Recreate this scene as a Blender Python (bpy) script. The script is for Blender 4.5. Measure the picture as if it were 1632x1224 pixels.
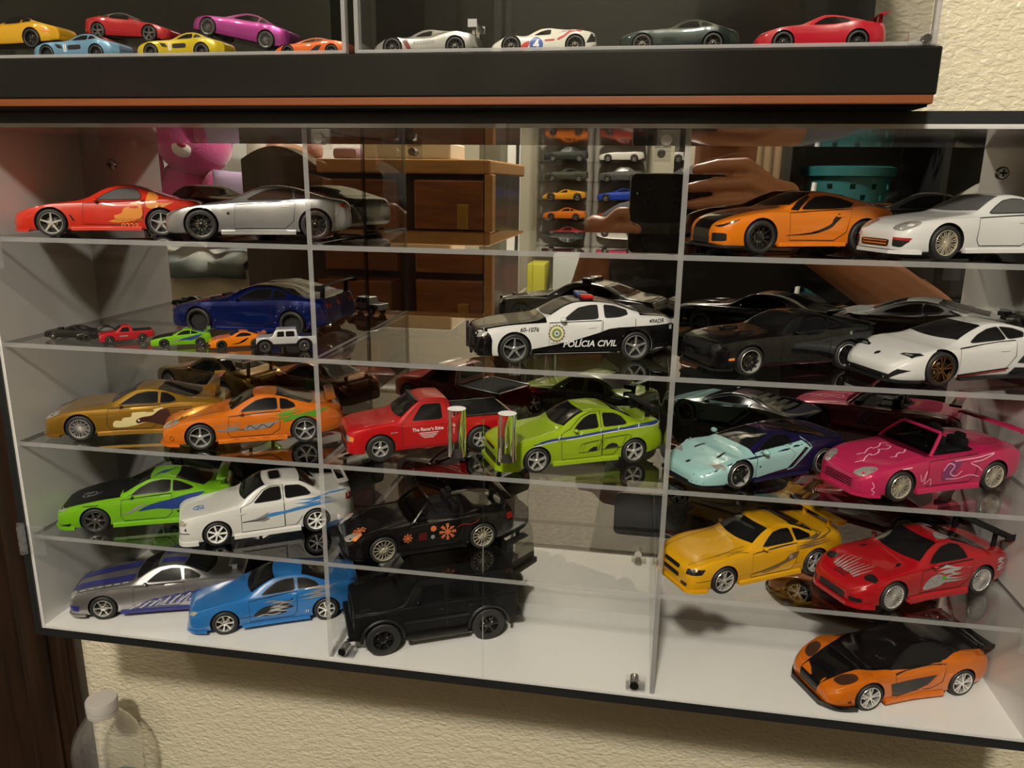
import bpy, bmesh, math, random
from mathutils import Vector, Matrix
from mathutils.bvhtree import BVHTree

for o in list(bpy.data.objects):
    bpy.data.objects.remove(o, do_unlink=True)
SC = bpy.context.scene
COL = SC.collection
random.seed(7)

# ---------------------------------------------------------------- camera
CAM = Vector((0.22773, -0.51142, 0.04447))
RGT = Vector((0.98569015, 0.16807234, 0.01290791))
UPV = Vector((-0.05421603, 0.24358963, 0.96836187))
FWD = Vector((-0.15961061, 0.95520458, -0.24921612))
FPX = 1242.58
cd = bpy.data.cameras.new('camera')
cd.sensor_width = 36.0
cd.lens = FPX * 36.0 / 1632.0
cd.clip_start = 0.003
cd.clip_end = 50
cam = bpy.data.objects.new('camera', cd)
COL.objects.link(cam)
cam.matrix_world = Matrix(((RGT.x, UPV.x, -FWD.x, CAM.x), (RGT.y, UPV.y, -FWD.y, CAM.y), (RGT.z, UPV.z, -FWD.z, CAM.z), (0, 0, 0, 1)))
SC.camera = cam

# ---------------------------------------------------------------- light and exposure
SC.view_settings.view_transform = 'Standard'
SC.view_settings.look = 'None'
SC.view_settings.gamma = 1.0
SC.view_settings.use_curve_mapping = False
SC.view_settings.exposure = -0.27
W = bpy.data.worlds.new('room_air')
SC.world = W
W.use_nodes = True
W.node_tree.nodes['Background'].inputs[0].default_value = (1.0, 0.9, 0.78, 1)
W.node_tree.nodes['Background'].inputs[1].default_value = 0.0
SC.cycles.max_bounces = 14
SC.cycles.transparent_max_bounces = 40
SC.cycles.glossy_bounces = 8
SC.cycles.transmission_bounces = 8
SC.cycles.caustics_reflective = False
SC.cycles.caustics_refractive = False
SC.cycles.sample_clamp_indirect = 4.0

CEIL = 1.30
FLOOR = -1.10
def bulb_light(name, loc, radius, power, color):
    d = bpy.data.lights.new(name, 'POINT')
    d.energy = power; d.color = color; d.shadow_soft_size = radius
    o = bpy.data.objects.new(name, d); COL.objects.link(o); o.location = loc
    return o
LAMP_MAIN = (0.10, -1.42, CEIL)
LAMP_SIDE = (-0.95, -1.55, CEIL)
bulb_light('ceiling_lamp_main_offscreen', (LAMP_MAIN[0], LAMP_MAIN[1], LAMP_MAIN[2] - 0.158), 0.075, 150.0, (1.0, 0.935, 0.82))
bulb_light('ceiling_lamp_left_offscreen', (LAMP_SIDE[0], LAMP_SIDE[1], LAMP_SIDE[2] - 0.158), 0.075, 24.0, (1.0, 0.92, 0.78))

# ---------------------------------------------------------------- pixel to place
def ray(u, v):
    return (RGT * ((u - 816) / FPX) - UPV * ((v - 612) / FPX) + FWD)
def on_z(u, v, z):
    d = ray(u, v); return CAM + d * ((z - CAM.z) / d.z)
def on_y(u, v, y):
    d = ray(u, v); return CAM + d * ((y - CAM.y) / d.y)
YB = 0.1098                      # mirror plane
def in_mirror(u, v, y):          # real point at depth y whose reflection shows at that pixel
    p = on_y(u, v, 2 * YB - y); return Vector((p.x, y, p.z))

# ---------------------------------------------------------------- materials
MATS = {}
def lin(h):
    if isinstance(h, str):
        h = h.lstrip('#'); c = [int(h[i:i + 2], 16) / 255 for i in (0, 2, 4)]
        return tuple(x / 12.92 if x <= .04045 else ((x + .055) / 1.055) ** 2.4 for x in c) + (1.0,)
    return tuple(h) + (1.0,)
def pm(name, col, rough=.5, metal=0., coat=0., spec=.5, ior=1.5, emit=None, alpha=None, sheen=0, bump=None, noise=None):
    if name in MATS: return MATS[name]
    m = bpy.data.materials.new(name); m.use_nodes = True
    nt = m.node_tree; b = nt.nodes['Principled BSDF']
    b.inputs['Base Color'].default_value = lin(col)
    b.inputs['Roughness'].default_value = rough
    b.inputs['Metallic'].default_value = metal
    b.inputs['IOR'].default_value = ior
    b.inputs['Specular IOR Level'].default_value = spec
    b.inputs['Coat Weight'].default_value = coat
    b.inputs['Coat Roughness'].default_value = .04
    if sheen: b.inputs['Sheen Weight'].default_value = sheen
    if emit:
        b.inputs['Emission Color'].default_value = lin(emit[0]); b.inputs['Emission Strength'].default_value = emit[1]
    tc = nt.nodes.new('ShaderNodeTexCoord')
    if noise:      # (scale, second colour, detail, stretch)
        n = nt.nodes.new('ShaderNodeTexNoise'); n.inputs['Scale'].default_value = noise[0]; n.inputs['Detail'].default_value = noise[2]
        mp = nt.nodes.new('ShaderNodeMapping'); mp.inputs['Scale'].default_value = noise[3]
        nt.links.new(tc.outputs['Object'], mp.inputs[0]); nt.links.new(mp.outputs[0], n.inputs['Vector'])
        r = nt.nodes.new('ShaderNodeValToRGB'); r.color_ramp.elements[0].position = .35; r.color_ramp.elements[1].position = .65
        r.color_ramp.elements[0].color = lin(col); r.color_ramp.elements[1].color = lin(noise[1])
        nt.links.new(n.outputs['Fac'], r.inputs[0]); nt.links.new(r.outputs[0], b.inputs['Base Color'])
    if bump:       # (scale, strength, distance)
        n = nt.nodes.new('ShaderNodeTexNoise'); n.inputs['Scale'].default_value = bump[0]; n.inputs['Detail'].default_value = 5
        nt.links.new(tc.outputs['Object'], n.inputs['Vector'])
        bp = nt.nodes.new('ShaderNodeBump'); bp.inputs['Strength'].default_value = bump[1]; bp.inputs['Distance'].default_value = bump[2]
        nt.links.new(n.outputs['Fac'], bp.inputs['Height']); nt.links.new(bp.outputs[0], b.inputs['Normal'])
    MATS[name] = m
    return m
def paint(name, col, flake=0.):
    col = tuple(.86 * x for x in lin(col)[:3])
    return pm(name, col, rough=.30 if not flake else .32, metal=flake, coat=1.0, spec=.25)
def clear_mat(name, tint=(.97, .97, .965), boost=1.6, rough=0.0, ior=1.49, haze=0.0):
    if name in MATS: return MATS[name]
    m = bpy.data.materials.new(name); m.use_nodes = True; nt = m.node_tree; nt.nodes.clear()
    out = nt.nodes.new('ShaderNodeOutputMaterial')
    t = nt.nodes.new('ShaderNodeBsdfTransparent'); t.inputs[0].default_value = (*tint, 1)
    g = nt.nodes.new('ShaderNodeBsdfGlossy'); g.inputs['Roughness'].default_value = rough
    f = nt.nodes.new('ShaderNodeFresnel'); f.inputs['IOR'].default_value = ior
    geo = nt.nodes.new('ShaderNodeNewGeometry')
    inv = nt.nodes.new('ShaderNodeMath'); inv.operation = 'SUBTRACT'; inv.inputs[0].default_value = 1
    nt.links.new(geo.outputs['Backfacing'], inv.inputs[1])
    mu = nt.nodes.new('ShaderNodeMath'); mu.operation = 'MULTIPLY'
    nt.links.new(f.outputs[0], mu.inputs[0]); nt.links.new(inv.outputs[0], mu.inputs[1])
    mb = nt.nodes.new('ShaderNodeMath'); mb.operation = 'MULTIPLY'; mb.use_clamp = True; mb.inputs[1].default_value = boost
    nt.links.new(mu.outputs[0], mb.inputs[0])
    mx = nt.nodes.new('ShaderNodeMixShader')
    nt.links.new(mb.outputs[0], mx.inputs[0]); nt.links.new(t.outputs[0], mx.inputs[1]); nt.links.new(g.outputs[0], mx.inputs[2])
    last = mx
    if haze:
        d = nt.nodes.new('ShaderNodeBsdfDiffuse'); d.inputs[0].default_value = (.8, .8, .8, 1)
        m2 = nt.nodes.new('ShaderNodeMixShader'); m2.inputs[0].default_value = haze
        nt.links.new(mx.outputs[0], m2.inputs[1]); nt.links.new(d.outputs[0], m2.inputs[2]); last = m2
    nt.links.new(last.outputs[0], out.inputs[0])
    MATS[name] = m
    return m

M_BLACKFRAME = pm('black_plastic', (.012, .013, .013), .38)
M_WHITE = pm('white_plastic', (.74, .735, .72), .22, spec=.5)
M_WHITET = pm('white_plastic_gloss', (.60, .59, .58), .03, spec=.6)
M_CLEAR = clear_mat('clear_acrylic')
M_DOOR = clear_mat('door_acrylic', (.985, .985, .98), boost=.45)
M_EDGE = clear_mat('acrylic_cut_edge', (.66, .65, .64), boost=1.3, rough=.12, haze=.27)
M_PIECE = clear_mat('moulded_clear_plastic', (.95, .95, .95), boost=1.7, rough=.05, haze=.05)
M_MIRROR = pm('mirror_silver', (.70, .69, .67), .0, 1.0)
M_CHROME = pm('chrome', (.90, .89, .87), .16, 1.0)
M_RIMC = pm('toy_chrome', (.88, .87, .84), .17, .72, coat=.6)
M_STEEL = pm('steel', (.52, .51, .49), .22, 1.0)
M_RUBBER = pm('tyre_rubber', (.016, .016, .016), .55)
M_DARK = pm('dark_inside', (.006, .006, .006), .7)
M_GLASS = pm('tinted_window', (.008, .0085, .009), .06, spec=.4, coat=.35)
M_OPEN = pm('dark_side_window', (.006, .006, .0065), .18, spec=.22)
M_GLASS2 = pm('grey_window', (.10, .10, .10), .08, spec=.6, coat=.5)

# ---------------------------------------------------------------- mesh helpers
def link(name, me, parent=None, loc=None):
    o = bpy.data.objects.new(name, me); COL.objects.link(o)
    if parent is not None: o.parent = parent
    if loc is not None: o.location = loc
    return o
def mesh(name, verts, faces, mats, smooth=False, midx=None, sharp=None):
    me = bpy.data.meshes.new(name); me.from_pydata([tuple(v) for v in verts], [], faces)
    for m in (mats if isinstance(mats, (list, tuple)) else [mats]): me.materials.append(m)
    if midx: me.polygons.foreach_set('material_index', midx)
    if smooth:
        me.polygons.foreach_set('use_smooth', [True] * len(me.polygons))
        if sharp: me.set_sharp_from_angle(angle=math.radians(sharp))
    me.update()
    return me
class MB:
    def __init__(s): s.v = []; s.f = []; s.m = []
    def add(s, verts, faces, mi=0):
        b = len(s.v); s.v += [Vector(v) for v in verts]; s.f += [[b + i for i in f] for f in faces]; s.m += [mi] * len(faces); return s
    def box(s, x0, x1, y0, y1, z0, z1, mi=0):
        return s.add([(x0, y0, z0), (x1, y0, z0), (x1, y1, z0), (x0, y1, z0), (x0, y0, z1), (x1, y0, z1), (x1, y1, z1), (x0, y1, z1)],
                     [(3, 2, 1, 0), (4, 5, 6, 7), (0, 1, 5, 4), (1, 2, 6, 5), (2, 3, 7, 6), (3, 0, 4, 7)], mi)
    def bbox(s, x0, x1, y0, y1, z0, z1, r, mi=0):      # box with chamfered edges
        bm = bmesh.new(); bmesh.ops.create_cube(bm, size=1)
        for v in bm.verts: v.co = Vector(((x0 + x1) / 2 + v.co.x * (x1 - x0), (y0 + y1) / 2 + v.co.y * (y1 - y0), (z0 + z1) / 2 + v.co.z * (z1 - z0)))
        bmesh.ops.bevel(bm, geom=bm.edges[:], offset=r, segments=2, affect='EDGES', profile=.5)
        bm.verts.ensure_lookup_table(); bm.verts.index_update()
        s.add([v.co.copy() for v in bm.verts], [[v.index for v in f.verts] for f in bm.faces], mi); bm.free(); return s
    def tube(s, pts, r, n=8, mi=0, caps=True):
        pts = [Vector(p) for p in pts]; rs = r if isinstance(r, (list, tuple)) else [r] * len(pts)
        rings = []
        for i, p in enumerate(pts):
            t = (pts[min(i + 1, len(pts) - 1)] - pts[max(i - 1, 0)]).normalized()
            a = t.orthogonal().normalized() if i == 0 else (prev - t * prev.dot(t)).normalized()
            prev = a; b = t.cross(a)
            rings.append([p + (a * math.cos(2 * math.pi * k / n) + b * math.sin(2 * math.pi * k / n)) * rs[i] for k in range(n)])
        vs = [v for r_ in rings for v in r_]; fs = []
        for i in range(len(pts) - 1):
            for k in range(n): fs.append((i * n + k, i * n + (k + 1) % n, (i + 1) * n + (k + 1) % n, (i + 1) * n + k))
        if caps: fs.append(tuple(range(n))[::-1]); fs.append(tuple((len(pts) - 1) * n + k for k in range(n)))
        return s.add(vs, fs, mi)
    def lathe(s, prof, c=(0, 0, 0), axis='z', n=24, mi=0):   # prof: (radius, along)
        vs = []; fs = []; c = Vector(c)
        for r, h in prof:
            for k in range(n):
                a = 2 * math.pi * k / n; x = r * math.cos(a); y = r * math.sin(a)
                vs.append(c + (Vector((x, y, h)) if axis == 'z' else Vector((x, h, -y)) if axis == 'y' else Vector((h, x, y))))
        for i in range(len(prof) - 1):
            for k in range(n): fs.append((i * n + k, i * n + (k + 1) % n, (i + 1) * n + (k + 1) % n, (i + 1) * n + k))
        return s.add(vs, fs, mi)
    def ball(s, c, rx, ry, rz, n=14, m=9, mi=0):
        vs = []; fs = []
        for i in range(m + 1):
            t = math.pi * i / m
            for k in range(n):
                a = 2 * math.pi * k / n
                vs.append((c[0] + rx * math.sin(t) * math.cos(a), c[1] + ry * math.sin(t) * math.sin(a), c[2] + rz * math.cos(t)))
        for i in range(m):
            for k in range(n): fs.append((i * n + k, (i + 1) * n + k, (i + 1) * n + (k + 1) % n, i * n + (k + 1) % n))
        return s.add(vs, fs, mi)
    def me(s, name, mats, smooth=False, sharp=40):
        return mesh(name, s.v, s.f, mats, smooth, s.m, sharp if smooth else None)
    def obj(s, name, mats, parent=None, smooth=False, sharp=40, loc=None):
        return link(name, s.me(name, mats, smooth, sharp), parent, loc)
def tag(o, label, cat, group=None, kind=None):
    if label: o['label'] = label
    if cat: o['category'] = cat
    if group: o['group'] = group
    if kind: o['kind'] = kind
    return o
def thing(name, label, cat, loc=(0, 0, 0), rotz=0, group=None):
    o = bpy.data.objects.new(name, None); COL.objects.link(o); o.empty_display_size = .02
    o.location = loc; o.rotation_euler = (0, 0, rotz)
    return tag(o, label, cat, group)
def struct(o): o['kind'] = 'structure'; return o
# ================================================================ display case
XL, XR = -0.2522, 0.5011
ZT, ZF = 0.0783, -0.3195
ZS = [0.0, -0.0799, -0.1596, -0.2392]
TH = 0.0035
ROW = {1: ZS[0] + TH / 2, 2: ZS[1] + TH / 2, 3: ZS[2] + TH / 2, 4: ZS[3] + TH / 2, 5: ZF}
case = thing('display_case', 'wide black-framed wall display case with mirror back, clear shelves and clear doors', 'display case', ((XL + XR) / 2, YB / 2, ZF - .0095))
def cpart(mb, name, mats, parent=case, smooth=False, label=None):
    ob = mb.obj(name, mats, parent, smooth)
    ob.matrix_parent_inverse = Matrix.Translation(-Vector(parent.location)) if parent is case else Matrix()
    if label: ob['label'] = label
    return ob
LW = .0026       # white lining
FW_ = .0072      # black frame
o_ = LW; q = LW + FW_
FY = -.0018      # front rim of the case
# white lining panels
cpart(MB().box(XL - LW, XL, FY, YB + .003, ZF - LW, ZT + LW), 'lining_side', M_WHITE)
cpart(MB().box(XR, XR + LW, FY, YB + .003, ZF - LW, ZT + LW), 'lining_side', M_WHITE)
cpart(MB().box(XL, XR, FY, YB + .003, ZF - LW, ZF), 'lining_floor', M_WHITE)
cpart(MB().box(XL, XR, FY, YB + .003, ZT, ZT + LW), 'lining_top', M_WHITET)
# black shell
fr = MB()
fr.box(XL - q, XL - o_, FY, YB + .008, ZF - q, ZT + q)
fr.box(XR + o_, XR + q, FY, YB + .008, ZF - q, ZT + q)
fr.box(XL - o_, XR + o_, FY, YB + .008, ZF - q, ZF - o_)
fr.box(XL - o_, XR + o_, FY, YB + .008, ZT + o_, ZT + q)
cpart(fr, 'frame', M_BLACKFRAME)
cpart(MB().box(XL - o_, XR + o_, YB + .003, YB + .008, ZF - o_, ZT + o_), 'back_board', M_BLACKFRAME)
cpart(MB().box(XL, XR, YB, YB + .003, ZF, ZT), 'mirror_panel', M_MIRROR, label='mirror back panel of the case')
def slab(x0, x1, y0, y1, z0, z1, ax):
    mb = MB().box(x0, x1, y0, y1, z0, z1)
    # faces order: bottom, top, front, right, back, left ; cut edges are frosted
    mb.m = [0, 0, 1, 1, 1, 1] if ax == 'z' else [1, 1, 1, 0, 1, 0]
    return mb
for z in ZS:
    cpart(slab(XL, XR, .0004, YB, z - TH / 2, z + TH / 2, 'z'), 'shelf', [M_CLEAR, M_EDGE])
for x in (0.0, 0.25):
    zz = [ZF] + [z for z in reversed(ZS)] + [ZT]
    for i in range(5):
        a = zz[i] + (TH / 2 if i else 0); b = zz[i + 1] - (TH / 2 if i < 4 else 0)
        cpart(slab(x - TH / 2, x + TH / 2, .0004, YB, a, b, 'x'), 'divider_panel', [M_CLEAR, M_EDGE])
# doors
XM = on_y(772, 640, -.003).x
def door(x0, x1, hx, knob, side):
    d = cpart(slab(x0, x1, -.0052, -.0024, ZF - .0005, ZT + .0012, 'y'), 'door', [M_DOOR, M_PIECE])
    d.data.polygons.foreach_set('material_index', [1, 1, 0, 1, 0, 1])
    def sub(mb, name, mats, smooth=False, label=None):
        ob = mb.obj(name, mats, d, smooth)
        if label: ob['label'] = label
    gl = pm('solid_clear_rod', (1, 1, 1), 0.0, spec=.5, ior=1.45)
    gl.node_tree.nodes['Principled BSDF'].inputs['Transmission Weight'].default_value = 1.0
    kb = MB().lathe([(0, knob[1]), (.0064, knob[1]), (.0064, knob[0]), (0, knob[0])], (hx, -.0122, 0), 'z', 32)
    kb.m = [1] * 32 + [0] * 32 + [1] * 32
    sub(kb, 'handle', [gl, pm('frosted_end', (.80, .80, .78), .35)], True, 'clear round bar handle with frosted ends')
    sub(MB().box(hx - .002, hx + .002, -.0072, -.0050, knob[0] + .01, knob[1] - .01), 'handle_pad', M_PIECE)
    s = side
    for zc in (-.2395, -.0085 if side < 0 else -.02):
        h = MB()
        hx0 = XL if s < 0 else XR
        h.bbox(min(hx0 - s * .002, hx0 - s * .0165), max(hx0 - s * .002, hx0 - s * .0165), -.0070, -.0050, zc - .0125, zc + .0125, .0005)
        h.bbox(min(hx0 + s * .004, hx0 + s * .0105), max(hx0 + s * .004, hx0 + s * .0105), -.0040, -.0019, zc - .0125, zc + .0125, .0005)
        for k in range(4):
            z0 = zc - .0125 + k * .00625
            h.lathe([(0, z0 + .0004), (.0028, z0 + .0004), (.0031, z0 + .0012), (.0031, z0 + .005), (.0028, z0 + .0058), (0, z0 + .0058)], (hx0 + s * .0035, -.0072, 0), 'z', 14)
        sub(h, 'hinge', M_PIECE, False, 'clear plastic hinge')
    return d
door(XL - .0012, XM - .0004, .1062, (-.1390, -.1052), -1)
door(XM + .0004, XR + .0012, .1414, (-.1402, -.1064), 1)
# magnet catches beside the dividers and screws in the mirror corners
for cx, cz, up in ((.0115, ZT, -1), (.2378, ZT, -1), (.0115, ZF, 1), (.2378, ZF, 1)):
    m = MB().bbox(cx - .0072, cx + .0072, .0006, .0022, min(cz, cz + up * .0135), max(cz, cz + up * .0135), .0006)
    m.bbox(cx - .0072, cx + .0072, .0022, .0125, min(cz, cz + up * .0016), max(cz, cz + up * .0016), .0006)
    ob = cpart(m, 'magnet_catch', M_PIECE, label='clear plastic magnet catch')
    zc = cz + up * .0068
    p_ = MB().lathe([(0, -.0021), (.0033, -.0021), (.0036, -.0016), (.0036, .0085), (0, .0085)], (cx - .001, 0, zc), 'y', 20)
    p_.m = [1] * 20 + [0] * 60
    p_.obj('magnet_pin', [M_CHROME, pm('magnet_face', (.02, .02, .02), .3, .6) if up > 0 else pm('magnet_face_grey', (.35, .34, .33), .3, .6)], ob, True)
for sx, sz in ((-.2236, .0557), (.4733, .0559), (-.2236, -.2975), (.4733, -.2975)):
    m = MB().lathe([(0, -.0022), (.0036, -.0019), (.0046, -.0008), (.0046, 0)], (sx, YB, sz), 'y', 20)
    m.box(sx - .0024, sx + .0024, YB - .0024, YB - .0019, sz - .0005, sz + .0005, 1)
    m.box(sx - .0005, sx + .0005, YB - .0024, YB - .0019, sz - .0024, sz + .0024, 1)
    cpart(m, 'mounting_screw', [M_STEEL, M_DARK], smooth=True)
# ================================================================ model car builder
def pchip(pts):
    xs = [p[0] for p in pts]; ys = [p[1] for p in pts]; n = len(xs)
    h = [xs[i + 1] - xs[i] for i in range(n - 1)]; d = [(ys[i + 1] - ys[i]) / h[i] for i in range(n - 1)]
    m = [0] * n; m[0] = d[0]; m[-1] = d[-1]
    for i in range(1, n - 1):
        if d[i - 1] * d[i] <= 0: m[i] = 0
        else:
            w1 = 2 * h[i] + h[i - 1]; w2 = h[i] + 2 * h[i - 1]; m[i] = (w1 + w2) / (w1 / d[i - 1] + w2 / d[i])
    def f(x):
        if x <= xs[0]: return ys[0]
        if x >= xs[-1]: return ys[-1]
        lo, hi = 0, n - 1
        while hi - lo > 1:
            k = (lo + hi) // 2
            if xs[k] <= x: lo = k
            else: hi = k
        t = (x - xs[lo]) / h[lo]; a = h[lo]
        return ((2 * t ** 3 - 3 * t * t + 1) * ys[lo] + (t ** 3 - 2 * t * t + t) * a * m[lo] + (-2 * t ** 3 + 3 * t * t) * ys[lo + 1] + (t ** 3 - t * t) * a * m[lo + 1])
    return f
def crv(pts, n=4, closed=True):                 # Catmull-Rom through points
    out = []; N = len(pts); P = [Vector((p[0], p[1])) for p in pts]
    for i in range(N if closed else N - 1):
        a, b, c, d = (P[(i - 1) % N], P[i], P[(i + 1) % N], P[(i + 2) % N]) if closed else (P[max(i - 1, 0)], P[i], P[i + 1], P[min(i + 2, N - 1)])
        for k in range(n):
            t = k / n
            q_ = .5 * ((2 * b) + (c - a) * t + (2 * a - 5 * b + 4 * c - d) * t * t + (3 * b - a - 3 * c + d) * t ** 3)
            out.append((q_.x, q_.y))
    if not closed: out.append((P[-1].x, P[-1].y))
    return out
def rnd(poly, f=.22):                            # round the corners of a polygon
    out = []; N = len(poly)
    for i in range(N):
        a, b, c = Vector(poly[i - 1][:2]), Vector(poly[i][:2]), Vector(poly[(i + 1) % N][:2])
        p0 = b + (a - b) * f; p1 = b + (c - b) * f
        for t in (0, .33, .67, 1): q_ = p0 * (1 - t) ** 2 + b * 2 * t * (1 - t) + p1 * t * t; out.append((q_.x, q_.y))
    return out
def strip(pts, w, closed=False):                 # a line as quads
    P = [Vector((p[0], p[1])) for p in pts]; n = len(P); L = []; R_ = []
    for i in range(n):
        a = P[(i - 1) % n] if (closed or i) else P[0]; b = P[(i + 1) % n] if (closed or i < n - 1) else P[-1]
        t = (b - a); t = t.normalized() if t.length else Vector((1, 0)); nn = Vector((-t.y, t.x)) * (w[i] if isinstance(w, (list, tuple)) else w) / 2
        L.append(P[i] + nn); R_.append(P[i] - nn)
    return [[tuple(L[i]), tuple(L[(i + 1) % n]), tuple(R_[(i + 1) % n]), tuple(R_[i])] for i in range(n if closed else n - 1)]
def circ(cx, cy, r, n=16, ry=None):
    return [(cx + r * math.cos(2 * math.pi * k / n), cy + (ry or r) * math.sin(2 * math.pi * k / n)) for k in range(n)]
def ispoly(p): return isinstance(p[0][0], (int, float))
TEXTS = {}
def textpolys(s, x, z, size, shear=0., align='LEFT', bold=.012):
    key = (s, shear, bold)
    if key not in TEXTS:
        cu = bpy.data.curves.new('lettering', 'FONT'); cu.body = s; cu.size = 1; cu.shear = shear; cu.offset = bold; cu.resolution_u = 3
        ob = bpy.data.objects.new('lettering', cu); COL.objects.link(ob)
        dg = bpy.context.evaluated_depsgraph_get(); ev = ob.evaluated_get(dg); me = ev.to_mesh()
        TEXTS[key] = [[tuple(me.vertices[i].co[:2]) for i in p.vertices] for p in me.polygons]
        ev.to_mesh_clear(); bpy.data.objects.remove(ob); bpy.data.curves.remove(cu)
    P = TEXTS[key]; x1 = max(v[0] for p in P for v in p)
    sh = 0 if align == 'LEFT' else -x1 / 2
    return [[(x + (v[0] + sh) * size, z + v[1] * size) for v in p] for p in P]

class Car:
    def __init__(s, spec, S, root, detail=1.0):
        s.c = spec; s.S = S; s.root = root; s.detail = detail
        s.wb = spec['wb']; s.x0 = -spec['fo']; s.x1 = s.wb + spec['ro']
        s.top = pchip(spec['top']); s.belt = pchip(spec['belt']); s.bot = pchip(spec['bot']); s.plan = pchip(spec['plan'])
        s.Hc = max(p[1] for p in spec['top']); s.rw = spec['roofw']; s.b0 = spec.get('b0', .90); s.cr = spec.get('cr', .055)
        s.flare = spec.get('flare', 0)
        s.build_body()
    def X(s, p): return Vector(((p[0] - s.wb / 2) * s.S, p[1] * s.S, p[2] * s.S))
    def w(s, x):
        w = s.plan(x)
        if s.flare:
            for xc in (0, s.wb): w += s.flare * math.exp(-((x - xc) / .30) ** 4)
        return w
    def upper(s, x):
        w = s.w(x); zs = s.belt(x); zt = max(s.top(x), zs + .012)
        fr = min(1, max(0, (zt - zs) / max(.05, s.Hc - zs)))
        wb0 = w * s.b0; wr = wb0 + (s.rw - wb0) * fr; cr = min(s.cr, (zt - zs) * .5); return w, zs, zt, wb0, min(wr, wb0), zt - cr
    def section(s, x):
        zb = s.bot(x); w, zs, zt, wb0, wr, zc = s.upper(x); zs = max(zs, zb + .03); h = zs - zb
        sq = s.c.get('sq', 0)
        pts = [(0, zb), (w * .45, zb), (w * .90, zb), (w * (.955 + .03 * sq), zb + .04 * h), (w * (.985 + .01 * sq), zb + .15 * h), (w, zb + .36 * h), (w, zb + .6 * h), (w * .992, zb + .78 * h),
               (w * (.975 + .012 * sq), zb + .90 * h), (w * (.952 + .025 * sq), zs - .004)]
        zb2 = zs + min(.016, (zc - zs) * .3)
        pts.append((max(wb0, w * .5) if wb0 < w * .95 else w * .95, zb2))
        for t in (.2, .45, .7, .9): pts.append((wb0 + (wr - wb0) * t + .012 * math.sin(math.pi * t) * (zc - zs), zb2 + (zc - zb2) * t))
        pts.append((wr - .004, zc))
        for t, k in ((.965, .38), (.90, .62), (.75, .82), (.5, .94), (.25, .985)): pts.append((wr * t, zc + (zt - zc) * k))
        pts.append((0, zt))
        return pts
    def build_body(s):
        c = s.c; n = int(60 * s.detail); xs = set()
        for i in range(n + 1): xs.add(round(s.x0 + (s.x1 - s.x0) * i / n, 4))
        for k in ('top', 'plan'):
            for p in c[k]: xs.add(round(p[0], 4))
        xs = sorted(x for x in xs if s.x0 <= x <= s.x1); ys = [xs[0]]
        for x in xs[1:]:
            if x - ys[-1] > .012: ys.append(x)
        ys[-1] = s.x1
        V = []; F = []; half = [s.section(x) for x in ys]; m = len(half[0]); ring = 2 * m - 2
        for x, hp in zip(ys, half):
            full = [(-y, z) for y, z in hp] + [(y, z) for y, z in reversed(hp[1:-1])]
            V += [s.X((x, y, z)) for y, z in full]
        for i in range(len(ys) - 1):
            for k in range(ring): F.append((i * ring + k, i * ring + (k + 1) % ring, (i + 1) * ring + (k + 1) % ring, (i + 1) * ring + k))
        F.append(tuple(range(ring))[::-1]); F.append(tuple((len(ys) - 1) * ring + k for k in range(ring)))
        F = [tuple(reversed(f)) for f in F]
        me = mesh('body', V, F, [c['paint'], M_DARK], True)
        bm = bmesh.new(); bm.from_mesh(me); bmesh.ops.recalc_face_normals(bm, faces=bm.faces); bm.to_mesh(me)
        s.bvh = BVHTree.FromBMesh(bm); bm.free()
        # wheel arches
        cut = MB(); r = c.get('r', .32); ra = c.get('ra', 1.13); wmax = 1.4
        for xa, rr in ((0, c.get('rf', r)), (s.wb, c.get('rr', r))):
            pr = [(0, -wmax), (rr * ra, -wmax), (rr * ra, wmax), (0, wmax)]
            b = MB().lathe(pr, (xa - s.wb / 2, 0, rr + .01), 'y', 40)
            cut.add([v * s.S for v in b.v], b.f, 0)
        cme = cut.me('cut', [M_DARK]); bm = bmesh.new(); bm.from_mesh(cme); bmesh.ops.remove_doubles(bm, verts=bm.verts, dist=1e-6); bmesh.ops.recalc_face_normals(bm, faces=bm.faces); bm.to_mesh(cme); bm.free()
        cme.polygons.foreach_set('material_index', [1] * len(cme.polygons))
        co = bpy.data.objects.new('cut', cme); COL.objects.link(co)
        bo = link('body', me); md = bo.modifiers.new('b', 'BOOLEAN'); md.object = co; md.operation = 'DIFFERENCE'; md.solver = 'EXACT'
        dg = bpy.context.evaluated_depsgraph_get(); nm = bpy.data.meshes.new_from_object(bo.evaluated_get(dg))
        bo.modifiers.clear(); bo.data = nm; nm.name = 'body'
        bpy.data.objects.remove(co); bpy.data.meshes.remove(me)
        nm.polygons.foreach_set('use_smooth', [True] * len(nm.polygons)); nm.set_sharp_from_angle(angle=math.radians(c.get('sharp', 38)))
        bo.parent = s.root; s.body = bo
        s.size = (s.x1 - s.x0)
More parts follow.
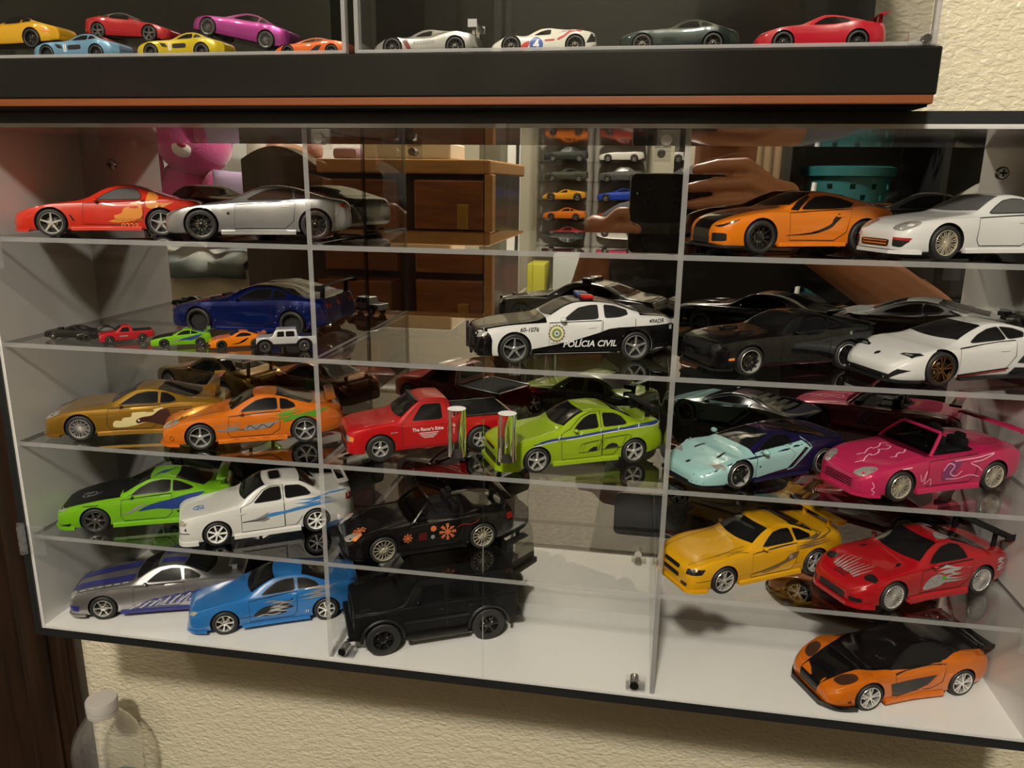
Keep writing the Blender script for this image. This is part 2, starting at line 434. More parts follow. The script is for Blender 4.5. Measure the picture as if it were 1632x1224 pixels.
    # ---- print and panels wrapped on the body
    def patch(s, name, mat, proj, polys, off=.006, mirror=None, step=.07, parent=None, label=None):
        if ispoly(polys): polys = [polys]
        if mirror is None: mirror = proj == 'side'
        bm = bmesh.new()
        for p in polys:
            vs = [bm.verts.new((a, b, 0)) for a, b in p]
            try: bm.faces.new(vs)
            except ValueError: pass
        if not bm.faces: bm.free(); return None
        if max(len(f.verts) for f in bm.faces) > 4: bmesh.ops.triangulate(bm, faces=bm.faces[:])
        bmesh.ops.remove_doubles(bm, verts=bm.verts, dist=1e-4)
        for ax in (0, 1):
            lo = min(v.co[ax] for v in bm.verts); hi = max(v.co[ax] for v in bm.verts); k = math.ceil(lo / step)
            if hi - lo > step * 60: k = 0
            while k * step < hi:
                pc = [0, 0, 0]; pc[ax] = k * step; nn = [0, 0, 0]; nn[ax] = 1
                bmesh.ops.bisect_plane(bm, geom=bm.verts[:] + bm.edges[:] + bm.faces[:], plane_co=pc, plane_no=nn, dist=1e-5); k += 1
        bad = []; S = s.S
        for v in bm.verts:
            a, b = v.co.x, v.co.y
            if proj == 'side': o = Vector(((a - s.wb / 2) * S, -3 * S, b * S)); d = Vector((0, 1, 0))
            elif proj == 'top': o = Vector(((a - s.wb / 2) * S, b * S, 5 * S)); d = Vector((0, 0, -1))
            elif proj == 'front': o = Vector((-6 * S, a * S, b * S)); d = Vector((1, 0, 0))
            elif proj == 'rear': o = Vector((6 * S, -a * S, b * S)); d = Vector((-1, 0, 0))
            elif proj == 'quarter': o = Vector(((a - s.wb / 2) * S, -3 * S, b * S)) + Vector((-3 * S, 0, 0)); d = Vector((1, 1, 0)).normalized()
            hit, nrm, fi, dist = s.bvh.ray_cast(o, d)
            if hit is None or (proj == 'side' and hit.y > -.12 * S): bad.append(v); continue
            if nrm.dot(d) > 0: nrm = -nrm
            v.co = hit + (nrm * .75 - d * .25) * off * S
        if bad: bmesh.ops.delete(bm, geom=bad, context='VERTS')
        if proj in ('side', 'quarter'):          # keep print out of the wheel arches
            r0 = s.c.get('r', .32); gone = []
            for xa, rr in ((0, s.c.get('rf', r0)), (s.wb, s.c.get('rr', r0))):
                ra = rr * s.c.get('ra', 1.13) * S; cx = (xa - s.wb / 2) * S; cz = (rr + .01) * S
                for v in bm.verts:
                    dx, dz = v.co.x - cx, v.co.z - cz; dd = math.hypot(dx, dz)
                    if dd < ra and abs(v.co.y) > .45 * S:
                        if dd < ra * .72: gone.append(v)
                        else: v.co.x = cx + dx / dd * ra * 1.004; v.co.z = cz + dz / dd * ra * 1.004
            if gone: bmesh.ops.delete(bm, geom=list(set(gone)), context='VERTS')
        if not bm.faces: bm.free(); return None
        bmesh.ops.recalc_face_normals(bm, faces=bm.faces)
        want = {'side': Vector((0, -1, 0)), 'top': Vector((0, 0, 1)), 'front': Vector((-1, 0, 0)), 'rear': Vector((1, 0, 0)), 'quarter': Vector((-1, -1, 0))}[proj]
        for f in bm.faces:
            if f.normal.dot(want) < 0: f.normal_flip()
        res = []
        for k in range(2 if mirror else 1):
            if k:
                for v in bm.verts: v.co.y = -v.co.y
                for f in bm.faces: f.normal_flip()
            me = bpy.data.meshes.new(name); bm.to_mesh(me); me.materials.append(mat)
            me.polygons.foreach_set('use_smooth', [True] * len(me.polygons))
            o = link(name, me, parent or s.root); res.append(o)
            if label: o['label'] = label
        bm.free()
        return res
    def glass(s, name, xa, xb, mat=None, bow=.10, k=.93, front=True, kc=None, off=.006):
        pts = []; n = 8
        def wr(x): return s.upper(x)[4] * k
        if front:
            w0 = wr(xa + bow); w1 = wr(xb)
            for i in range(n + 1): y = -w0 + 2 * w0 * i / n; pts.append((xa + bow * (y / w0) ** 2, y))
            for i in range(1, 6): x = xa + bow + (xb - xa - bow) * i / 6; pts.append((x, wr(x)))
            for i in range(n + 1): y = w1 - 2 * w1 * i / n; pts.append((xb - .05 * (1 - (y / w1) ** 2), y))
            for i in range(5, 0, -1): x = xa + bow + (xb - xa - bow) * i / 6; pts.append((x, -wr(x)))
        else:
            w0 = wr(xa) * .97; w1 = (kc or k) * wr(xb - bow) / k
            for i in range(n + 1): y = -w0 + 2 * w0 * i / n; pts.append((xa + .04 * (1 - (y / w0) ** 2), y))
            for i in range(1, 6): x = xa + (xb - bow - xa) * i / 6; pts.append((x, w0 + (w1 - w0) * i / 6))
            for i in range(n + 1): y = w1 - 2 * w1 * i / n; pts.append((xb - bow * (y / w1) ** 2, y))
            for i in range(5, 0, -1): x = xa + (xb - bow - xa) * i / 6; pts.append((x, -(w0 + (w1 - w0) * i / 6)))
        s.patch(name, mat or M_GLASS, 'top', pts, off)
    def doorpanel(s, poly, mat=None, handle=None, seam=.016):
        s.patch('door', mat or s.c['paint'], 'side', poly, .004)
        s.patch('door_seam', M_DARK, 'side', strip(poly, seam, True), .008)
        if handle: s.patch('door_handle', s.c['paint'], 'side', rnd([(handle[0], handle[1]), (handle[0] + .2, handle[1] + .005), (handle[0] + .2, handle[1] + .05), (handle[0], handle[1] + .045)]), .020)
    def mirrors(s, x, z, mat=None, size=1.0):
        for sd in (-1, 1):
            y = sd * (s.w(x) * .93); m = MB()
            m.ball(s.X((x + .03, y + sd * .10 * size, z)), .075 * size * s.S, .10 * size * s.S, .062 * size * s.S, 12, 8)
            m.tube([s.X((x, y - sd * .06, z - .05)), s.X((x + .02, y + sd * .06, z - .01))], .022 * s.S, 6)
            m.obj('side_mirror', mat or s.c['paint'], s.root, True)
    def box(s, name, mat, x0, x1, y0, y1, z0, z1, r=.01, parent=None, rot=None):
        a = s.X((x0, y0, z0)); b = s.X((x1, y1, z1))
        m = MB().bbox(a.x, b.x, a.y, b.y, a.z, b.z, r * s.S)
        if rot:
            c_ = (a + b) / 2; R_ = Matrix.Rotation(rot, 3, 'Y'); m.v = [c_ + R_ @ (v - c_) for v in m.v]
        return m.obj(name, mat, parent or s.root, True)
    def wing(s, x, z, half, chord=.22, base=None, mat=None, posts=.55, thick=.035, ends=.0, tilt=-.12, pmat=None, arch=0):
        mat = mat or s.c['paint']; m = MB(); n = 12; prof = [(-.5, 0), (-.3, .5), (.1, .6), (.5, .15), (.5, -.1), (0, -.4)]
        vs = []; fs = []
        for i in range(n + 1):
            y = -half + 2 * half * i / n; dz = arch * (1 - (y / half) ** 2)
            for px, pz in prof:
                xx = px * chord; zz = pz * thick; vs.append(s.X((x + xx * math.cos(tilt) + zz * math.sin(tilt), y, z + dz - xx * math.sin(tilt) + zz * math.cos(tilt))))
        k = len(prof)
        for i in range(n):
            for j in range(k): fs.append((i * k + j, i * k + (j + 1) % k, (i + 1) * k + (j + 1) % k, (i + 1) * k + j))
        fs.append(tuple(range(k))[::-1]); fs.append(tuple(n * k + j for j in range(k)))
        m.add(vs, fs)
        if ends:
            for sd in (-1, 1): a = s.X((x - chord * .55, sd * half - .012, z - ends * .6)); b = s.X((x + chord * .55, sd * half + .012, z + ends * .4)); m.box(a.x, b.x, a.y, b.y, a.z, b.z)
        wg = m.obj('rear_wing', mat, s.root, True)
        for sd in (-1, 1):
            yb = sd * half * posts; zb = s.top(x - .05) - .12 if base is None else base
            pp = MB(); a = s.X((x - .07, yb - .018, 0)); b = s.X((x + .05, yb + .018, 0)); z0 = (zb) * s.S; z1 = (z + arch * (1 - posts ** 2)) * s.S
            pp.add([(a.x - .03 * s.S, a.y, z0), (b.x - .02 * s.S, a.y, z0), (b.x - .02 * s.S, b.y, z0), (a.x - .03 * s.S, b.y, z0), (a.x, a.y, z1), (b.x, a.y, z1), (b.x, b.y, z1), (a.x, b.y, z1)],
                   [(3, 2, 1, 0), (4, 5, 6, 7), (0, 1, 5, 4), (1, 2, 6, 5), (2, 3, 7, 6), (3, 0, 4, 7)])
            po = pp.obj('wing_post', pmat or mat, wg)
    def wheels(s, style, rim=None, ratio=.70, lip=None, tw=.23, inset=.012):
        c = s.c; T = None
        for xa, rr in ((0, c.get('rf', c.get('r', .32))), (s.wb, c.get('rr', c.get('r', .32)))):
            wo = s.w(xa) - inset
            for sd in (-1, 1):
                t = link('wheel', tyre_mesh(ratio), s.root); R_ = rr * s.S
                p = s.X((xa, sd * wo, rr)); t.location = p; t.scale = (R_, tw * s.S / .6, R_)
                if sd > 0: t.rotation_euler = (0, 0, math.pi)
                r_ = link('rim', rim_mesh(style, ratio, rim or M_RIMC, lip), t)
_TY = {}
def tyre_mesh(ratio):
    if ratio not in _TY:
        q_ = ratio
        pr = [(q_ * .98, .5), (q_ * .985, .04), (q_, .0), (q_ + (1 - q_) * .25, -.022), (q_ + (1 - q_) * .6, -.018), (.965, .012), (.99, .05), (1.0, .1), (1.0, .5), (.985, .56), (.93, .6), (q_ * .98, .6), (q_ * .98, .5)]
        _TY[ratio] = MB().lathe(pr, (0, 0, 0), 'y', 36).me('tyre', [M_RUBBER], True, 60)
    return _TY[ratio]
_RM = {}
def rim_mesh(style, q_, mat, lip):
    key = (style, q_, mat.name, lip.name if lip else None)
    if key in _RM: return _RM[key]
    m = MB(); deep = .30 if style in ('10', 'mesh', 'dish') else .22
    m.lathe([(q_ * 1.005, -.004), (q_ * .985, -.02), (q_ * .95, -.016), (q_ * .925, .02), (q_ * .90, deep), (q_ * .90, .45)], (0, 0, 0), 'y', 36, 2 if lip else 0)
    m.lathe([(q_ * .91, .30), (0, .30)], (0, 0, 0), 'y', 24, 1)
    m.lathe([(q_ * .5, .26), (q_ * .5, .285), (0, .285)], (0, 0, 0), 'y', 20, 1 if style == 'dish' else 3)
    def spoke(a, w0, w1, y0=.02, y1=.01, r0=.10, r1=.93, th=.07, twist=0):
        ca, sa = math.cos(a), math.sin(a); cb, sb = math.cos(a + twist), math.sin(a + twist); vs = []
        for r, w, y, (cc, ss) in ((r0 * q_, w0, y0, (ca, sa)), (r1 * q_, w1, y1, (cb, sb))):
            for dy in (0, th):
                for sd in (-1, 1):
                    k = .82 if dy == 0 else 1.0
                    vs.append((r * cc - ss * sd * w * k, y + dy, r * ss + cc * sd * w * k))
        m.add(vs, [(0, 1, 5, 4), (2, 6, 7, 3), (0, 4, 6, 2), (1, 3, 7, 5), (4, 5, 7, 6), (0, 2, 3, 1)], 0)
    def hub(r, y=-.01): m.lathe([(0, y), (r * .7, y), (r, y + .03), (r, y + .12)], (0, 0, 0), 'y', 16, 0)
    T = 2 * math.pi
    if style == '5':
        for k in range(5): spoke(T * k / 5 + .3, .085, .115)
        hub(.16)
    elif style == '5s':
        for k in range(5): spoke(T * k / 5 + .3, .10, .055)
        hub(.17)
    elif style == '5d':
        for k in range(5):
            for d in (-.14, .14): spoke(T * k / 5 + .3 + d * .4, .04, .045, twist=d * .9)
        hub(.16)
    elif style == '6':
        for k in range(6): spoke(T * k / 6, .055, .05)
        hub(.2)
    elif style == '7':
        for k in range(7): spoke(T * k / 7, .05, .085)
        hub(.2)
    elif style == '10':
        for k in range(10): spoke(T * k / 10, .035, .04, y0=.12, y1=.10)
        hub(.18, .10)
    elif style == 'mesh':
        for k in range(12):
            spoke(T * k / 12, .022, .022, twist=.16, y0=.06, y1=.03); spoke(T * k / 12, .022, .022, twist=-.16, y0=.06, y1=.03)
        hub(.15, .04)
    elif style == 'fan':
        for k in range(22): spoke(T * k / 22, .022, .03, y0=.02, y1=.0, twist=.1)
        hub(.17)
    elif style == 'multi':
        for k in range(14): spoke(T * k / 14, .026, .03, y0=.04)
        hub(.17, .02)
    mats = [mat, M_DARK, lip or mat, M_STEEL]
    _RM[key] = m.me('rim', mats, True, 30)
    return _RM[key]

def place(row, fw, rw, spec, yaw=None, scale=None, z=None):
    zz = ROW[row] if z is None else z
    A = on_z(fw[0], fw[1], zz)
    if rw is not None:
        B = on_z(rw[0], rw[1], zz); d = B - A
        if yaw is None: yaw = math.degrees(math.atan2(d.y, d.x))
        if scale is None: scale = d.length / spec['wb']
    if scale is None: scale = 1 / 32
    a = math.radians(yaw); T = max(pchip(spec['plan'])(0), pchip(spec['plan'])(spec['wb'])) + spec.get('flare', 0) - .01
    lx, ly = spec['wb'] / 2 * scale, T * scale
    loc = Vector((A.x + lx * math.cos(a) - ly * math.sin(a), A.y + lx * math.sin(a) + ly * math.cos(a), zz))
    return loc, a, scale
# ================================================================ shapes of the cars (metres at full size; x = 0 at front axle, rearwards positive)
def sp(**k): return k
SPEC = {}
SPEC['rx7'] = sp(wb=2.425, fo=.86, ro=.98, roofw=.50, r=.325,
    top=[(-.86, .44), (-.82, .52), (-.6, .63), (-.2, .74), (.3, .82), (.62, .87), (.78, .93), (1.15, 1.13), (1.42, 1.215), (1.65, 1.225), (1.95, 1.18), (2.4, 1.03), (2.85, .90), (3.2, .86), (3.34, .80), (3.405, .62)],
    belt=[(-.86, .38), (-.7, .52), (-.35, .68), (0, .76), (.35, .78), (.8, .80), (1.6, .82), (2.1, .86), (2.5, .89), (2.9, .86), (3.2, .80), (3.405, .56)],
    bot=[(-.86, .20), (-.7, .14), (.4, .16), (1.9, .16), (2.9, .2), (3.405, .30)],
    plan=[(-.86, .44), (-.82, .58), (-.7, .70), (-.45, .80), (-.1, .86), (.3, .86), (1.1, .84), (2.1, .88), (2.6, .88), (3.0, .83), (3.28, .72), (3.405, .56)],
    ws=(.70, 1.38), rg=(1.82, 2.75), sw=[[(.98, .86), (1.18, 1.0), (1.42, 1.115), (1.68, 1.15), (1.9, 1.12), (2.0, 1.0), (2.0, .885)]],
    door=[(.72, .78), (.68, .30), (1.75, .27), (2.02, .45), (2.1, .86)], mir=(.98, .87))
SPEC['z'] = sp(wb=2.60, fo=.84, ro=.87, roofw=.52, r=.35, flare=.02,
    top=[(-.84, .48), (-.8, .58), (-.55, .70), (-.1, .80), (.4, .88), (.62, .92), (.8, 1.0), (1.2, 1.17), (1.5, 1.255), (1.75, 1.265), (2.1, 1.22), (2.6, 1.08), (3.0, .98), (3.3, .93), (3.42, .84), (3.47, .6)],
    belt=[(-.84, .42), (-.65, .60), (-.3, .74), (0, .79), (.4, .82), (.9, .86), (1.7, .90), (2.2, .95), (2.6, .96), (3.0, .92), (3.3, .84), (3.47, .52)],
    bot=[(-.84, .2), (-.65, .15), (.5, .17), (2.1, .17), (3.1, .2), (3.47, .32)],
    plan=[(-.84, .46), (-.8, .6), (-.65, .73), (-.4, .83), (0, .88), (.4, .88), (1.2, .86), (2.2, .90), (2.7, .91), (3.05, .86), (3.35, .74), (3.47, .58)],
    ws=(.72, 1.44), rg=(1.98, 2.95), sw=[[(1.02, .92), (1.28, 1.06), (1.5, 1.15), (1.8, 1.18), (2.06, 1.16), (2.1, .96)], [(2.15, .98), (2.16, 1.145), (2.33, 1.10), (2.52, 1.02), (2.42, .985)]],
    door=[(.78, .82), (.74, .27), (1.9, .27), (2.1, .45), (2.16, .92)], mir=(1.02, .94))
SPEC['gr'] = sp(wb=2.47, fo=.92, ro=.98, roofw=.50, r=.345, flare=.015,
    top=[(-.92, .46), (-.88, .56), (-.65, .70), (-.2, .82), (.3, .91), (.58, .95), (.78, 1.03), (1.15, 1.2), (1.42, 1.285), (1.65, 1.29), (2.0, 1.24), (2.45, 1.12), (2.85, 1.0), (3.15, .98), (3.3, .98), (3.4, .86), (3.45, .6)],
    belt=[(-.92, .42), (-.75, .60), (-.35, .76), (0, .84), (.4, .86), (.9, .86), (1.6, .88), (2.05, .95), (2.45, 1.0), (2.85, .95), (3.25, .86), (3.45, .52)],
    bot=[(-.92, .2), (-.75, .14), (.4, .16), (1.9, .17), (3.0, .22), (3.45, .32)],
    plan=[(-.92, .42), (-.88, .58), (-.72, .74), (-.45, .84), (-.1, .89), (.35, .88), (1.1, .85), (2.0, .9), (2.5, .93), (2.9, .88), (3.3, .74), (3.45, .56)],
    ws=(.66, 1.36), rg=(1.95, 2.7), sw=[[(.98, .91), (1.2, 1.06), (1.42, 1.165), (1.7, 1.19), (2.0, 1.14), (2.22, 1.04), (2.1, .965), (1.7, .93)]],
    door=[(.66, .84), (.68, .28), (1.75, .27), (2.02, .45), (2.12, .93)], mir=(.98, .96))
SPEC['supra'] = sp(wb=2.55, fo=.93, ro=1.03, roofw=.52, r=.335,
    top=[(-.93, .46), (-.89, .56), (-.65, .69), (-.2, .79), (.3, .86), (.6, .90), (.78, .97), (1.15, 1.17), (1.38, 1.255), (1.62, 1.27), (1.95, 1.23), (2.45, 1.09), (2.9, .99), (3.3, .96), (3.48, .88), (3.58, .62)],
    belt=[(-.93, .40), (-.75, .58), (-.35, .73), (0, .79), (.4, .81), (.9, .83), (1.6, .86), (2.1, .90), (2.5, .94), (2.9, .92), (3.3, .86), (3.58, .56)],
    bot=[(-.93, .2), (-.75, .14), (.4, .16), (2.0, .16), (3.0, .2), (3.58, .30)],
    plan=[(-.93, .46), (-.89, .60), (-.75, .73), (-.45, .83), (-.1, .88), (.35, .88), (1.1, .86), (2.1, .89), (2.6, .90), (3.05, .86), (3.4, .76), (3.58, .60)],
    ws=(.68, 1.34), rg=(1.86, 2.85), sw=[[(.96, .89), (1.18, 1.03), (1.38, 1.135), (1.62, 1.175), (1.88, 1.165), (1.90, .915)], [(1.96, .92), (1.96, 1.15), (2.12, 1.12), (2.3, 1.03), (2.34, .965), (2.2, .93)]],
    door=[(.70, .81), (.66, .4), (.74, .28), (1.7, .28), (1.92, .42), (1.97, .88)], mir=(.97, .90))
SPEC['gtr'] = sp(wb=2.78, fo=.94, ro=.95, roofw=.56, r=.36, flare=.07,
    top=[(-.94, .54), (-.9, .66), (-.6, .78), (-.1, .88), (.5, .97), (.75, 1.02), (1.0, 1.15), (1.3, 1.29), (1.6, 1.365), (1.9, 1.37), (2.3, 1.31), (2.8, 1.16), (3.15, 1.07), (3.5, 1.05), (3.66, .98), (3.73, .66)],
    belt=[(-.94, .46), (-.75, .68), (-.35, .82), (0, .88), (.5, .91), (1.0, .93), (1.8, .97), (2.4, 1.01), (2.8, 1.02), (3.3, .99), (3.6, .9), (3.73, .6)],
    bot=[(-.94, .2), (-.75, .14), (.5, .15), (2.2, .15), (3.3, .22), (3.73, .34)],
    plan=[(-.94, .56), (-.9, .70), (-.75, .82), (-.45, .89), (0, .91), (.5, .90), (1.3, .88), (2.3, .91), (2.8, .93), (3.3, .90), (3.6, .82), (3.73, .68)],
    ws=(.86, 1.52), rg=(2.15, 3.0), sw=[[(1.14, .98), (1.4, 1.15), (1.62, 1.255), (1.95, 1.285), (2.12, 1.27), (2.14, 1.02)], [(2.19, 1.03), (2.19, 1.265), (2.42, 1.22), (2.62, 1.12), (2.5, 1.05)]],
    door=[(.86, .92), (.84, .28), (1.95, .28), (2.15, .45), (2.2, .99)], mir=(1.14, 1.0))
SPEC['charger06'] = sp(wb=3.05, fo=.94, ro=1.06, roofw=.60, r=.37,
    top=[(-.94, .62), (-.91, .78), (-.7, .86), (-.1, .96), (.55, 1.03), (.72, 1.07), (1.0, 1.22), (1.35, 1.4), (1.65, 1.475), (2.0, 1.48), (2.45, 1.43), (2.95, 1.28), (3.35, 1.15), (3.8, 1.11), (4.02, 1.05), (4.11, .72)],
    belt=[(-.94, .56), (-.8, .74), (-.4, .86), (0, .92), (.6, .96), (1.1, .98), (1.9, 1.0), (2.5, 1.04), (2.9, 1.09), (3.3, 1.09), (3.8, 1.04), (4.11, .66)],
    bot=[(-.94, .22), (-.8, .18), (.5, .2), (2.5, .2), (3.5, .25), (4.11, .36)],
    plan=[(-.94, .62), (-.91, .74), (-.8, .84), (-.5, .91), (0, .945), (.6, .94), (1.6, .93), (2.8, .95), (3.4, .94), (3.85, .86), (4.05, .76), (4.11, .64)],
    ws=(.82, 1.52), rg=(2.5, 3.18), sw=[[(1.20, 1.03), (1.45, 1.21), (1.62, 1.315), (1.92, 1.37), (2.1, 1.375), (2.1, 1.06)], [(2.26, 1.08), (2.26, 1.375), (2.52, 1.345), (2.82, 1.25), (2.84, 1.16), (2.62, 1.10)]],
    door=[(.86, .98), (.84, .30), (2.12, .30), (2.17, 1.02)], mir=(1.15, 1.08))
SPEC['challenger'] = sp(wb=2.95, fo=.96, ro=1.08, roofw=.58, r=.375, flare=.03,
    top=[(-.96, .66), (-.93, .82), (-.7, .90), (-.1, .98), (.6, 1.04), (.86, 1.08), (1.15, 1.24), (1.45, 1.385), (1.75, 1.445), (2.1, 1.445), (2.5, 1.37), (2.95, 1.22), (3.3, 1.13), (3.8, 1.10), (3.98, 1.06), (4.03, .76)],
    belt=[(-.96, .6), (-.85, .78), (-.45, .89), (0, .94), (.7, .96), (1.3, .97), (2.0, 1.0), (2.5, 1.07), (2.95, 1.1), (3.4, 1.08), (3.85, 1.02), (4.03, .70)],
    bot=[(-.96, .24), (-.8, .18), (.5, .2), (2.4, .2), (3.4, .25), (4.03, .36)],
    plan=[(-.96, .70), (-.93, .80), (-.8, .88), (-.5, .93), (0, .95), (.7, .94), (1.6, .93), (2.7, .96), (3.3, .95), (3.8, .88), (3.98, .80), (4.03, .70)],
    ws=(.96, 1.62), rg=(2.4, 3.1), sw=[[(1.30, 1.02), (1.55, 1.2), (1.75, 1.31), (2.1, 1.345), (2.32, 1.31), (2.34, 1.06)], [(2.4, 1.1), (2.4, 1.29), (2.58, 1.22), (2.7, 1.15)]],
    door=[(.95, .96), (.92, .32), (2.25, .32), (2.4, .6), (2.42, 1.05)], mir=(1.28, 1.05))
SPEC['huracan'] = sp(wb=2.62, fo=1.0, ro=.88, roofw=.48, r=.345,
    top=[(-1.0, .34), (-.96, .42), (-.7, .56), (-.3, .69), (.1, .77), (.36, .83), (.6, .93), (1.0, 1.07), (1.3, 1.145), (1.55, 1.165), (1.9, 1.14), (2.4, 1.02), (2.9, .92), (3.25, .88), (3.4, .84), (3.5, .62)],
    belt=[(-1.0, .3), (-.8, .46), (-.4, .63), (0, .74), (.3, .74), (.7, .76), (1.3, .79), (1.8, .86), (2.2, .92), (2.6, .93), (3.0, .88), (3.35, .8), (3.5, .56)],
    bot=[(-1.0, .14), (-.8, .11), (.4, .14), (2.0, .15), (3.0, .22), (3.5, .34)],
    plan=[(-1.0, .52), (-.96, .66), (-.8, .80), (-.5, .90), (-.1, .94), (.35, .93), (1.1, .91), (2.0, .95), (2.6, .97), (3.1, .92), (3.4, .82), (3.5, .70)],
    ws=(.42, 1.22), rg=(1.9, 2.7), sw=[[(.72, .82), (1.0, .95), (1.3, 1.045), (1.58, 1.08), (1.58, .87)], [(1.62, .88), (1.62, 1.08), (1.9, 1.05), (2.06, .99), (1.95, .92)]],
    door=[(.42, .74), (.40, .22), (1.55, .30), (1.75, .55), (1.75, .86)], mir=(.72, .88))
SPEC['f150'] = sp(wb=3.05, fo=.92, ro=1.15, roofw=.66, r=.40, b0=.94, sq=.6, cr=.06, sharp=34,
    top=[(-.92, .74), (-.89, .92), (-.7, 1.02), (-.2, 1.10), (.4, 1.17), (.52, 1.20), (.8, 1.4), (1.1, 1.62), (1.3, 1.72), (1.6, 1.76), (2.0, 1.74), (2.12, 1.66), (2.2, 1.30), (2.24, 1.16), (2.3, 1.14), (4.1, 1.14), (4.17, 1.12), (4.2, .9)],
    belt=[(-.92, .66), (-.8, .86), (-.4, .98), (0, 1.04), (.5, 1.08), (1.2, 1.09), (2.2, 1.10), (3.2, 1.11), (4.1, 1.11), (4.2, .86)],
    bot=[(-.92, .3), (-.75, .26), (.5, .28), (2.6, .28), (3.6, .4), (4.2, .46)],
    plan=[(-.92, .70), (-.89, .80), (-.75, .90), (-.4, .97), (.4, .98), (1.5, .965), (2.2, .965), (3.2, .97), (4.0, .95), (4.15, .92), (4.2, .86)],
    ws=(.56, 1.22), rg=None, sw=[[(.96, 1.15), (1.08, 1.3), (1.25, 1.52), (1.36, 1.58), (1.86, 1.58), (1.88, 1.14)]],
    door=[(.66, 1.08), (.66, .42), (.74, .36), (2.02, .36), (2.02, 1.62), (1.3, 1.66), (1.12, 1.52)], mir=None)
SPEC['evo'] = sp(wb=2.625, fo=.93, ro=.89, roofw=.56, r=.325, flare=.02,
    top=[(-.93, .58), (-.9, .68), (-.65, .78), (-.1, .88), (.42, .97), (.58, 1.01), (.85, 1.18), (1.15, 1.35), (1.4, 1.435), (1.75, 1.45), (2.1, 1.41), (2.5, 1.24), (2.75, 1.12), (3.0, 1.08), (3.35, 1.06), (3.45, 1.0), (3.51, .7)],
    belt=[(-.93, .5), (-.78, .66), (-.4, .80), (0, .86), (.5, .90), (1.0, .92), (1.8, .95), (2.4, 1.0), (2.9, 1.0), (3.3, .97), (3.51, .64)],
    bot=[(-.93, .18), (-.78, .13), (.4, .17), (2.1, .17), (3.0, .22), (3.51, .34)],
    plan=[(-.93, .58), (-.9, .70), (-.78, .79), (-.5, .84), (0, .865), (.5, .86), (1.5, .85), (2.5, .87), (3.0, .86), (3.35, .79), (3.47, .72), (3.51, .62)],
    ws=(.66, 1.32), rg=(2.08, 2.7), sw=[[(.98, .98), (1.12, 1.12), (1.3, 1.25), (1.46, 1.315), (1.64, 1.325), (1.66, 1.0)], [(1.80, 1.01), (1.80, 1.33), (2.12, 1.305), (2.3, 1.22), (2.42, 1.07), (2.36, 1.04)]],
    door=[(.62, .90), (.66, .28), (1.72, .28), (1.74, 1.38), (1.45, 1.37), (1.2, 1.27), (.9, 1.02)], mir=(.98, 1.01))
SPEC['centenario'] = sp(wb=2.70, fo=1.10, ro=1.05, roofw=.46, r=.355,
    top=[(-1.1, .34), (-1.06, .42), (-.8, .54), (-.35, .67), (.05, .76), (.3, .82), (.6, .94), (1.0, 1.07), (1.3, 1.13), (1.55, 1.14), (2.0, 1.10), (2.6, 1.0), (3.1, .93), (3.5, .92), (3.68, .86), (3.75, .6)],
    belt=[(-1.1, .3), (-.85, .45), (-.45, .62), (0, .74), (.3, .74), (.7, .76), (1.3, .80), (1.8, .88), (2.2, .94), (2.6, .95), (3.1, .90), (3.5, .84), (3.75, .54)],
    bot=[(-1.1, .13), (-.85, .10), (.4, .14), (2.0, .15), (3.1, .24), (3.75, .36)],
    plan=[(-1.1, .48), (-1.06, .62), (-.9, .80), (-.55, .93), (-.1, .985), (.4, .97), (1.2, .95), (2.1, 1.0), (2.7, 1.02), (3.2, .97), (3.6, .86), (3.75, .72)],
    ws=(.36, 1.26), rg=(1.9, 3.1), sw=[[(.66, .83), (.9, .93), (1.25, 1.04), (1.5, 1.07), (1.78, 1.06), (1.74, .9)]],
    door=[(.46, .72), (.44, .22), (1.55, .34), (1.98, .78), (1.98, .90)], mir=(.70, .86))
SPEC['s2000'] = sp(wb=2.40, fo=.84, ro=.90, roofw=.50, r=.325,
    top=[(-.84, .48), (-.8, .57), (-.55, .68), (-.1, .78), (.4, .85), (.66, .88), (.74, .90), (.86, .885), (1.4, .88), (2.1, .90), (2.3, .93), (2.7, .93), (3.1, .90), (3.24, .84), (3.30, .6)],
    belt=[(-.84, .42), (-.65, .59), (-.3, .71), (0, .76), (.4, .80), (.8, .83), (1.4, .85), (2.0, .87), (2.4, .90), (2.8, .88), (3.15, .80), (3.30, .54)],
    bot=[(-.84, .18), (-.65, .14), (.4, .17), (1.9, .17), (2.8, .2), (3.30, .32)],
    plan=[(-.84, .46), (-.8, .60), (-.66, .73), (-.4, .81), (0, .855), (.4, .85), (1.2, .84), (2.1, .87), (2.5, .875), (2.9, .83), (3.2, .73), (3.30, .58)],
    ws=None, rg=None, sw=[], door=[(.66, .80), (.62, .28), (1.7, .28), (1.86, .42), (1.92, .86)], mir=None)
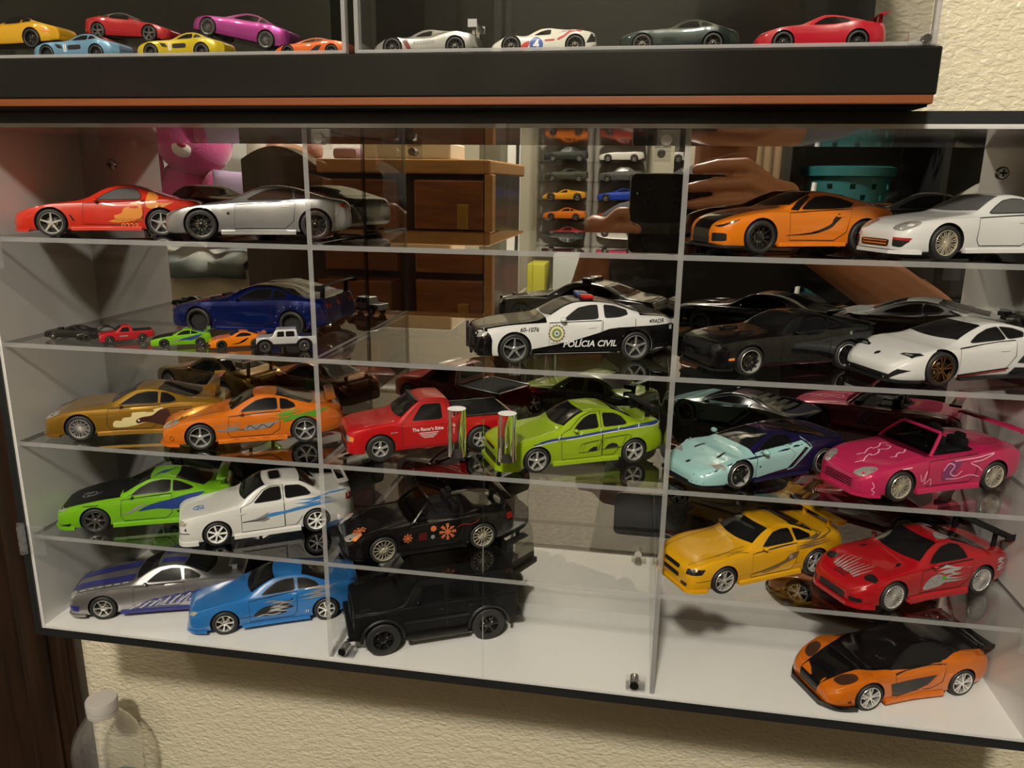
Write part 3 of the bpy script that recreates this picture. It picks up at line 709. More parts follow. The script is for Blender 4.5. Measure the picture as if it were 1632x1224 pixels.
SPEC['eclipse'] = sp(wb=2.51, fo=.98, ro=.86, roofw=.50, r=.33,
    top=[(-.98, .46), (-.94, .56), (-.7, .67), (-.25, .78), (.3, .88), (.52, .92), (.72, 1.0), (1.1, 1.19), (1.38, 1.285), (1.65, 1.30), (2.0, 1.25), (2.5, 1.11), (2.9, 1.02), (3.15, 1.0), (3.28, .94), (3.37, .64)],
    belt=[(-.98, .42), (-.8, .58), (-.4, .72), (0, .80), (.4, .84), (.9, .87), (1.6, .91), (2.1, .95), (2.5, .98), (2.9, .95), (3.2, .88), (3.37, .58)],
    bot=[(-.98, .2), (-.8, .14), (.4, .17), (2.0, .17), (2.9, .22), (3.37, .32)],
    plan=[(-.98, .46), (-.94, .60), (-.78, .73), (-.45, .82), (0, .855), (.4, .855), (1.2, .84), (2.1, .86), (2.6, .865), (3.0, .82), (3.25, .74), (3.37, .60)],
    ws=(.60, 1.34), rg=(1.95, 2.8), sw=[[(.86, .91), (1.1, 1.08), (1.35, 1.19), (1.62, 1.22), (1.84, 1.205), (1.84, .965)], [(1.90, .97), (1.90, 1.2), (2.1, 1.15), (2.42, 1.03), (2.3, 1.0)]],
    door=[(.66, .84), (.62, .42), (.70, .28), (1.7, .28), (1.86, .42), (1.88, .93)], mir=(.86, .94))
SPEC['jetta'] = sp(wb=2.47, fo=.88, ro=1.02, roofw=.58, r=.32, b0=.92, flare=.015,
    top=[(-.88, .60), (-.86, .72), (-.65, .80), (-.1, .89), (.42, .97), (.55, 1.0), (.8, 1.18), (1.08, 1.35), (1.3, 1.42), (1.7, 1.435), (2.1, 1.40), (2.4, 1.25), (2.65, 1.10), (2.85, 1.07), (3.3, 1.05), (3.43, 1.0), (3.49, .68)],
    belt=[(-.88, .54), (-.75, .70), (-.4, .82), (0, .87), (.5, .91), (1.0, .93), (1.8, .95), (2.4, .99), (2.9, 1.0), (3.3, .97), (3.49, .62)],
    bot=[(-.88, .16), (-.75, .12), (.4, .16), (2.0, .16), (2.9, .2), (3.49, .28)],
    plan=[(-.88, .60), (-.86, .70), (-.75, .78), (-.45, .83), (0, .845), (.5, .845), (1.5, .84), (2.4, .85), (2.95, .84), (3.3, .79), (3.44, .72), (3.49, .62)],
    ws=(.62, 1.24), rg=(2.10, 2.58), sw=[[(.92, .99), (1.08, 1.14), (1.2, 1.26), (1.34, 1.315), (1.60, 1.325), (1.62, 1.01)], [(1.72, 1.02), (1.72, 1.325), (2.08, 1.305), (2.24, 1.22), (2.36, 1.08), (2.28, 1.05)]],
    door=[(.60, .91), (.60, .28), (1.66, .28), (1.67, 1.36), (1.36, 1.35), (1.16, 1.28), (.88, 1.02)], mir=(.94, 1.02))
SPEC['r33'] = sp(wb=2.72, fo=.90, ro=1.03, roofw=.54, r=.34, flare=.02,
    top=[(-.90, .58), (-.87, .68), (-.6, .78), (-.1, .86), (.5, .94), (.72, .98), (.95, 1.1), (1.25, 1.26), (1.5, 1.34), (1.8, 1.36), (2.15, 1.31), (2.6, 1.15), (2.95, 1.04), (3.3, 1.02), (3.6, 1.0), (3.70, .92), (3.75, .66)],
    belt=[(-.9, .5), (-.75, .66), (-.4, .78), (0, .84), (.5, .87), (1.0, .89), (1.8, .92), (2.4, .97), (2.8, .98), (3.3, .95), (3.6, .88), (3.75, .60)],
    bot=[(-.9, .18), (-.75, .13), (.5, .16), (2.2, .16), (3.2, .22), (3.75, .34)],
    plan=[(-.9, .58), (-.87, .70), (-.75, .79), (-.45, .85), (0, .875), (.5, .87), (1.4, .86), (2.4, .88), (2.9, .885), (3.35, .85), (3.62, .77), (3.75, .64)],
    ws=(.80, 1.42), rg=(2.1, 2.85), sw=[[(1.12, .95), (1.34, 1.11), (1.52, 1.215), (1.78, 1.255), (2.0, 1.245), (2.06, .97)], [(2.13, .98), (2.1, 1.235), (2.3, 1.19), (2.55, 1.06), (2.52, 1.01)]],
    door=[(.80, .87), (.78, .28), (1.95, .28), (2.1, .45), (2.12, .94)], mir=(1.1, .97))
SPEC['r34'] = dict(SPEC['r33'], wb=2.665, ro=1.0)
SPEC['integra'] = sp(wb=2.57, fo=.90, ro=.95, roofw=.52, r=.325,
    top=[(-.90, .50), (-.87, .60), (-.62, .71), (-.15, .82), (.35, .91), (.52, .95), (.75, 1.06), (1.08, 1.23), (1.35, 1.315), (1.7, 1.33), (2.05, 1.29), (2.5, 1.14), (2.85, 1.04), (3.15, 1.01), (3.38, .98), (3.47, .88), (3.52, .62)],
    belt=[(-.9, .44), (-.74, .60), (-.38, .74), (0, .81), (.45, .85), (.95, .88), (1.7, .91), (2.2, .95), (2.6, .97), (3.0, .94), (3.35, .86), (3.52, .56)],
    bot=[(-.9, .18), (-.74, .14), (.4, .17), (2.0, .17), (3.0, .22), (3.52, .32)],
    plan=[(-.9, .50), (-.87, .62), (-.74, .73), (-.45, .81), (0, .845), (.45, .845), (1.3, .83), (2.2, .85), (2.7, .855), (3.1, .82), (3.4, .73), (3.52, .60)],
    ws=(.60, 1.30), rg=(1.98, 2.72), sw=[[(.92, .93), (1.12, 1.08), (1.34, 1.195), (1.58, 1.235), (1.78, 1.235), (1.80, .965)], [(1.87, .97), (1.87, 1.23), (2.1, 1.2), (2.32, 1.11), (2.42, 1.02), (2.36, 1.0)]],
    door=[(.62, .85), (.62, .28), (1.72, .28), (1.82, .42), (1.84, .94)], mir=(.92, .96))
SPEC['veilside'] = sp(wb=2.425, fo=.92, ro=.92, roofw=.46, r=.33, flare=.02,
    top=[(-.92, .36), (-.88, .44), (-.6, .58), (-.15, .72), (.3, .80), (.56, .85), (.75, .93), (1.15, 1.12), (1.4, 1.19), (1.65, 1.20), (1.95, 1.16), (2.4, 1.04), (2.85, .96), (3.1, .95), (3.26, .90), (3.345, .62)],
    belt=[(-.92, .32), (-.72, .48), (-.35, .68), (0, .77), (.35, .76), (.8, .76), (1.5, .79), (2.0, .88), (2.4, .94), (2.75, .93), (3.1, .86), (3.345, .56)],
    bot=[(-.92, .14), (-.72, .11), (.4, .14), (1.9, .14), (2.8, .2), (3.345, .30)],
    plan=[(-.92, .50), (-.88, .64), (-.74, .78), (-.45, .88), (-.05, .92), (.35, .91), (1.1, .88), (2.0, .93), (2.5, .95), (2.9, .91), (3.22, .80), (3.345, .64)],
    ws=(.62, 1.34), rg=(1.85, 2.5), sw=[[(.94, .84), (1.16, .99), (1.4, 1.09), (1.62, 1.115), (1.84, 1.09), (1.9, .88)]],
    door=[(.66, .76), (.64, .30), (1.6, .30), (1.88, .45), (1.95, .86)], mir=None)
SPEC['gwagon'] = sp(wb=2.85, fo=.74, ro=.85, roofw=.74, r=.46, b0=.97, sq=1, cr=.03, sharp=30, ra=1.10,
    top=[(-.74, .86), (-.73, 1.20), (-.70, 1.27), (-.2, 1.31), (.5, 1.35), (.56, 1.38), (.62, 1.44), (.84, 1.78), (.93, 1.90), (1.05, 1.95), (1.6, 1.97), (3.0, 1.96), (3.50, 1.93), (3.62, 1.86), (3.69, 1.4), (3.70, 1.0)],
    belt=[(-.74, .84), (-.72, 1.17), (-.2, 1.22), (.5, 1.25), (1.2, 1.26), (2.2, 1.26), (3.4, 1.26), (3.66, 1.25), (3.70, .98)],
    bot=[(-.74, .48), (-.6, .46), (.5, .48), (2.3, .48), (3.2, .56), (3.70, .60)],
    plan=[(-.74, .80), (-.72, .86), (-.6, .90), (0, .92), (1.0, .92), (2.8, .92), (3.5, .91), (3.66, .88), (3.70, .84)], flare=.045,
    ws=(.60, .96), rg=None, sw=[[(.92, 1.34), (1.06, 1.78), (1.66, 1.80), (1.66, 1.34)], [(1.76, 1.34), (1.76, 1.80), (2.46, 1.80), (2.46, 1.34)], [(2.58, 1.34), (2.58, 1.79), (3.34, 1.78), (3.40, 1.34)]],
    door=[(.74, 1.26), (.74, .62), (1.70, .62), (1.70, 1.86), (1.0, 1.84)], mir=(.9, 1.42))
SPEC['charger70'] = sp(wb=2.97, fo=.95, ro=1.25, roofw=.56, r=.36, flare=.01,
    top=[(-.95, .62), (-.93, .78), (-.6, .86), (.2, .92), (.85, .97), (.98, 1.0), (1.25, 1.2), (1.5, 1.32), (1.8, 1.35), (2.2, 1.32), (2.8, 1.14), (3.3, 1.0), (3.9, .98), (4.15, .92), (4.22, .66)],
    belt=[(-.95, .58), (-.8, .74), (-.4, .84), (0, .88), (.8, .88), (1.6, .88), (2.3, .95), (2.9, .98), (3.5, .95), (4.1, .86), (4.22, .6)],
    bot=[(-.95, .26), (-.7, .22), (2.4, .22), (3.5, .28), (4.22, .4)],
    plan=[(-.95, .78), (-.93, .84), (-.7, .91), (0, .95), (1.4, .92), (2.8, .97), (3.6, .94), (4.1, .84), (4.22, .74)],
    ws=(1.04, 1.58), rg=(2.2, 3.1), sw=[[(1.36, .95), (1.56, 1.15), (1.75, 1.25), (2.1, 1.24), (2.5, 1.06), (2.3, .99)]], door=[(1.0, .9), (1.0, .34), (2.2, .34), (2.3, .95)], mir=None)
SPEC['gladiator'] = sp(wb=3.2, fo=.70, ro=1.0, roofw=.70, r=.48, b0=.96, sq=1, cr=.03, sharp=30,
    top=[(-.70, .9), (-.68, 1.2), (-.4, 1.26), (.5, 1.30), (.6, 1.34), (.75, 1.62), (.9, 1.84), (1.05, 1.90), (2.5, 1.90), (2.6, 1.82), (2.66, 1.34), (2.7, 1.28), (4.1, 1.28), (4.17, 1.25), (4.2, .95)],
    belt=[(-.70, .86), (-.65, 1.15), (.5, 1.2), (2.6, 1.2), (4.1, 1.22), (4.2, .9)], bot=[(-.70, .5), (.5, .5), (2.6, .5), (4.2, .62)],
    plan=[(-.70, .72), (-.6, .78), (.3, .84), (1.0, .88), (2.6, .88), (4.1, .87), (4.2, .82)], flare=.09,
    ws=(.64, .94), rg=None, sw=[[(.98, 1.3), (1.06, 1.72), (1.58, 1.74), (1.58, 1.3)], [(1.72, 1.3), (1.72, 1.74), (2.4, 1.74), (2.44, 1.3)]], door=[(.8, 1.2), (.8, .6), (1.64, .6), (1.64, 1.2)], mir=None)
SPEC['gt40'] = sp(wb=2.65, fo=.90, ro=.85, roofw=.44, r=.37, flare=.02,
    top=[(-.9, .36), (-.86, .44), (-.5, .64), (-.15, .78), (.15, .80), (.45, .78), (.62, .80), (.95, .98), (1.25, 1.10), (1.55, 1.12), (1.85, 1.08), (2.3, 1.03), (2.7, 1.0), (3.1, .94), (3.35, .88), (3.45, .80), (3.5, .55)],
    belt=[(-.9, .32), (-.6, .52), (-.2, .72), (.1, .76), (.5, .70), (1.0, .70), (1.6, .74), (2.1, .86), (2.6, .95), (3.0, .90), (3.4, .78), (3.5, .50)],
    bot=[(-.9, .16), (-.6, .13), (2.0, .15), (3.0, .22), (3.5, .34)],
    plan=[(-.9, .5), (-.86, .64), (-.65, .8), (-.2, .88), (.4, .87), (1.2, .84), (2.1, .88), (2.7, .9), (3.2, .84), (3.45, .72), (3.5, .62)],
    ws=(.66, 1.20), rg=(1.75, 2.4), sw=[[(.92, .78), (1.2, .95), (1.45, 1.02), (1.62, 1.02), (1.62, .80)]], door=[(.6, .7), (.6, .25), (1.6, .25), (1.7, .74)], mir=(.7, .9))
SPEC['amg'] = sp(wb=2.63, fo=.90, ro=1.0, roofw=.52, r=.36, flare=.02,
    top=[(-.9, .5), (-.87, .62), (-.6, .76), (-.1, .86), (.6, .92), (.95, .95), (1.1, 1.0), (1.45, 1.2), (1.75, 1.285), (2.0, 1.29), (2.35, 1.22), (2.8, 1.04), (3.2, .92), (3.5, .84), (3.6, .72), (3.63, .5)],
    belt=[(-.9, .46), (-.7, .64), (-.3, .78), (0, .84), (.6, .86), (1.2, .87), (1.9, .90), (2.4, .95), (2.8, .93), (3.3, .80), (3.63, .46)],
    bot=[(-.9, .22), (-.6, .17), (2.2, .18), (3.2, .24), (3.63, .32)],
    plan=[(-.9, .52), (-.86, .66), (-.7, .78), (-.4, .87), (0, .91), (.6, .9), (1.4, .88), (2.3, .92), (2.8, .93), (3.3, .84), (3.63, .6)],
    ws=(1.02, 1.68), rg=(2.2, 2.95), sw=[[(1.3, .94), (1.52, 1.09), (1.75, 1.18), (2.05, 1.19), (2.14, .96)], [(2.19, .97), (2.19, 1.17), (2.4, 1.12), (2.62, 1.01)]], door=[(1.0, .86), (1.0, .3), (2.0, .3), (2.16, .93)], mir=(1.26, .98))
# ================================================================ the cars
G_BIG = 'model cars in the mirror-backed case'
G_TINY = 'tiny cars standing along the second shelf'
G_SMALL = 'small cars in the clear cases on top'
M_BLK = pm('black_paint', (.004, .004, .0045), .25, coat=1.0, spec=.1)
M_BLKM = pm('satin_black', (.006, .006, .0065), .42, spec=.25)
M_TRIM = pm('black_trim', (.010, .010, .010), .35)
M_LAMP = pm('lamp_clear', (.55, .54, .50), .12, .55, coat=1)
M_LAMPD = pm('lamp_dark', (.012, .012, .012), .15, 0, coat=.5)
M_RED = pm('tail_lamp_red', (.35, .012, .012), .15, coat=1)
M_AMB = pm('lamp_amber', (.75, .25, .05), .2, coat=1)
M_DW = pm('print_white', (.74, .74, .74), .35)
M_DG = pm('print_grey', (.30, .30, .30), .3, .3)
M_DS = pm('print_silver', (.55, .55, .55), .25, .6)
M_DB = pm('print_blue', (.018, .045, .20), .3)
M_DK = pm('print_black', (.012, .012, .012), .35)
M_GOLDR = pm('champagne_chrome', (.82, .76, .62), .17, .72, coat=.6)
M_GUN = pm('gunmetal', (.26, .26, .26), .18, .8)
M_WRIM = pm('white_rim', (.80, .80, .78), .3)
M_BRIM = pm('black_rim', (.012, .012, .012), .25, .3, coat=.5)
M_BRONZE = pm('bronze_rim', (.30, .15, .06), .25, 1.0)
M_SILRIM = pm('silver_rim', (.50, .50, .51), .25, .7)

def mk(key, label, pl, pmat, name='model_car', wheel=('5', None, .70, None), group=G_BIG, glass=None, detail=1.0, simple=False, door=True, mirror=True, handle=True, **over):
    s = dict(SPEC[key]); s['paint'] = pmat; s.update(over)
    loc, yaw, S = pl(s) if callable(pl) else pl
    root = thing(name, label, 'model car', loc, yaw, group)
    c = Car(s, S, root, detail)
    gl = glass or M_GLASS
    if s['ws']: c.glass('windshield', *s['ws'], mat=gl)
    if s['rg']: c.glass('rear_window', *s['rg'], mat=gl, front=False, bow=.14)
    for sw in s['sw']: c.patch('side_window', glass or M_OPEN, 'side', rnd(sw, .16), .010, label=None)
    if s['sw'] and not simple:
        for sw in s['sw']: c.patch('window_rubber', M_TRIM, 'side', strip(rnd(sw, .16), .014, True), .012)
    if not simple:
        d = s['door']
        if door: c.doorpanel(d, handle=((d[-1][0] - .36), s['belt'][0][1] * 0 + c.belt(d[-1][0] - .3) - .15) if handle else None)
        if mirror and s['mir']: c.mirrors(*s['mir'], size=mirror if mirror is not True else .75)
    st, rm, ratio, lip = wheel
    c.wheels(st, rm, ratio, lip)
    return c
def P(row, fw, rw=None, yaw=None, scale=None): return lambda s: place(row, fw, rw, s, yaw, scale)
def hood(c, x0, x1, k0, k1=None, n=10):
    k1 = k1 or k0; L = []; R_ = []
    for i in range(n + 1):
        x = x0 + (x1 - x0) * i / n; w = c.w(x) * (k0 + (k1 - k0) * i / n); L.append((x, -w)); R_.append((x, w))
    return L + R_[::-1]
def hoodline(c, x0, x1, k): 
    for sd in (-1, 1): c.patch('hood_seam', M_TRIM, 'top', strip([(x0 + (x1 - x0) * i / 8, sd * k * c.w(x0 + (x1 - x0) * i / 8)) for i in range(9)], .012), .008)
def flame(x0, x1, z0, z1, n, seed, slant=.0, wmin=.01):
    r = random.Random(seed); out = []
    for i in range(n):
        t = i / max(1, n - 1); zc = z0 + (z1 - z0) * t; a = x0 + r.uniform(0, .25) * (x1 - x0); b = x1 - r.uniform(0, .4) * (x1 - x0); h = abs(z1 - z0) / n * r.uniform(.5, 1.1) + wmin
        m_ = (a + b) / 2; w = r.uniform(-.03, .03)
        top = [(a, zc + slant * a), (a + (b - a) * .3, zc + h * .6 + w + slant * (a + (b - a) * .3)), (a + (b - a) * .65, zc + h * .25 - w + slant * (a + (b - a) * .65)), (b, zc + slant * b)]
        bot = [(a + (b - a) * .6, zc - h * .35 - w + slant * (a + (b - a) * .6)), (a + (b - a) * .3, zc - h * .5 + w + slant * (a + (b - a) * .3))]
        out.append(crv(top, 4, False) + crv(bot, 4, False))
    return out
def squiggle(pts, w): return strip(crv(pts, 5, False), w)
def intake(c, y, z0, z1, mat=None, y0=0., name='front_intake', proj='front'):
    if y0: 
        for sd in (-1, 1): c.patch(name, mat or M_TRIM, 'front', rnd([(sd * y0, z0), (sd * y, z0 + .02), (sd * y, z1), (sd * y0, z1)], .2), .007)
    else: c.patch(name, mat or M_TRIM, 'front', rnd([(-y, z0), (y, z0), (y * 1.05, z1), (-y * 1.05, z1)], .18), .007)
def lamps(c, poly, mat=None, proj='quarter', name='headlight', off=.010):
    if proj in ('top', 'front', 'rear'):
        for sd in (-1, 1):
            q_ = [(a, sd * b) for a, b in poly] if proj == 'top' else [(sd * a, b) for a, b in poly]
            c.patch(name, mat or M_LAMP, proj, q_, off)
    else: c.patch(name, mat or M_LAMP, proj, poly, off, mirror=True)
def sill(c, mat, x0, x1, z0, z1): c.patch('sill_print', mat, 'side', [(x0, z0), (x1, z0), (x1, z1), (x0, z1)], .009)
def tail(c, z0=.66, z1=.78, y0=.3, y1=.62): lamps(c, rnd([(y0, z0), (y1, z0), (y1, z1), (y0, z1)]), M_RED, 'rear', 'taillight')
def splitter(c, mat, x, z=.10, drop=.05, k=1.02, ext=.05):
    vs = []; fs = []; xs = [c.x0 - ext + i * (x - c.x0 + ext) / 10 for i in range(11)]
    for i, xx in enumerate(xs):
        w = c.w(max(xx, c.x0 + .02)) * k if i else c.w(c.x0 + .01) * .96
        for y, zz in ((-w, z), (-w, z + drop), (w, z + drop), (w, z)): vs.append(c.X((xx, y, zz)))
    for i in range(10):
        for k_ in range(4): fs.append((i * 4 + k_, (i + 1) * 4 + k_, (i + 1) * 4 + (k_ + 1) % 4, i * 4 + (k_ + 1) % 4))
    fs.append((0, 1, 2, 3)); fs.append((43, 42, 41, 40))
    MB().add(vs, fs).obj('front_splitter', mat, c.root)
def skirt(c, mat, x0, x1, z0, z1, out=.03):
    for sd in (-1, 1):
        m = MB(); vs = []; fs = []
        for i in range(9):
            x = x0 + (x1 - x0) * i / 8; w = c.w(x)
            for y, zz in ((w * .9, z0), (w + out, z0), (w + out * .8, z0 + (z1 - z0) * .7), (w * .97, z1)): vs.append(c.X((x, sd * y, zz)))
        for i in range(8):
            for k_ in range(4): fs.append((i * 4 + k_, (i + 1) * 4 + k_, (i + 1) * 4 + (k_ + 1) % 4, i * 4 + (k_ + 1) % 4))
        fs.append((0, 1, 2, 3)); fs.append((35, 34, 33, 32)); m.add(vs, fs).obj('side_skirt', mat, c.root, True, 30)
def roadster_top(c, frame_mat, glass=None, seatmat=None):
    seatmat = seatmat or M_BLKM; rake = [(.74, .90), (.92, 1.07), (1.10, 1.235), (1.16, 1.265)]
    y0 = c.w(.8) * .86; y1 = .54
    pts = [c.X((.74, -y0, .87)), c.X((.93, -(y0 * .55 + y1 * .45), 1.07)), c.X((1.12, -y1, 1.245)), c.X((1.17, -y1 * .9, 1.275)), c.X((1.15, 0, 1.285)), c.X((1.17, y1 * .9, 1.275)), c.X((1.12, y1, 1.245)), c.X((.93, (y0 * .55 + y1 * .45), 1.07)), c.X((.74, y0, .87))]
    MB().tube(pts, .036 * c.S, 8).obj('windshield_frame', frame_mat, c.root, True)
    vs = []; fs = []
    for i in range(9):
        t = i / 8; x = .66 + .50 * t; z = .88 + .39 * t; yw = y0 * (1 - t) + y1 * .95 * t
        for k in range(9): y = -yw + 2 * yw * k / 8; vs.append(c.X((x - .07 * (1 - (y / yw) ** 2) * (1 - t * .7), y, z)))
    for i in range(8):
        for k in range(8): fs.append((i * 9 + k, i * 9 + k + 1, (i + 1) * 9 + k + 1, (i + 1) * 9 + k))
    link('windshield', mesh('windshield', vs, fs, glass or clear_mat('smoked_clear', (.42, .42, .42), 1.6), True), c.root)
    c.patch('cockpit', M_BLKM, 'top', rnd([(.86, -.66), (1.95, -.66), (2.05, -.3), (2.05, .3), (1.95, .66), (.86, .66)], .15), .008)
    for sd in (-1, 1):
        c.box('seat', seatmat, 1.35, 1.85, sd * .34 - .22, sd * .34 + .22, .74, .93, .05)
        c.box('seat_back', seatmat, 1.70, 1.92, sd * .34 - .22, sd * .34 + .22, .84, 1.12, .06)
        c.box('head_rest', seatmat, 1.80, 1.94, sd * .34 - .12, sd * .34 + .12, 1.06, 1.20, .05)
    c.box('dashboard', seatmat, .84, 1.02, -.66, .66, .84, .95, .04)
    mw = MB().lathe([(.13, -.015), (.15, 0), (.13, .015), (.115, 0), (.13, -.015)], (0, 0, 0), 'x', 16)
    mw.v = [c.X((1.12, -.34, .98)) + v * c.S for v in mw.v]; mw.obj('steering_wheel', M_TRIM, c.root, True)

# ---- row 1 ------------------------------------------------------
M_RD = paint('red_orange_paint', '#d0301c'); M_FLAME = pm('print_orange', '#d98a3c', .3, coat=.6)
c = mk('rx7', 'red coupe with tan flame print, number 0223 and five-spoke chrome wheels', P(1, (84, 377.5), (259, 376.5)), M_RD, wheel=('5s', None, .76, None), glass=M_GLASS2)
c.patch('flame_print', M_FLAME, 'side', [crv([(1.25, .36), (1.4, .42), (1.38, .50), (1.55, .56), (1.62, .68), (1.75, .72), (1.78, .80), (1.9, .82), (2.0, .86), (2.02, .62), (2.0, .48), (1.8, .38), (1.5, .335)], 3), crv([(2.12, .72), (2.14, .98), (2.22, 1.08), (2.4, .95), (2.36, .82), (2.6, .80), (2.75, .84), (2.5, .70), (2.3, .66)], 3)], .0085)
c.patch('lettering', M_FLAME, 'side', textpolys('0223', 1.52, .185, .20, 0), .011, mirror=False)
c.patch('lettering', pm('print_dark_orange', '#b3702c', .4), 'side', [p for i in range(7) for p in squiggle([(1.40 + .09 * i, .37), (1.42 + .09 * i, .43), (1.46 + .09 * i, .40 + .02 * (i % 2)), (1.45 + .09 * i, .36)], .016)], .013)
lamps(c, rnd([(-.55, .50), (-.3, .53), (-.28, .58), (-.52, .57)]), M_AMB, 'quarter'); intake(c, .42, .22, .34); tail(c)
c.patch('side_vent', M_TRIM, 'side', [(.40, .52), (.47, .38), (.52, .38), (.44, .52)], .01)
skirt(c, M_RD, .42, 1.98, .15, .24, .03); splitter(c, M_RD, -.5, .12, .06, 1.02, .03)

M_SIL = paint('silver_paint', (.48, .48, .49), .75)
c = mk('z', 'silver coupe with a dark bonnet beside the red flame-print coupe', P(1, (322, 383), (504, 382.5)), M_SIL, mirror=False, wheel=('10', M_BRIM, .76, M_CHROME), glass=pm('brown_window', (.05, .028, .02), .07, coat=.6))
c.patch('bonnet_panel', M_BLK, 'top', hood(c, -.60, .70, .62, .70), .009)
lamps(c, rnd([(-.42, .56), (-.2, .60), (.30, .78), (.18, .70), (-.2, .55)]), M_LAMP); intake(c, .40, .22, .44)
lamps(c, rnd([(.34, .74), (.72, .70), (.70, .84), (.40, .86)]), M_RED, 'rear', 'taillight')
lamps(c, rnd([(3.20, .80), (3.45, .70), (3.42, .80), (3.20, .88)]), M_RED, 'side', 'taillight')
c.patch('badge', M_DK, 'side', circ(.62, .62, .035), .01); skirt(c, M_SIL, .44, 2.14, .13, .24, .03)
c.patch('fender_vent', M_DG, 'side', strip([(.50, .70), (.62, .70), (.70, .66)], .02), .01)

M_OR = paint('orange_paint', '#e07a14')
c = mk('gr', 'orange coupe with wide black bonnet stripe, black door swoosh and black wheels', P(1, (1213, 405), None, 24, 1 / 32), M_OR, mirror=False, wheel=('10', M_BRIM, .72, None))
c.patch('bonnet_stripe', M_BLK, 'top', [(-.90, -.34), (-.6, -.42), (0, -.40), (.62, -.52), (.62, .52), (0, .40), (-.6, .42), (-.90, .34)], .009)
c.patch('nose_stripe', M_BLK, 'front', [(-.34, .30), (.34, .30), (.36, .60), (-.36, .60)], .009)
c.patch('door_swoosh', M_BLK, 'side', crv([(.55, .38), (1.2, .40), (1.62, .52), (1.78, .66), (1.92, .80), (1.80, .78), (1.82, .84), (1.70, .72), (1.62, .60), (1.2, .44)], 3), .010)
c.patch('pillar_black', M_BLK, 'side', [(.72, .90), (.98, 1.08), (1.25, 1.21), (1.28, 1.17), (1.0, .96), (.90, .89)], .008)
lamps(c, rnd([(-.42, .56), (-.1, .60), (.36, .72), (.20, .64), (-.2, .54)]), M_LAMPD)
intake(c, .74, .24, .42, None, .46); splitter(c, M_TRIM, -.45, .12, .05); intake(c, .36, .20, .36); tail(c)
c.wing(3.2, 1.03, .62, .22, mat=M_OR, tilt=-.1); skirt(c, M_OR, .42, 2.02, .15, .23, .03)

M_WH = paint('white_paint', (.74, .74, .73))
def supra_front(c, fog=None):
    lamps(c, crv([(-.46, .58), (-.2, .56), (.12, .64), (.22, .72), (-.1, .72), (-.38, .66)], 3), M_LAMP)
    intake(c, .40, .24, .38); tail(c, .70, .82)
c = mk('supra', 'white coupe with chrome mesh wheels and grey windscreen beside the orange striped coupe', P(1, (1506, 415.5), None, 22, 1 / 31.5), M_WH, mirror=False, wheel=('mesh', M_GOLDR, .74, None), glass=M_GLASS2)
supra_front(c)
for z in (.28, .335): c.patch('grille_bar', M_CHROME, 'front', [(-.36, z), (.36, z), (.36, z + .022), (-.36, z + .022)], .014)
for sd in (-1, 1):
    c.patch('front_intake', M_TRIM, 'front', rnd([(sd * .50, .26), (sd * .66, .24), (sd * .76, .38), (sd * .50, .40)]), .008)
    c.patch('fog_lamp', M_RED, 'front', [(sd * .50, .385), (sd * .74, .37), (sd * .76, .42), (sd * .50, .43)], .011)
skirt(c, M_WH, .42, 2.1, .14, .24, .035); splitter(c, M_WH, -.5, .11, .07); c.wing(3.3, 1.16, .70, .24, arch=.05)
hoodline(c, -.85, .6, .62)

# ---- row 2 ------------------------------------------------------
M_BLU = paint('blue_flake_paint', (.004, .016, .15), .65)
c = mk('gtr', 'dark metallic blue wide-body coupe with black roof and rear wing behind the tiny cars', P(2, (316, 531.5), (474, 538), None, 1 / 34.5), M_BLU, wheel=('dish', M_BRIM, .76, None))
c.patch('roof_panel', M_BLK, 'top', hood(c, 1.5, 2.25, .60, .62), .007)
c.patch('bonnet_panel', M_BLK, 'top', hood(c, -.75, .82, .70), .009)
for sd in (-1, 1): c.box('bonnet_vent', M_BLKM, .15, .45, sd * .34 - .14, sd * .34 + .14, .92, .98, .02)
lamps(c, rnd([(-.40, .68), (.12, .76), (.22, .84), (-.2, .76)]), M_LAMP); intake(c, .5, .24, .5)
c.wing(3.55, 1.38, .86, .30, mat=M_BLKM, ends=.16, base=.95, pmat=M_BLKM)
for sd in (-1, 1): c.patch('taillight', M_RED, 'rear', circ(sd * .52, .84, .075), .01); c.patch('taillight', M_RED, 'rear', circ(sd * .32, .84, .075), .01)
for xc in (0, c.wb):
    m = MB()
    for k in range(9):
        a = math.pi * (k / 8); px = xc - .5 * math.cos(a); pz = .38 + .48 * math.sin(a)
        for sd in (-1, 1): m.ball(c.X((px, sd * (c.w(px) * .99), min(pz, c.belt(px) - .04))), .014 * c.S, .014 * c.S, .014 * c.S, 6, 4)
    m.obj('fender_rivets', M_CHROME, c.root)
c.patch('gill_vent', M_BLU, 'side', [p for i in range(4) for p in strip([(.56 + i * .03, .62 - i * .09), (.68 + i * .02, .58 - i * .09)], .03)], .012)
skirt(c, M_BLU, .5, 2.25, .12, .22, .05)
for sd in (-1, 1): m = MB().lathe([(.045, -.02), (.055, 0), (.055, .14), (0, .14)], (0, 0, 0), 'x', 12); m.v = [c.X((c.x1 + .02, sd * .5, .30)) - Vector((v.x * c.S, v.y * c.S, v.z * c.S)) for v in m.v]; m.obj('exhaust_pipe', M_CHROME, c.root, True)

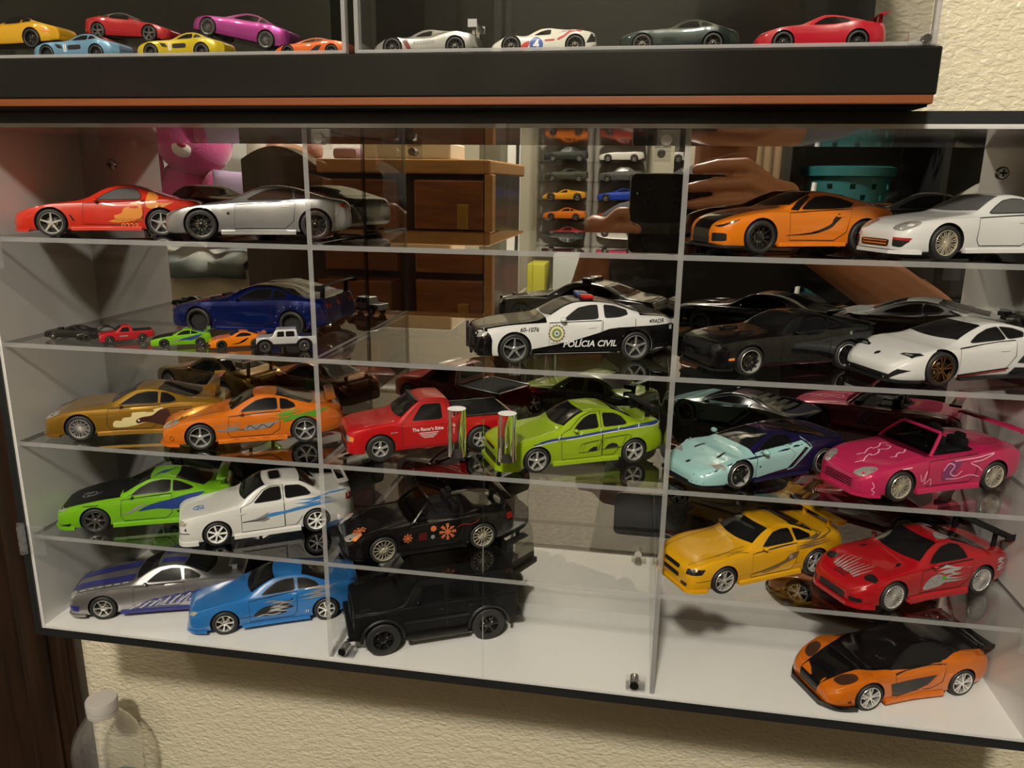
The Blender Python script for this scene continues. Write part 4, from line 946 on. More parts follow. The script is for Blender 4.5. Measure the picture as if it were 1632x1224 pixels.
M_PW = paint('police_white', (.76, .76, .75))
c = mk('charger06', 'black and white police saloon reading POLÍCIA CIVIL with a light bar', P(2, (820, 580.5), (1012, 575.5)), M_PW, wheel=('5s', M_SILRIM, .76, None), name='model_police_car', mirror=1.05, handle=True, glass=pm('police_window', (.018, .018, .019), .08, spec=.35, coat=.3))
K = M_BLK
c.patch('black_lower_panel', K, 'side', [(.36, .22), (.40, .36), (.75, .42), (1.45, .55), (2.1, .74), (2.35, .83), (2.6, .86), (3.5, .90), (4.08, .93), (4.1, .4), (3.6, .25), (3.2, .24), (2.6, .22)], .0095)
c.patch('black_bonnet', K, 'top', hood(c, -.93, .80, .86, .90), .009)
c.patch('black_nose', K, 'quarter', [(-.9, .15), (.34, .15), (.36, .60), (.30, .72), (.10, .86), (-.9, .9)], .009, mirror=True)
c.patch('black_nose', K, 'front', [(-.64, .2), (.64, .2), (.64, .86), (-.64, .86)], .010)
c.patch('black_roof', K, 'top', hood(c, 1.48, 2.52, .62, .62), .008)
c.patch('black_boot', K, 'top', hood(c, 3.15, 4.08, .86, .84), .009)
c.patch('black_tail', K, 'rear', [(-.62, .35), (.62, .35), (.62, .95), (-.62, .95)], .009)
c.patch('lettering', M_DW, 'side', textpolys('POLÍCIA CIVIL', 1.19, .40, .215, .22, bold=.022), .013, mirror=False)
c.patch('lettering', M_DK, 'side', textpolys('60-1076', .12, .795, .14, .22), .013, mirror=False)
c.patch('lettering', M_DK, 'side', textpolys('49ADR', 3.36, .955, .135, .15), .013, mirror=False)
bx, bz = 1.03, .74
c.patch('badge', pm('badge_gold', '#8f8a52', .4), 'side', circ(bx, bz, .195, 28), .011)
c.patch('badge_ring', pm('badge_cream', '#d8d2b0', .4), 'side', circ(bx, bz, .168, 24), .014)
c.patch('badge_wreath', pm('badge_green', '#7a8a4e', .4), 'side', circ(bx, bz, .122, 20), .017)
c.patch('badge_centre', M_DW, 'side', circ(bx, bz, .062, 16), .020)
c.patch('badge_centre', pm('badge_blue', '#3a5690', .4), 'side', [(bx - .03, bz - .03), (bx + .03, bz - .03), (bx + .03, bz + .03), (bx - .03, bz + .03)], .023)
c.patch('badge_points', pm('badge_dark', '#4a4228', .4), 'side', [circ(bx + .195 * math.cos(k * math.pi / 8), bz + .195 * math.sin(k * math.pi / 8), .018, 6) for k in range(16)], .013)
c.patch('door_seam', M_TRIM, 'side', strip([(2.20, 1.02), (2.17, .60), (2.19, .30), (2.75, .32), (3.0, .7), (3.02, 1.06)], .012), .012)
c.patch('rub_strip', M_DG, 'side', strip([(.88, .50), (1.45, .52)], .014), .012)
lamps(c, rnd([(-.20, .64), (.16, .70), (.22, .80), (-.12, .78)]), M_LAMP, off=.016)
rb = c.box('push_bar', M_TRIM, c.x0 - .07, c.x0 - .02, -.46, .46, .24, .34, .02)
for y in (-.4, .4): c.box('push_bar_upright', M_TRIM, c.x0 - .09, c.x0 - .02, y - .035, y + .035, .2, .86, .02)
c.box('push_bar_cross', M_TRIM, c.x0 - .08, c.x0 - .03, -.42, .42, .72, .80, .02)
lb = c.box('light_bar_base', M_TRIM, 1.78, 2.04, -.50, .50, 1.455, 1.51, .02)
m = MB(); 
c.box('red_light', pm('beacon_red', (.75, .02, .015), .1, coat=1), 1.76, 2.06, -.52, -.06, 1.50, 1.60, .05); c.box('blue_light', pm('beacon_blue', (.02, .13, .42), .1, coat=1), 1.76, 2.06, .06, .52, 1.50, 1.60, .05)
c.box('light_bar_centre', M_STEEL, 1.80, 2.02, -.06, .06, 1.50, 1.59, .02)
tail(c, .82, .94, .3, .6)

M_LIPW = pm('pale_lip', (.62, .62, .60), .25, .6)
c = mk('challenger', 'glossy black muscle coupe with bonnet scoops and silver-lipped black wheels', P(2, (1195, 600), (1348, 588.5)), M_BLK, wheel=('10', M_BRIM, .78, M_LIPW))
for sd in (-1, 1):
    c.box('bonnet_scoop', M_BLK, -.05, .38, sd * .36 - .13, sd * .36 + .13, .94, 1.055, .03, rot=-.06)
    c.patch('scoop_mouth', M_TRIM, 'top', [(-.08, sd * .36 - .11), (-.03, sd * .36 - .11), (-.03, sd * .36 + .11), (-.08, sd * .36 + .11)], .012)
    for y in (.72, .56): c.patch('headlight', M_LAMPD, 'front', circ(sd * y, .72, .075, 16), .012)
intake(c, .80, .62, .82, pm('dark_grille', (.004, .004, .004), .6)); intake(c, .56, .28, .44); splitter(c, M_TRIM, -.5, .16, .05)
c.patch('side_marker', M_AMB, 'side', [(-.62, .42), (-.46, .43), (-.46, .49), (-.62, .48)], .01); c.patch('fuel_cap', M_STEEL, 'side', circ(2.98, .97, .05), .012); tail(c, .84, .98, .1, .7)
c.box('boot_lip', M_BLK, 3.80, 4.0, -.74, .74, 1.09, 1.15, .02)

c = mk('huracan', 'white low wedge supercar with bronze wheels, black lip and small dark rear wing', P(2, (1499, 617), None, 24, 1 / 31), M_WH, mirror=False, wheel=('5d', M_BRONZE, .76, None))
def shield(c, x, y, s_): c.patch('nose_emblem', M_DK, 'top', [(x, y - .05 * s_), (x + .06 * s_, y - .055 * s_), (x + .10 * s_, y), (x + .06 * s_, y + .055 * s_), (x, y + .05 * s_), (x - .05 * s_, y)], .012)
lamps(c, [(-.62, .46), (-.62, .78), (-.52, .80), (-.40, .86), (-.42, .76), (-.50, .62), (-.55, .48)], M_LAMPD, 'top'); shield(c, -.80, 0, 1)
lamps(c, [(-.60, .54), (-.59, .72), (-.54, .74), (-.56, .56)], M_LAMP, 'top', off=.015)
intake(c, .64, .13, .24); splitter(c, M_TRIM, -.45, .08, .06)
for sd in (-1, 1): c.patch('front_intake', M_TRIM, 'front', [(sd * .56, .16), (sd * .64, .16), (sd * .86, .34), (sd * .74, .36)], .012)
c.patch('sill_stripe', M_DK, 'side', strip([(.40, .20), (1.62, .31)], .03), .011); c.patch('sill_stripe', M_RED, 'side', strip([(.42, .17), (1.58, .275)], .03), .011)
c.patch('side_scoop', M_TRIM, 'side', [(1.80, .42), (2.12, .80), (2.18, .78), (1.95, .40)], .01); c.patch('engine_vent', M_TRIM, 'side', [(2.15, .98), (2.45, .90), (2.43, .93), (2.2, 1.0)], .012)
c.patch('rear_quarter_lower', M_TRIM, 'side', [(1.62, .16), (1.76, .32), (2.2, .30), (2.25, .2)], .009)
c.patch('engine_cover', M_TRIM, 'top', hood(c, 2.05, 3.0, .42), .010); c.wing(3.3, 1.06, .80, .26, mat=M_TRIM, ends=.10, base=.8, pmat=M_TRIM); tail(c, .68, .76, .4, .7)
skirt(c, M_TRIM, .44, 2.1, .10, .17, .03)

# ---- row 3 ------------------------------------------------------
M_GO = paint('gold_paint', '#a87e2a', .55)
c = mk('supra', 'gold coupe with cream and brown door print, chrome mesh wheels and tall gold wing', P(3, (129, 704), None, 21, 1 / 32.3), M_GO, wheel=('mesh', None, .74, None))
supra_front(c)
c.patch('door_print', pm('print_cream', '#cfc08a', .4), 'side', crv([(.86, .33), (.80, .44), (.88, .52), (1.0, .50), (1.06, .58), (1.25, .60), (1.28, .70), (1.5, .72), (1.7, .74), (2.0, .82), (2.1, .70), (1.7, .50), (1.3, .36)], 3), .010)
M_BR = pm('print_brown', '#3a1c16', .4)
c.patch('door_print', M_BR, 'side', crv([(1.36, .50), (1.40, .42), (1.6, .46), (1.85, .40), (2.05, .36), (2.2, .52), (2.15, .78), (1.95, .76), (1.75, .62), (1.5, .58)], 3), .014)
c.patch('door_print', M_DW, 'side', circ(1.43, .50, .025), .018)
c.patch('side_fins', M_BR, 'side', [p for i in range(5) for p in strip([(2.12, .80 - .06 * i), (2.75, .82 - .05 * i)], .018)], .011)
skirt(c, M_GO, .42, 2.1, .14, .24, .035); splitter(c, M_GO, -.5, .11, .07)
c.wing(3.22, 1.30, .80, .26, base=.88, ends=.16, arch=.02); hoodline(c, -.85, .6, .62)

M_OR2 = paint('orange_print_paint', '#d4701c')
c = mk('supra', 'orange coupe with silver and green door graphics and five-spoke chrome wheels', P(3, (321, 718), (487.5, 705)), M_OR2, wheel=('5s', None, .76, None))
supra_front(c)
c.patch('door_print', M_DG, 'side', [(.38, .52), (.62, .50), (.66, .56), (.95, .57), (.9, .52), (1.1, .44), (1.15, .47), (.75, .44), (.45, .46)], .010)
c.patch('door_print', M_DS, 'side', crv([(1.05, .46), (1.12, .56), (1.3, .58), (1.75, .62), (1.95, .66), (1.8, .56), (1.65, .48), (1.3, .44)], 3), .012)
c.patch('door_print', pm('print_plum', '#4a3a44', .4), 'side', squiggle([(1.12, .48), (1.2, .56), (1.35, .46), (1.5, .57), (1.65, .48), (1.8, .60)], .025), .015)
c.patch('green_print', pm('print_green', '#4f8a1e', .35), 'side', flame(1.75, 2.65, .50, .66, 4, 3, .10) + [crv([(2.0, .60), (2.15, .74), (2.5, .80), (2.8, .86), (3.2, .90), (2.9, .76), (2.8, .68), (2.6, .74), (2.3, .66)], 3)], .012)
c.patch('side_lines', M_DS, 'side', strip([(-.30, .58), (.3, .60), (1.0, .64)], .012), .010)
for i in range(4): c.patch('skirt_slot', M_TRIM, 'side', [(.78 + i * .36, .215), (.95 + i * .36, .215), (.95 + i * .36, .24), (.78 + i * .36, .24)], .045)
for sd in (-1, 1):
    for i in range(2): c.patch('bonnet_slot', M_TRIM, 'top', [(-.5 + .10 * i, sd * .50), (-.46 + .10 * i, sd * .50), (-.40 + .10 * i, sd * .30), (-.44 + .10 * i, sd * .30)], .010)
c.patch('fog_lamp', M_TRIM, 'quarter', strip(circ(.10, .33, .06, 14), .012, True), .01, mirror=True)
skirt(c, M_OR2, .42, 2.1, .14, .24, .035); splitter(c, M_OR2, -.5, .11, .07); c.wing(3.25, 1.09, .74, .25, base=.88, arch=.04); hoodline(c, -.85, .6, .62)

M_RT = paint('red_paint', '#b8141a')
c = mk('f150', 'red pickup truck with black bed cover and white door lettering', P(3, (607, 736.5), (766, 720)), M_RT, name='model_pickup_truck', wheel=('5', None, .60, None))
M_BED = pm('bed_black', (.008, .008, .008), .8, spec=.1)
c.patch('bed_cover', M_BED, 'top', [(2.34, -.80), (4.06, -.80), (4.06, .80), (2.34, .80)], .006)
c.patch('rear_window', M_GLASS, 'rear', rnd([(-.56, 1.30), (.56, 1.30), (.50, 1.60), (-.50, 1.60)]), .008)
for sd in (-1, 1): c.box('bed_rail', M_TRIM, 2.3, 4.12, sd * .86 - .05, sd * .86 + .05, 1.12, 1.165, .015)
c.patch('grille', M_TRIM, 'front', rnd([(-.40, .62), (.40, .62), (.42, .84), (-.42, .84)]), .009); intake(c, .52, .34, .46)
lamps(c, rnd([(-.36, .66), (-.05, .66), (-.02, .82), (-.34, .84)]), M_LAMP); lamps(c, rnd([(-.05, .67), (.14, .67), (.16, .80), (-.02, .81)]), M_AMB)
c.patch('lettering', M_DW, 'side', textpolys("The Racer's Edge", 1.42, .84, .135, 0, 'CENTER', .02), .013, mirror=False)
for i, wd in enumerate((.30, .26, .22, .16)): c.patch('small_print', M_DW, 'side', strip([(1.44 - wd, .775 - i * .048), (1.44 + wd, .775 - i * .048)], .018), .013, mirror=False)
c.patch('fender_badge', M_DS, 'side', [(.30, .84), (.52, .85), (.52, .88), (.30, .87)], .012)
c.patch('door_handle', M_RT, 'side', rnd([(1.72, .98), (1.92, .98), (1.92, 1.03), (1.72, 1.03)]), .02)
tail(c, .70, .95, .78, .92)
c.box('roof_visor', M_TRIM, 1.08, 1.26, -.62, .62, 1.66, 1.70, .015, rot=.35)

M_LG = paint('lime_paint', '#96b41c')
c = mk('evo', 'lime green saloon with blue side stripe, outlined door drawing and black rear wing', P(3, (856, 755), (1010, 738.5)), M_LG, wheel=('5', None, .74, None))
st = [(-.10, .72), (.1, .76), (.38, .80), (1.0, .83), (1.8, .90), (2.6, .97), (3.36, 1.0)]
c.patch('blue_stripe', M_DB, 'side', strip(crv([(x, z + .012) for x, z in st], 4, False), [.02] * 4 + [.055] * 21), .011)
c.patch('white_stripe', M_DW, 'side', strip(crv([(x, z - .03) for x, z in st[:-1]] + [(3.3, .965), (3.40, 1.03)], 4, False), .018), .012)
c.patch('stripe_ticks', M_DW, 'side', [p for x in (.55, 1.15, 1.68, 2.15, 2.7) for p in strip([(x, .77 + .085 * x - .04 * max(0, x - 1.6)), (x + .06, .85 + .085 * x - .04 * max(0, x - 1.6))], .016)], .014)
ol = [strip([(1.10, .42), (1.16, .64), (1.62, .70), (1.58, .44)], .014, True), strip([(1.20, .42), (1.26, .66), (1.70, .72), (1.66, .46)], .014, True), strip([(1.70, .46), (1.80, .74), (2.42, .80), (2.36, .74), (2.26, .48)], .014, True), strip([(1.62, .46), (1.72, .72)], .014), strip([(2.26, .48), (2.40, .54), (2.52, .78), (2.42, .80)], .014)]
c.patch('door_drawing', M_DK, 'side', [q_ for p in ol for q_ in p], .012)
c.patch('door_drawing', M_DK, 'side', [[(1.34, .43), (1.60, .45), (1.60, .55), (1.50, .55), (1.40, .50)], [(1.80, .48), (2.18, .50), (2.12, .58), (2.0, .61), (1.88, .57)]], .012)
lamps(c, rnd([(-.30, .60), (.10, .64), (.16, .76), (-.24, .74)]), M_LAMP); intake(c, .44, .20, .38); c.patch('grille', M_TRIM, 'front', rnd([(-.30, .52), (.30, .52), (.32, .60), (-.32, .60)]), .01)
c.patch('front_intake', M_TRIM, 'front', rnd([(-.72, .24), (-.54, .22), (-.54, .36), (-.70, .38)]), .009)
c.patch('bonnet_vent', M_TRIM, 'top', rnd([(-.45, -.24), (-.30, -.26), (-.30, .26), (-.45, .24)]), .010)
splitter(c, M_LG, -.45, .10, .09, 1.05, .07); skirt(c, M_LG, .42, 2.18, .15, .27, .03)
c.wing(3.20, 1.38, .78, .24, mat=M_BLKM, ends=.12, pmat=M_BLKM, base=1.0); tail(c, .80, .92, .35, .7)
c.patch('taillight', M_TRIM, 'side', [(3.32, .86), (3.47, .74), (3.47, .90), (3.40, .96)], .01)
c.patch('door_seam', M_TRIM, 'side', strip([(1.74, .90), (1.74, .30), (2.05, .30), (2.2, .5)], .012), .012)

M_LB = paint('pale_blue_paint', '#9cc8c8'); M_NV = paint('navy_paint', (.010, .008, .045))
c = mk('centenario', 'pale blue and navy wedge supercar with white-ringed black wheels', P(3, (1180, 780.5), (1311, 756)), M_NV, wheel=('5s', M_BRIM, .80, M_LIPW), handle=False, door=False)
c.patch('bonnet_panel', M_LB, 'top', hood(c, -1.07, .48, .955, .93), .009)
c.patch('nose_panel', M_LB, 'quarter', [(-.72, .16), (-.30, .16), (.15, .17), (.50, .17), (.55, .50), (.72, .62), (.80, .74), (.20, .64), (-.4, .48), (-.72, .40)], .008, mirror=True)
c.patch('fender_panel', M_LB, 'side', [(-.78, .18), (-.45, .20), (-.42, .50), (-.25, .72), (.0, .78), (.28, .72), (.42, .5), (.44, .24), (.52, .24), (.56, .78), (.2, .79), (-.2, .74), (-.6, .60), (-.8, .48)], .008)
c.patch('nose_panel', M_LB, 'front', [(-.50, .20), (.50, .20), (.50, .44), (-.50, .44)], .008)
dp = [(.50, .22), (.52, .80), (.80, .84), (1.40, .88), (1.75, .92), (2.02, .96), (2.18, .80), (1.62, .36), (1.45, .33)]
c.patch('door', M_LB, 'side', dp, .012)
c.patch('door_vent', M_BLK, 'side', [(1.50, .34), (1.62, .36), (2.12, .80), (2.02, .84), (1.92, .74)], .016)
c.patch('door_edge', M_LB, 'side', strip([(1.50, .30), (1.66, .33), (2.22, .82), (2.08, 1.0)], .035), .020)
c.patch('door_seam', M_TRIM, 'side', strip([(.52, .80), (.50, .60), (.46, .40), (.50, .22)], .016), .016); c.patch('door_seam', M_TRIM, 'side', strip([(1.6, .52), (1.72, .70), (1.50, .89)], .010), .016)
c.patch('badge', M_DK, 'side', circ(.60, .50, .028, 8), .018)
lamps(c, [(-.66, .52), (-.66, .84), (-.50, .92), (-.42, .94), (-.46, .80), (-.56, .62)], M_LAMP, 'top', off=.014); shield(c, -.88, 0, 1)
for sd in (-1, 1): c.patch('bonnet_slot', M_TRIM, 'top', rnd([(-.35, sd * .42), (-.05, sd * .36), (-.02, sd * .42), (-.30, sd * .50)]), .014)
intake(c, .80, .15, .24); splitter(c, M_TRIM, -.5, .07, .06, 1.02); skirt(c, M_NV, .44, 2.2, .11, .19, .03)
c.mirrors(.70, .86, M_LB, 1.1); tail(c, .66, .76, .4, .75)
for i in range(4): c.patch('engine_slat', M_TRIM, 'top', hood(c, 2.0 + i * .28, 2.16 + i * .28, .42), .012)

M_PK = paint('hot_pink_paint', '#c42a5c', .1); M_PW2 = pm('print_pale_pink', '#e6a8c0', .4)
c = mk('s2000', 'hot pink roadster with white scrollwork, dragon side print and clear rear wing', P(3, (1434, 801), (1581, 782.5)), M_PK, wheel=('mesh', M_GOLDR, .76, None))
def s2k(c, frame):
    roadster_top(c, frame); lamps(c, crv([(-.42, .54), (-.15, .55), (.18, .68), (.10, .70), (-.2, .66), (-.38, .60)], 3), M_LAMP)
    tail(c, .66, .78, .4, .66)
s2k(c, M_PK)
for i in range(4): c.patch('grille_slot', M_TRIM, 'front', [(-.40, .26 + .05 * i), (.40, .26 + .05 * i), (.40, .282 + .05 * i), (-.40, .282 + .05 * i)], .009)
r = random.Random(5)
def scroll(x0, x1, y0, y1, n, amp): return [(x0 + (x1 - x0) * i / n + amp * math.sin(i * 2.1), y0 + (y1 - y0) * i / n + amp * math.cos(i * 1.7)) for i in range(n + 1)]
for a in (scroll(-.6, .5, -.22, .10, 11, .07), scroll(-.35, .55, .05, .30, 9, .06), scroll(.05, .55, -.45, -.25, 7, .05)): c.patch('bonnet_scroll', M_PW2, 'top', squiggle(a, .026), .010)
c.patch('side_dragon', pm('print_purple', '#7a3460', .4), 'side', crv([(1.0, .40), (1.02, .60), (1.15, .74), (1.35, .78), (1.5, .74), (1.4, .60), (1.3, .44), (1.15, .36)], 3), .011)
c.patch('side_dragon', M_PW2, 'side', squiggle([(1.02, .58), (1.15, .72), (1.3, .66), (1.2, .52), (1.35, .44), (1.5, .54)], .022) + squiggle([(1.3, .76), (1.6, .78), (1.9, .80), (2.3, .86), (2.0, .74), (1.7, .70), (1.9, .60), (2.0, .5)], .022) + squiggle([(1.1, .40), (1.4, .38), (1.7, .44), (1.95, .38)], .02), .014)
c.patch('fender_scroll', M_PW2, 'side', squiggle([(.44, .56), (.50, .40), (.60, .62), (.56, .34), (.70, .44), (.74, .28)], .016), .011)
c.patch('bumper_scroll', M_PW2, 'quarter', squiggle([(.10, .46), (.16, .36), (.10, .30), (.18, .24), (.12, .18)], .018), .011, mirror=True)
splitter(c, M_PK, -.45, .12, .06); skirt(c, M_PK, .4, 1.98, .14, .24, .035)
c.wing(3.12, 1.24, .82, .24, mat=M_PK, base=.84, pmat=M_CLEAR, ends=.06); c.patch('lettering', M_PW2, 'side', strip([(-.02, .705), (.22, .72)], .025), .011)

# ---- row 4 ------------------------------------------------------
M_GR = paint('leaf_green_paint', '#74b41c')
c = mk('eclipse', 'bright green coupe with black bonnet, blue and silver side swoosh and dark wheels', P(4, (154, 850), None, 23, 1 / 31.5), M_GR, wheel=('7', M_GUN, .76, None))
c.patch('black_bonnet', M_BLKM, 'top', hood(c, -.86, .62, .80, .86), .009)
c.patch('bonnet_emblem', M_DG, 'top', strip(circ(-.25, -.10, .17, 18, .15), .026, True) + squiggle([(-.45, .1), (-.2, .02), (-.3, -.16), (-.1, -.26), (.05, -.1)], .026), .012)
c.patch('side_swoosh', M_DB, 'side', crv([(1.05, .52), (1.35, .68), (1.8, .78), (2.3, .90), (2.7, .94), (2.5, .82), (2.3, .68), (2.15, .56), (1.9, .52), (1.5, .56)], 4), .011)
c.patch('side_swoosh', M_DS, 'side', crv([(.62, .46), (.9, .50), (1.1, .62), (1.3, .68), (1.1, .68), (.95, .62), (.85, .54)], 4), .013)
c.patch('roof_streak', M_DB, 'top', [(1.40, -.40), (1.55, -.20), (1.65, -.22), (1.95, .30), (1.75, .02), (1.62, .0), (1.5, -.14)], .010)
lamps(c, rnd([(-.42, .54), (.0, .60), (.06, .66), (-.36, .64)]), M_LAMP); intake(c, .38, .22, .36); tail(c, .74, .86, .3, .66)
c.patch('front_intake', M_TRIM, 'quarter', [(-.20, .22), (.22, .30), (.16, .22)], .010, mirror=True); c.patch('fender_slot', M_TRIM, 'side', strip([(-.25, .735), (.12, .755)], .02), .010)
c.patch('sponsor_print', M_BR, 'side', [(1.98, .42), (2.14, .43), (2.14, .49), (1.98, .48)], .012)
splitter(c, M_GR, -.5, .12, .07, 1.04); skirt(c, M_GR, .42, 2.08, .14, .25, .04); c.wing(3.12, 1.22, .76, .26, base=.92, arch=.05)

c = mk('jetta', 'white four-door saloon with sunroof, blue flame sides and white seven-spoke wheels', P(4, (348, 870.5), (506, 847.5)), paint('chalk_white_paint', (.74, .74, .71)), mirror=False, wheel=('7', M_WRIM, .76, M_WRIM))
WJ = c.c['paint']; M_SKY = pm('print_sky_blue', '#3f7fc0', .35)
c.patch('sunroof', M_GLASS, 'top', rnd([(1.38, -.30), (1.66, -.30), (1.66, .30), (1.38, .30)]), .010); c.patch('sunroof_seal', M_DG, 'top', strip(rnd([(1.36, -.32), (1.68, -.32), (1.68, .32), (1.36, .32)]), .02, True), .011)
c.patch('side_flames', M_SKY, 'side', [crv([(1.2, .60), (1.6, .64), (2.2, .72), (2.6, .80), (2.3, .76), (2.0, .78), (1.7, .72), (1.3, .70)], 3)] + flame(1.9, 3.4, .66, .86, 6, 11, .05), .012)
c.patch('eagle_print', M_DG, 'side', [(.62, .56), (.95, .53), (1.15, .50), (1.3, .55), (1.2, .62), (1.28, .74), (1.1, .66), (.95, .60)], .013)
c.patch('eagle_print', M_DK, 'side', strip([(.62, .555), (1.0, .56), (1.2, .60)], .02), .016)
c.patch('bonnet_emblem', M_SKY, 'top', strip(circ(-.40, -.22, .12, 16), .024, True) + squiggle([(-.5, -.12), (-.35, -.2), (-.45, -.3), (-.25, -.36)], .024), .012)
c.patch('lettering', M_DK, 'quarter', textpolys('4', .02, .48, .13, 0), .013)
lamps(c, rnd([(-.26, .60), (.06, .62), (.08, .73), (-.22, .73)]), M_LAMP); intake(c, .46, .22, .36); c.patch('bumper_line', M_TRIM, 'quarter', strip([(-.4, .42), (.16, .42)], .02), .010, mirror=True); intake(c, .34, .60, .70)
tail(c, .80, .96, .42, .68); c.patch('taillight', M_RED, 'side', [(3.26, .80), (3.47, .78), (3.46, .94), (3.26, .97)], .010)
splitter(c, WJ, -.45, .08, .10, 1.03, .03); skirt(c, WJ, .40, 2.06, .13, .26, .045)
c.wing(3.22, 1.26, .70, .30, base=1.0, thick=.05, posts=.75); c.patch('door_seam', M_TRIM, 'side', strip([(1.67, .9), (1.67, .30), (1.95, .3), (2.12, .52)], .012), .012)
c.box('wing_slot', M_BLK, 3.10, 3.32, -.5, .5, 1.275, 1.30, .01, rot=.12)

c = mk('s2000', 'black roadster with orange snowflake prints and chrome multi-spoke wheels', P(4, (613, 899), (770, 874.5)), M_BLK, wheel=('multi', M_GOLDR, .78, None))
s2k(c, M_BLK); M_SNOW = pm('print_rust', '#b8643c', .4)
def flakeat(cx, cz, R_):
    out = []
    for k in range(4):
        a = math.pi * k / 4; ca, sa = math.cos(a), math.sin(a); out += strip([(cx - R_ * ca, cz - R_ * sa), (cx + R_ * ca, cz + R_ * sa)], R_ * .17)
        for sd in (-1, 1):
            for f in (.55, .8):
                px, pz = cx + sd * R_ * f * ca, cz + sd * R_ * f * sa
                for d in (-.8, .8): out += strip([(px, pz), (px + sd * R_ * .26 * math.cos(a + d), pz + sd * R_ * .26 * math.sin(a + d))], R_ * .13)
    return out
c.patch('snowflake_print', M_SNOW, 'side', flakeat(1.52, .58, .20), .012); c.patch('snowflake_print', M_SNOW, 'side', flakeat(.56, .55, .11), .012); c.patch('snowflake_print', M_SNOW, 'side', circ(1.18, .70, .07), .012)
c.patch('snowflake_print', M_SNOW, 'top', flakeat(-.48, -.42, .16), .012); c.patch('side_bars', pm('print_dark_red', '#7a1c14', .4), 'side', [p for i in range(4) for p in strip([(.82, .46 + .05 * i), (1.02, .47 + .05 * i)], .02)] + squiggle([(1.75, .66), (1.9, .72), (2.1, .70), (2.3, .78)], .02), .012)
c.patch('snowflake_print', M_DG, 'side', circ(1.16, .50, .05), .012)
lamps(c, crv([(-.05, .60), (.10, .60), (.17, .68), (.08, .69)], 3), M_AMB, off=.014); intake(c, .42, .22, .36)
c.patch('taillight', M_RED, 'side', rnd([(3.02, .66), (3.20, .66), (3.18, .80), (3.02, .82)]), .010)
splitter(c, M_BLK, -.45, .12, .05); skirt(c, M_BLK, .4, 1.98, .14, .24, .03); c.wing(3.08, 1.16, .74, .24, base=.84)

M_YE = paint('yellow_paint', '#dca416')
c = mk('r33', 'yellow coupe with dark headlights, grey-brown tribal side print and yellow wing', P(4, (1154, 947.5), (1298, 916)), M_YE, wheel=('5d', None, .76, None))
M_TRB = pm('print_taupe', '#6a5638', .4)
c.patch('side_print', M_TRB, 'side', crv([(.72, .36), (1.1, .42), (1.5, .50), (1.75, .58), (1.9, .70), (2.15, .74), (2.1, .60), (1.9, .52), (1.6, .44), (1.2, .38)], 4) , .011)
c.patch('side_print', M_TRB, 'side', flame(2.0, 3.6, .62, .80, 4, 21, .08) + squiggle([(.75, .36), (1.0, .40), (1.2, .34), (1.6, .42)], .02), .012)
c.patch('side_print', M_DS, 'side', circ(1.92, .63, .06), .014)
c.patch('bonnet_print', M_TRB, 'top', squiggle([(-.1, -.62), (.15, -.60), (.3, -.66), (.6, -.70)], .02) + squiggle([(.1, -.74), (.4, -.72), (.7, -.78)], .016), .010)
lamps(c, rnd([(-.33, .55), (.20, .58), (.30, .70), (-.28, .68)], .12), M_LAMPD); intake(c, .30, .56, .66); intake(c, .30, .34, .46)
for sd in (-1, 1): c.patch('front_intake', pm('shaded_yellow_grille', (.05, .03, .01), .5), 'front', rnd([(sd * .40, .24), (sd * .62, .24), (sd * .64, .34), (sd * .40, .32)]), .009)  # corner intakes: yellow darkened in the colour to stand for shade
c.patch('bumper_line', M_TRIM, 'quarter', strip([(.05, .40), (.45, .42)], .012), .009, mirror=True)
splitter(c, M_YE, -.45, .11, .07, 1.03, .05); skirt(c, M_YE, .44, 2.26, .14, .26, .035); hoodline(c, -.80, .72, .66)
c.wing(3.5, 1.24, .80, .28, base=.92, arch=.0, ends=.10, tilt=-.2); tail(c, .72, .84, .3, .62)

M_RR = paint('crimson_paint', '#a8121c')
c = mk('rx7', 'crimson coupe with silver splash print on bonnet and doors and a black rear wing', P(4, (1423, 975), (1561, 946)), M_RR, wheel=('fan', None, .80, None))
c.patch('splash_print', M_DS, 'top', [p for i in range(9) for p in strip([(-.62 + .02 * (i % 3), -.30 + .075 * i), (-.2 + .05 * ((i * 7) % 4), -.40 + .10 * i)], [.05, .012])], .010)
c.patch('splash_print', M_DS, 'side', crv([(.78, .36), (.80, .50), (.95, .62), (1.15, .66), (1.3, .60), (1.35, .48), (1.2, .38)], 3), .011)
c.patch('splash_print', M_DS, 'side', flame(1.1, 2.1, .42, .72, 6, 31, .03) + flame(2.7, 3.3, .52, .74, 4, 33, .0), .012)
c.patch('splash_print', M_DG, 'side', squiggle([(.82, .40), (.95, .58), (1.1, .44), (1.2, .62), (1.3, .46)], .02), .014)
c.patch('splash_print', pm('print_bright_green', '#4f9a20', .4), 'side', circ(1.32, .56, .06, 7), .015)
c.patch('roof_print', M_DG, 'top', crv([(1.5, -.34), (1.7, -.1), (1.9, -.3), (1.7, -.42)], 3), .010)
lamps(c, crv([(-.52, .50), (-.46, .72), (-.34, .70), (-.30, .50), (-.40, .44)], 3), M_LAMPD, 'top'); intake(c, .36, .20, .36); intake(c, .70, .22, .33, None, .48)
c.patch('nose_vent', M_TRIM, 'top', [p for i in range(3) for p in [[(-.72 + .05 * i, -.16), (-.70 + .05 * i, -.16), (-.70 + .05 * i, .16), (-.72 + .05 * i, .16)]]], .012)
for sd in (-1, 1): c.patch('bonnet_slot', M_TRIM, 'top', rnd([(.28, sd * .50), (.42, sd * .44), (.46, sd * .50), (.32, sd * .56)]), .012)
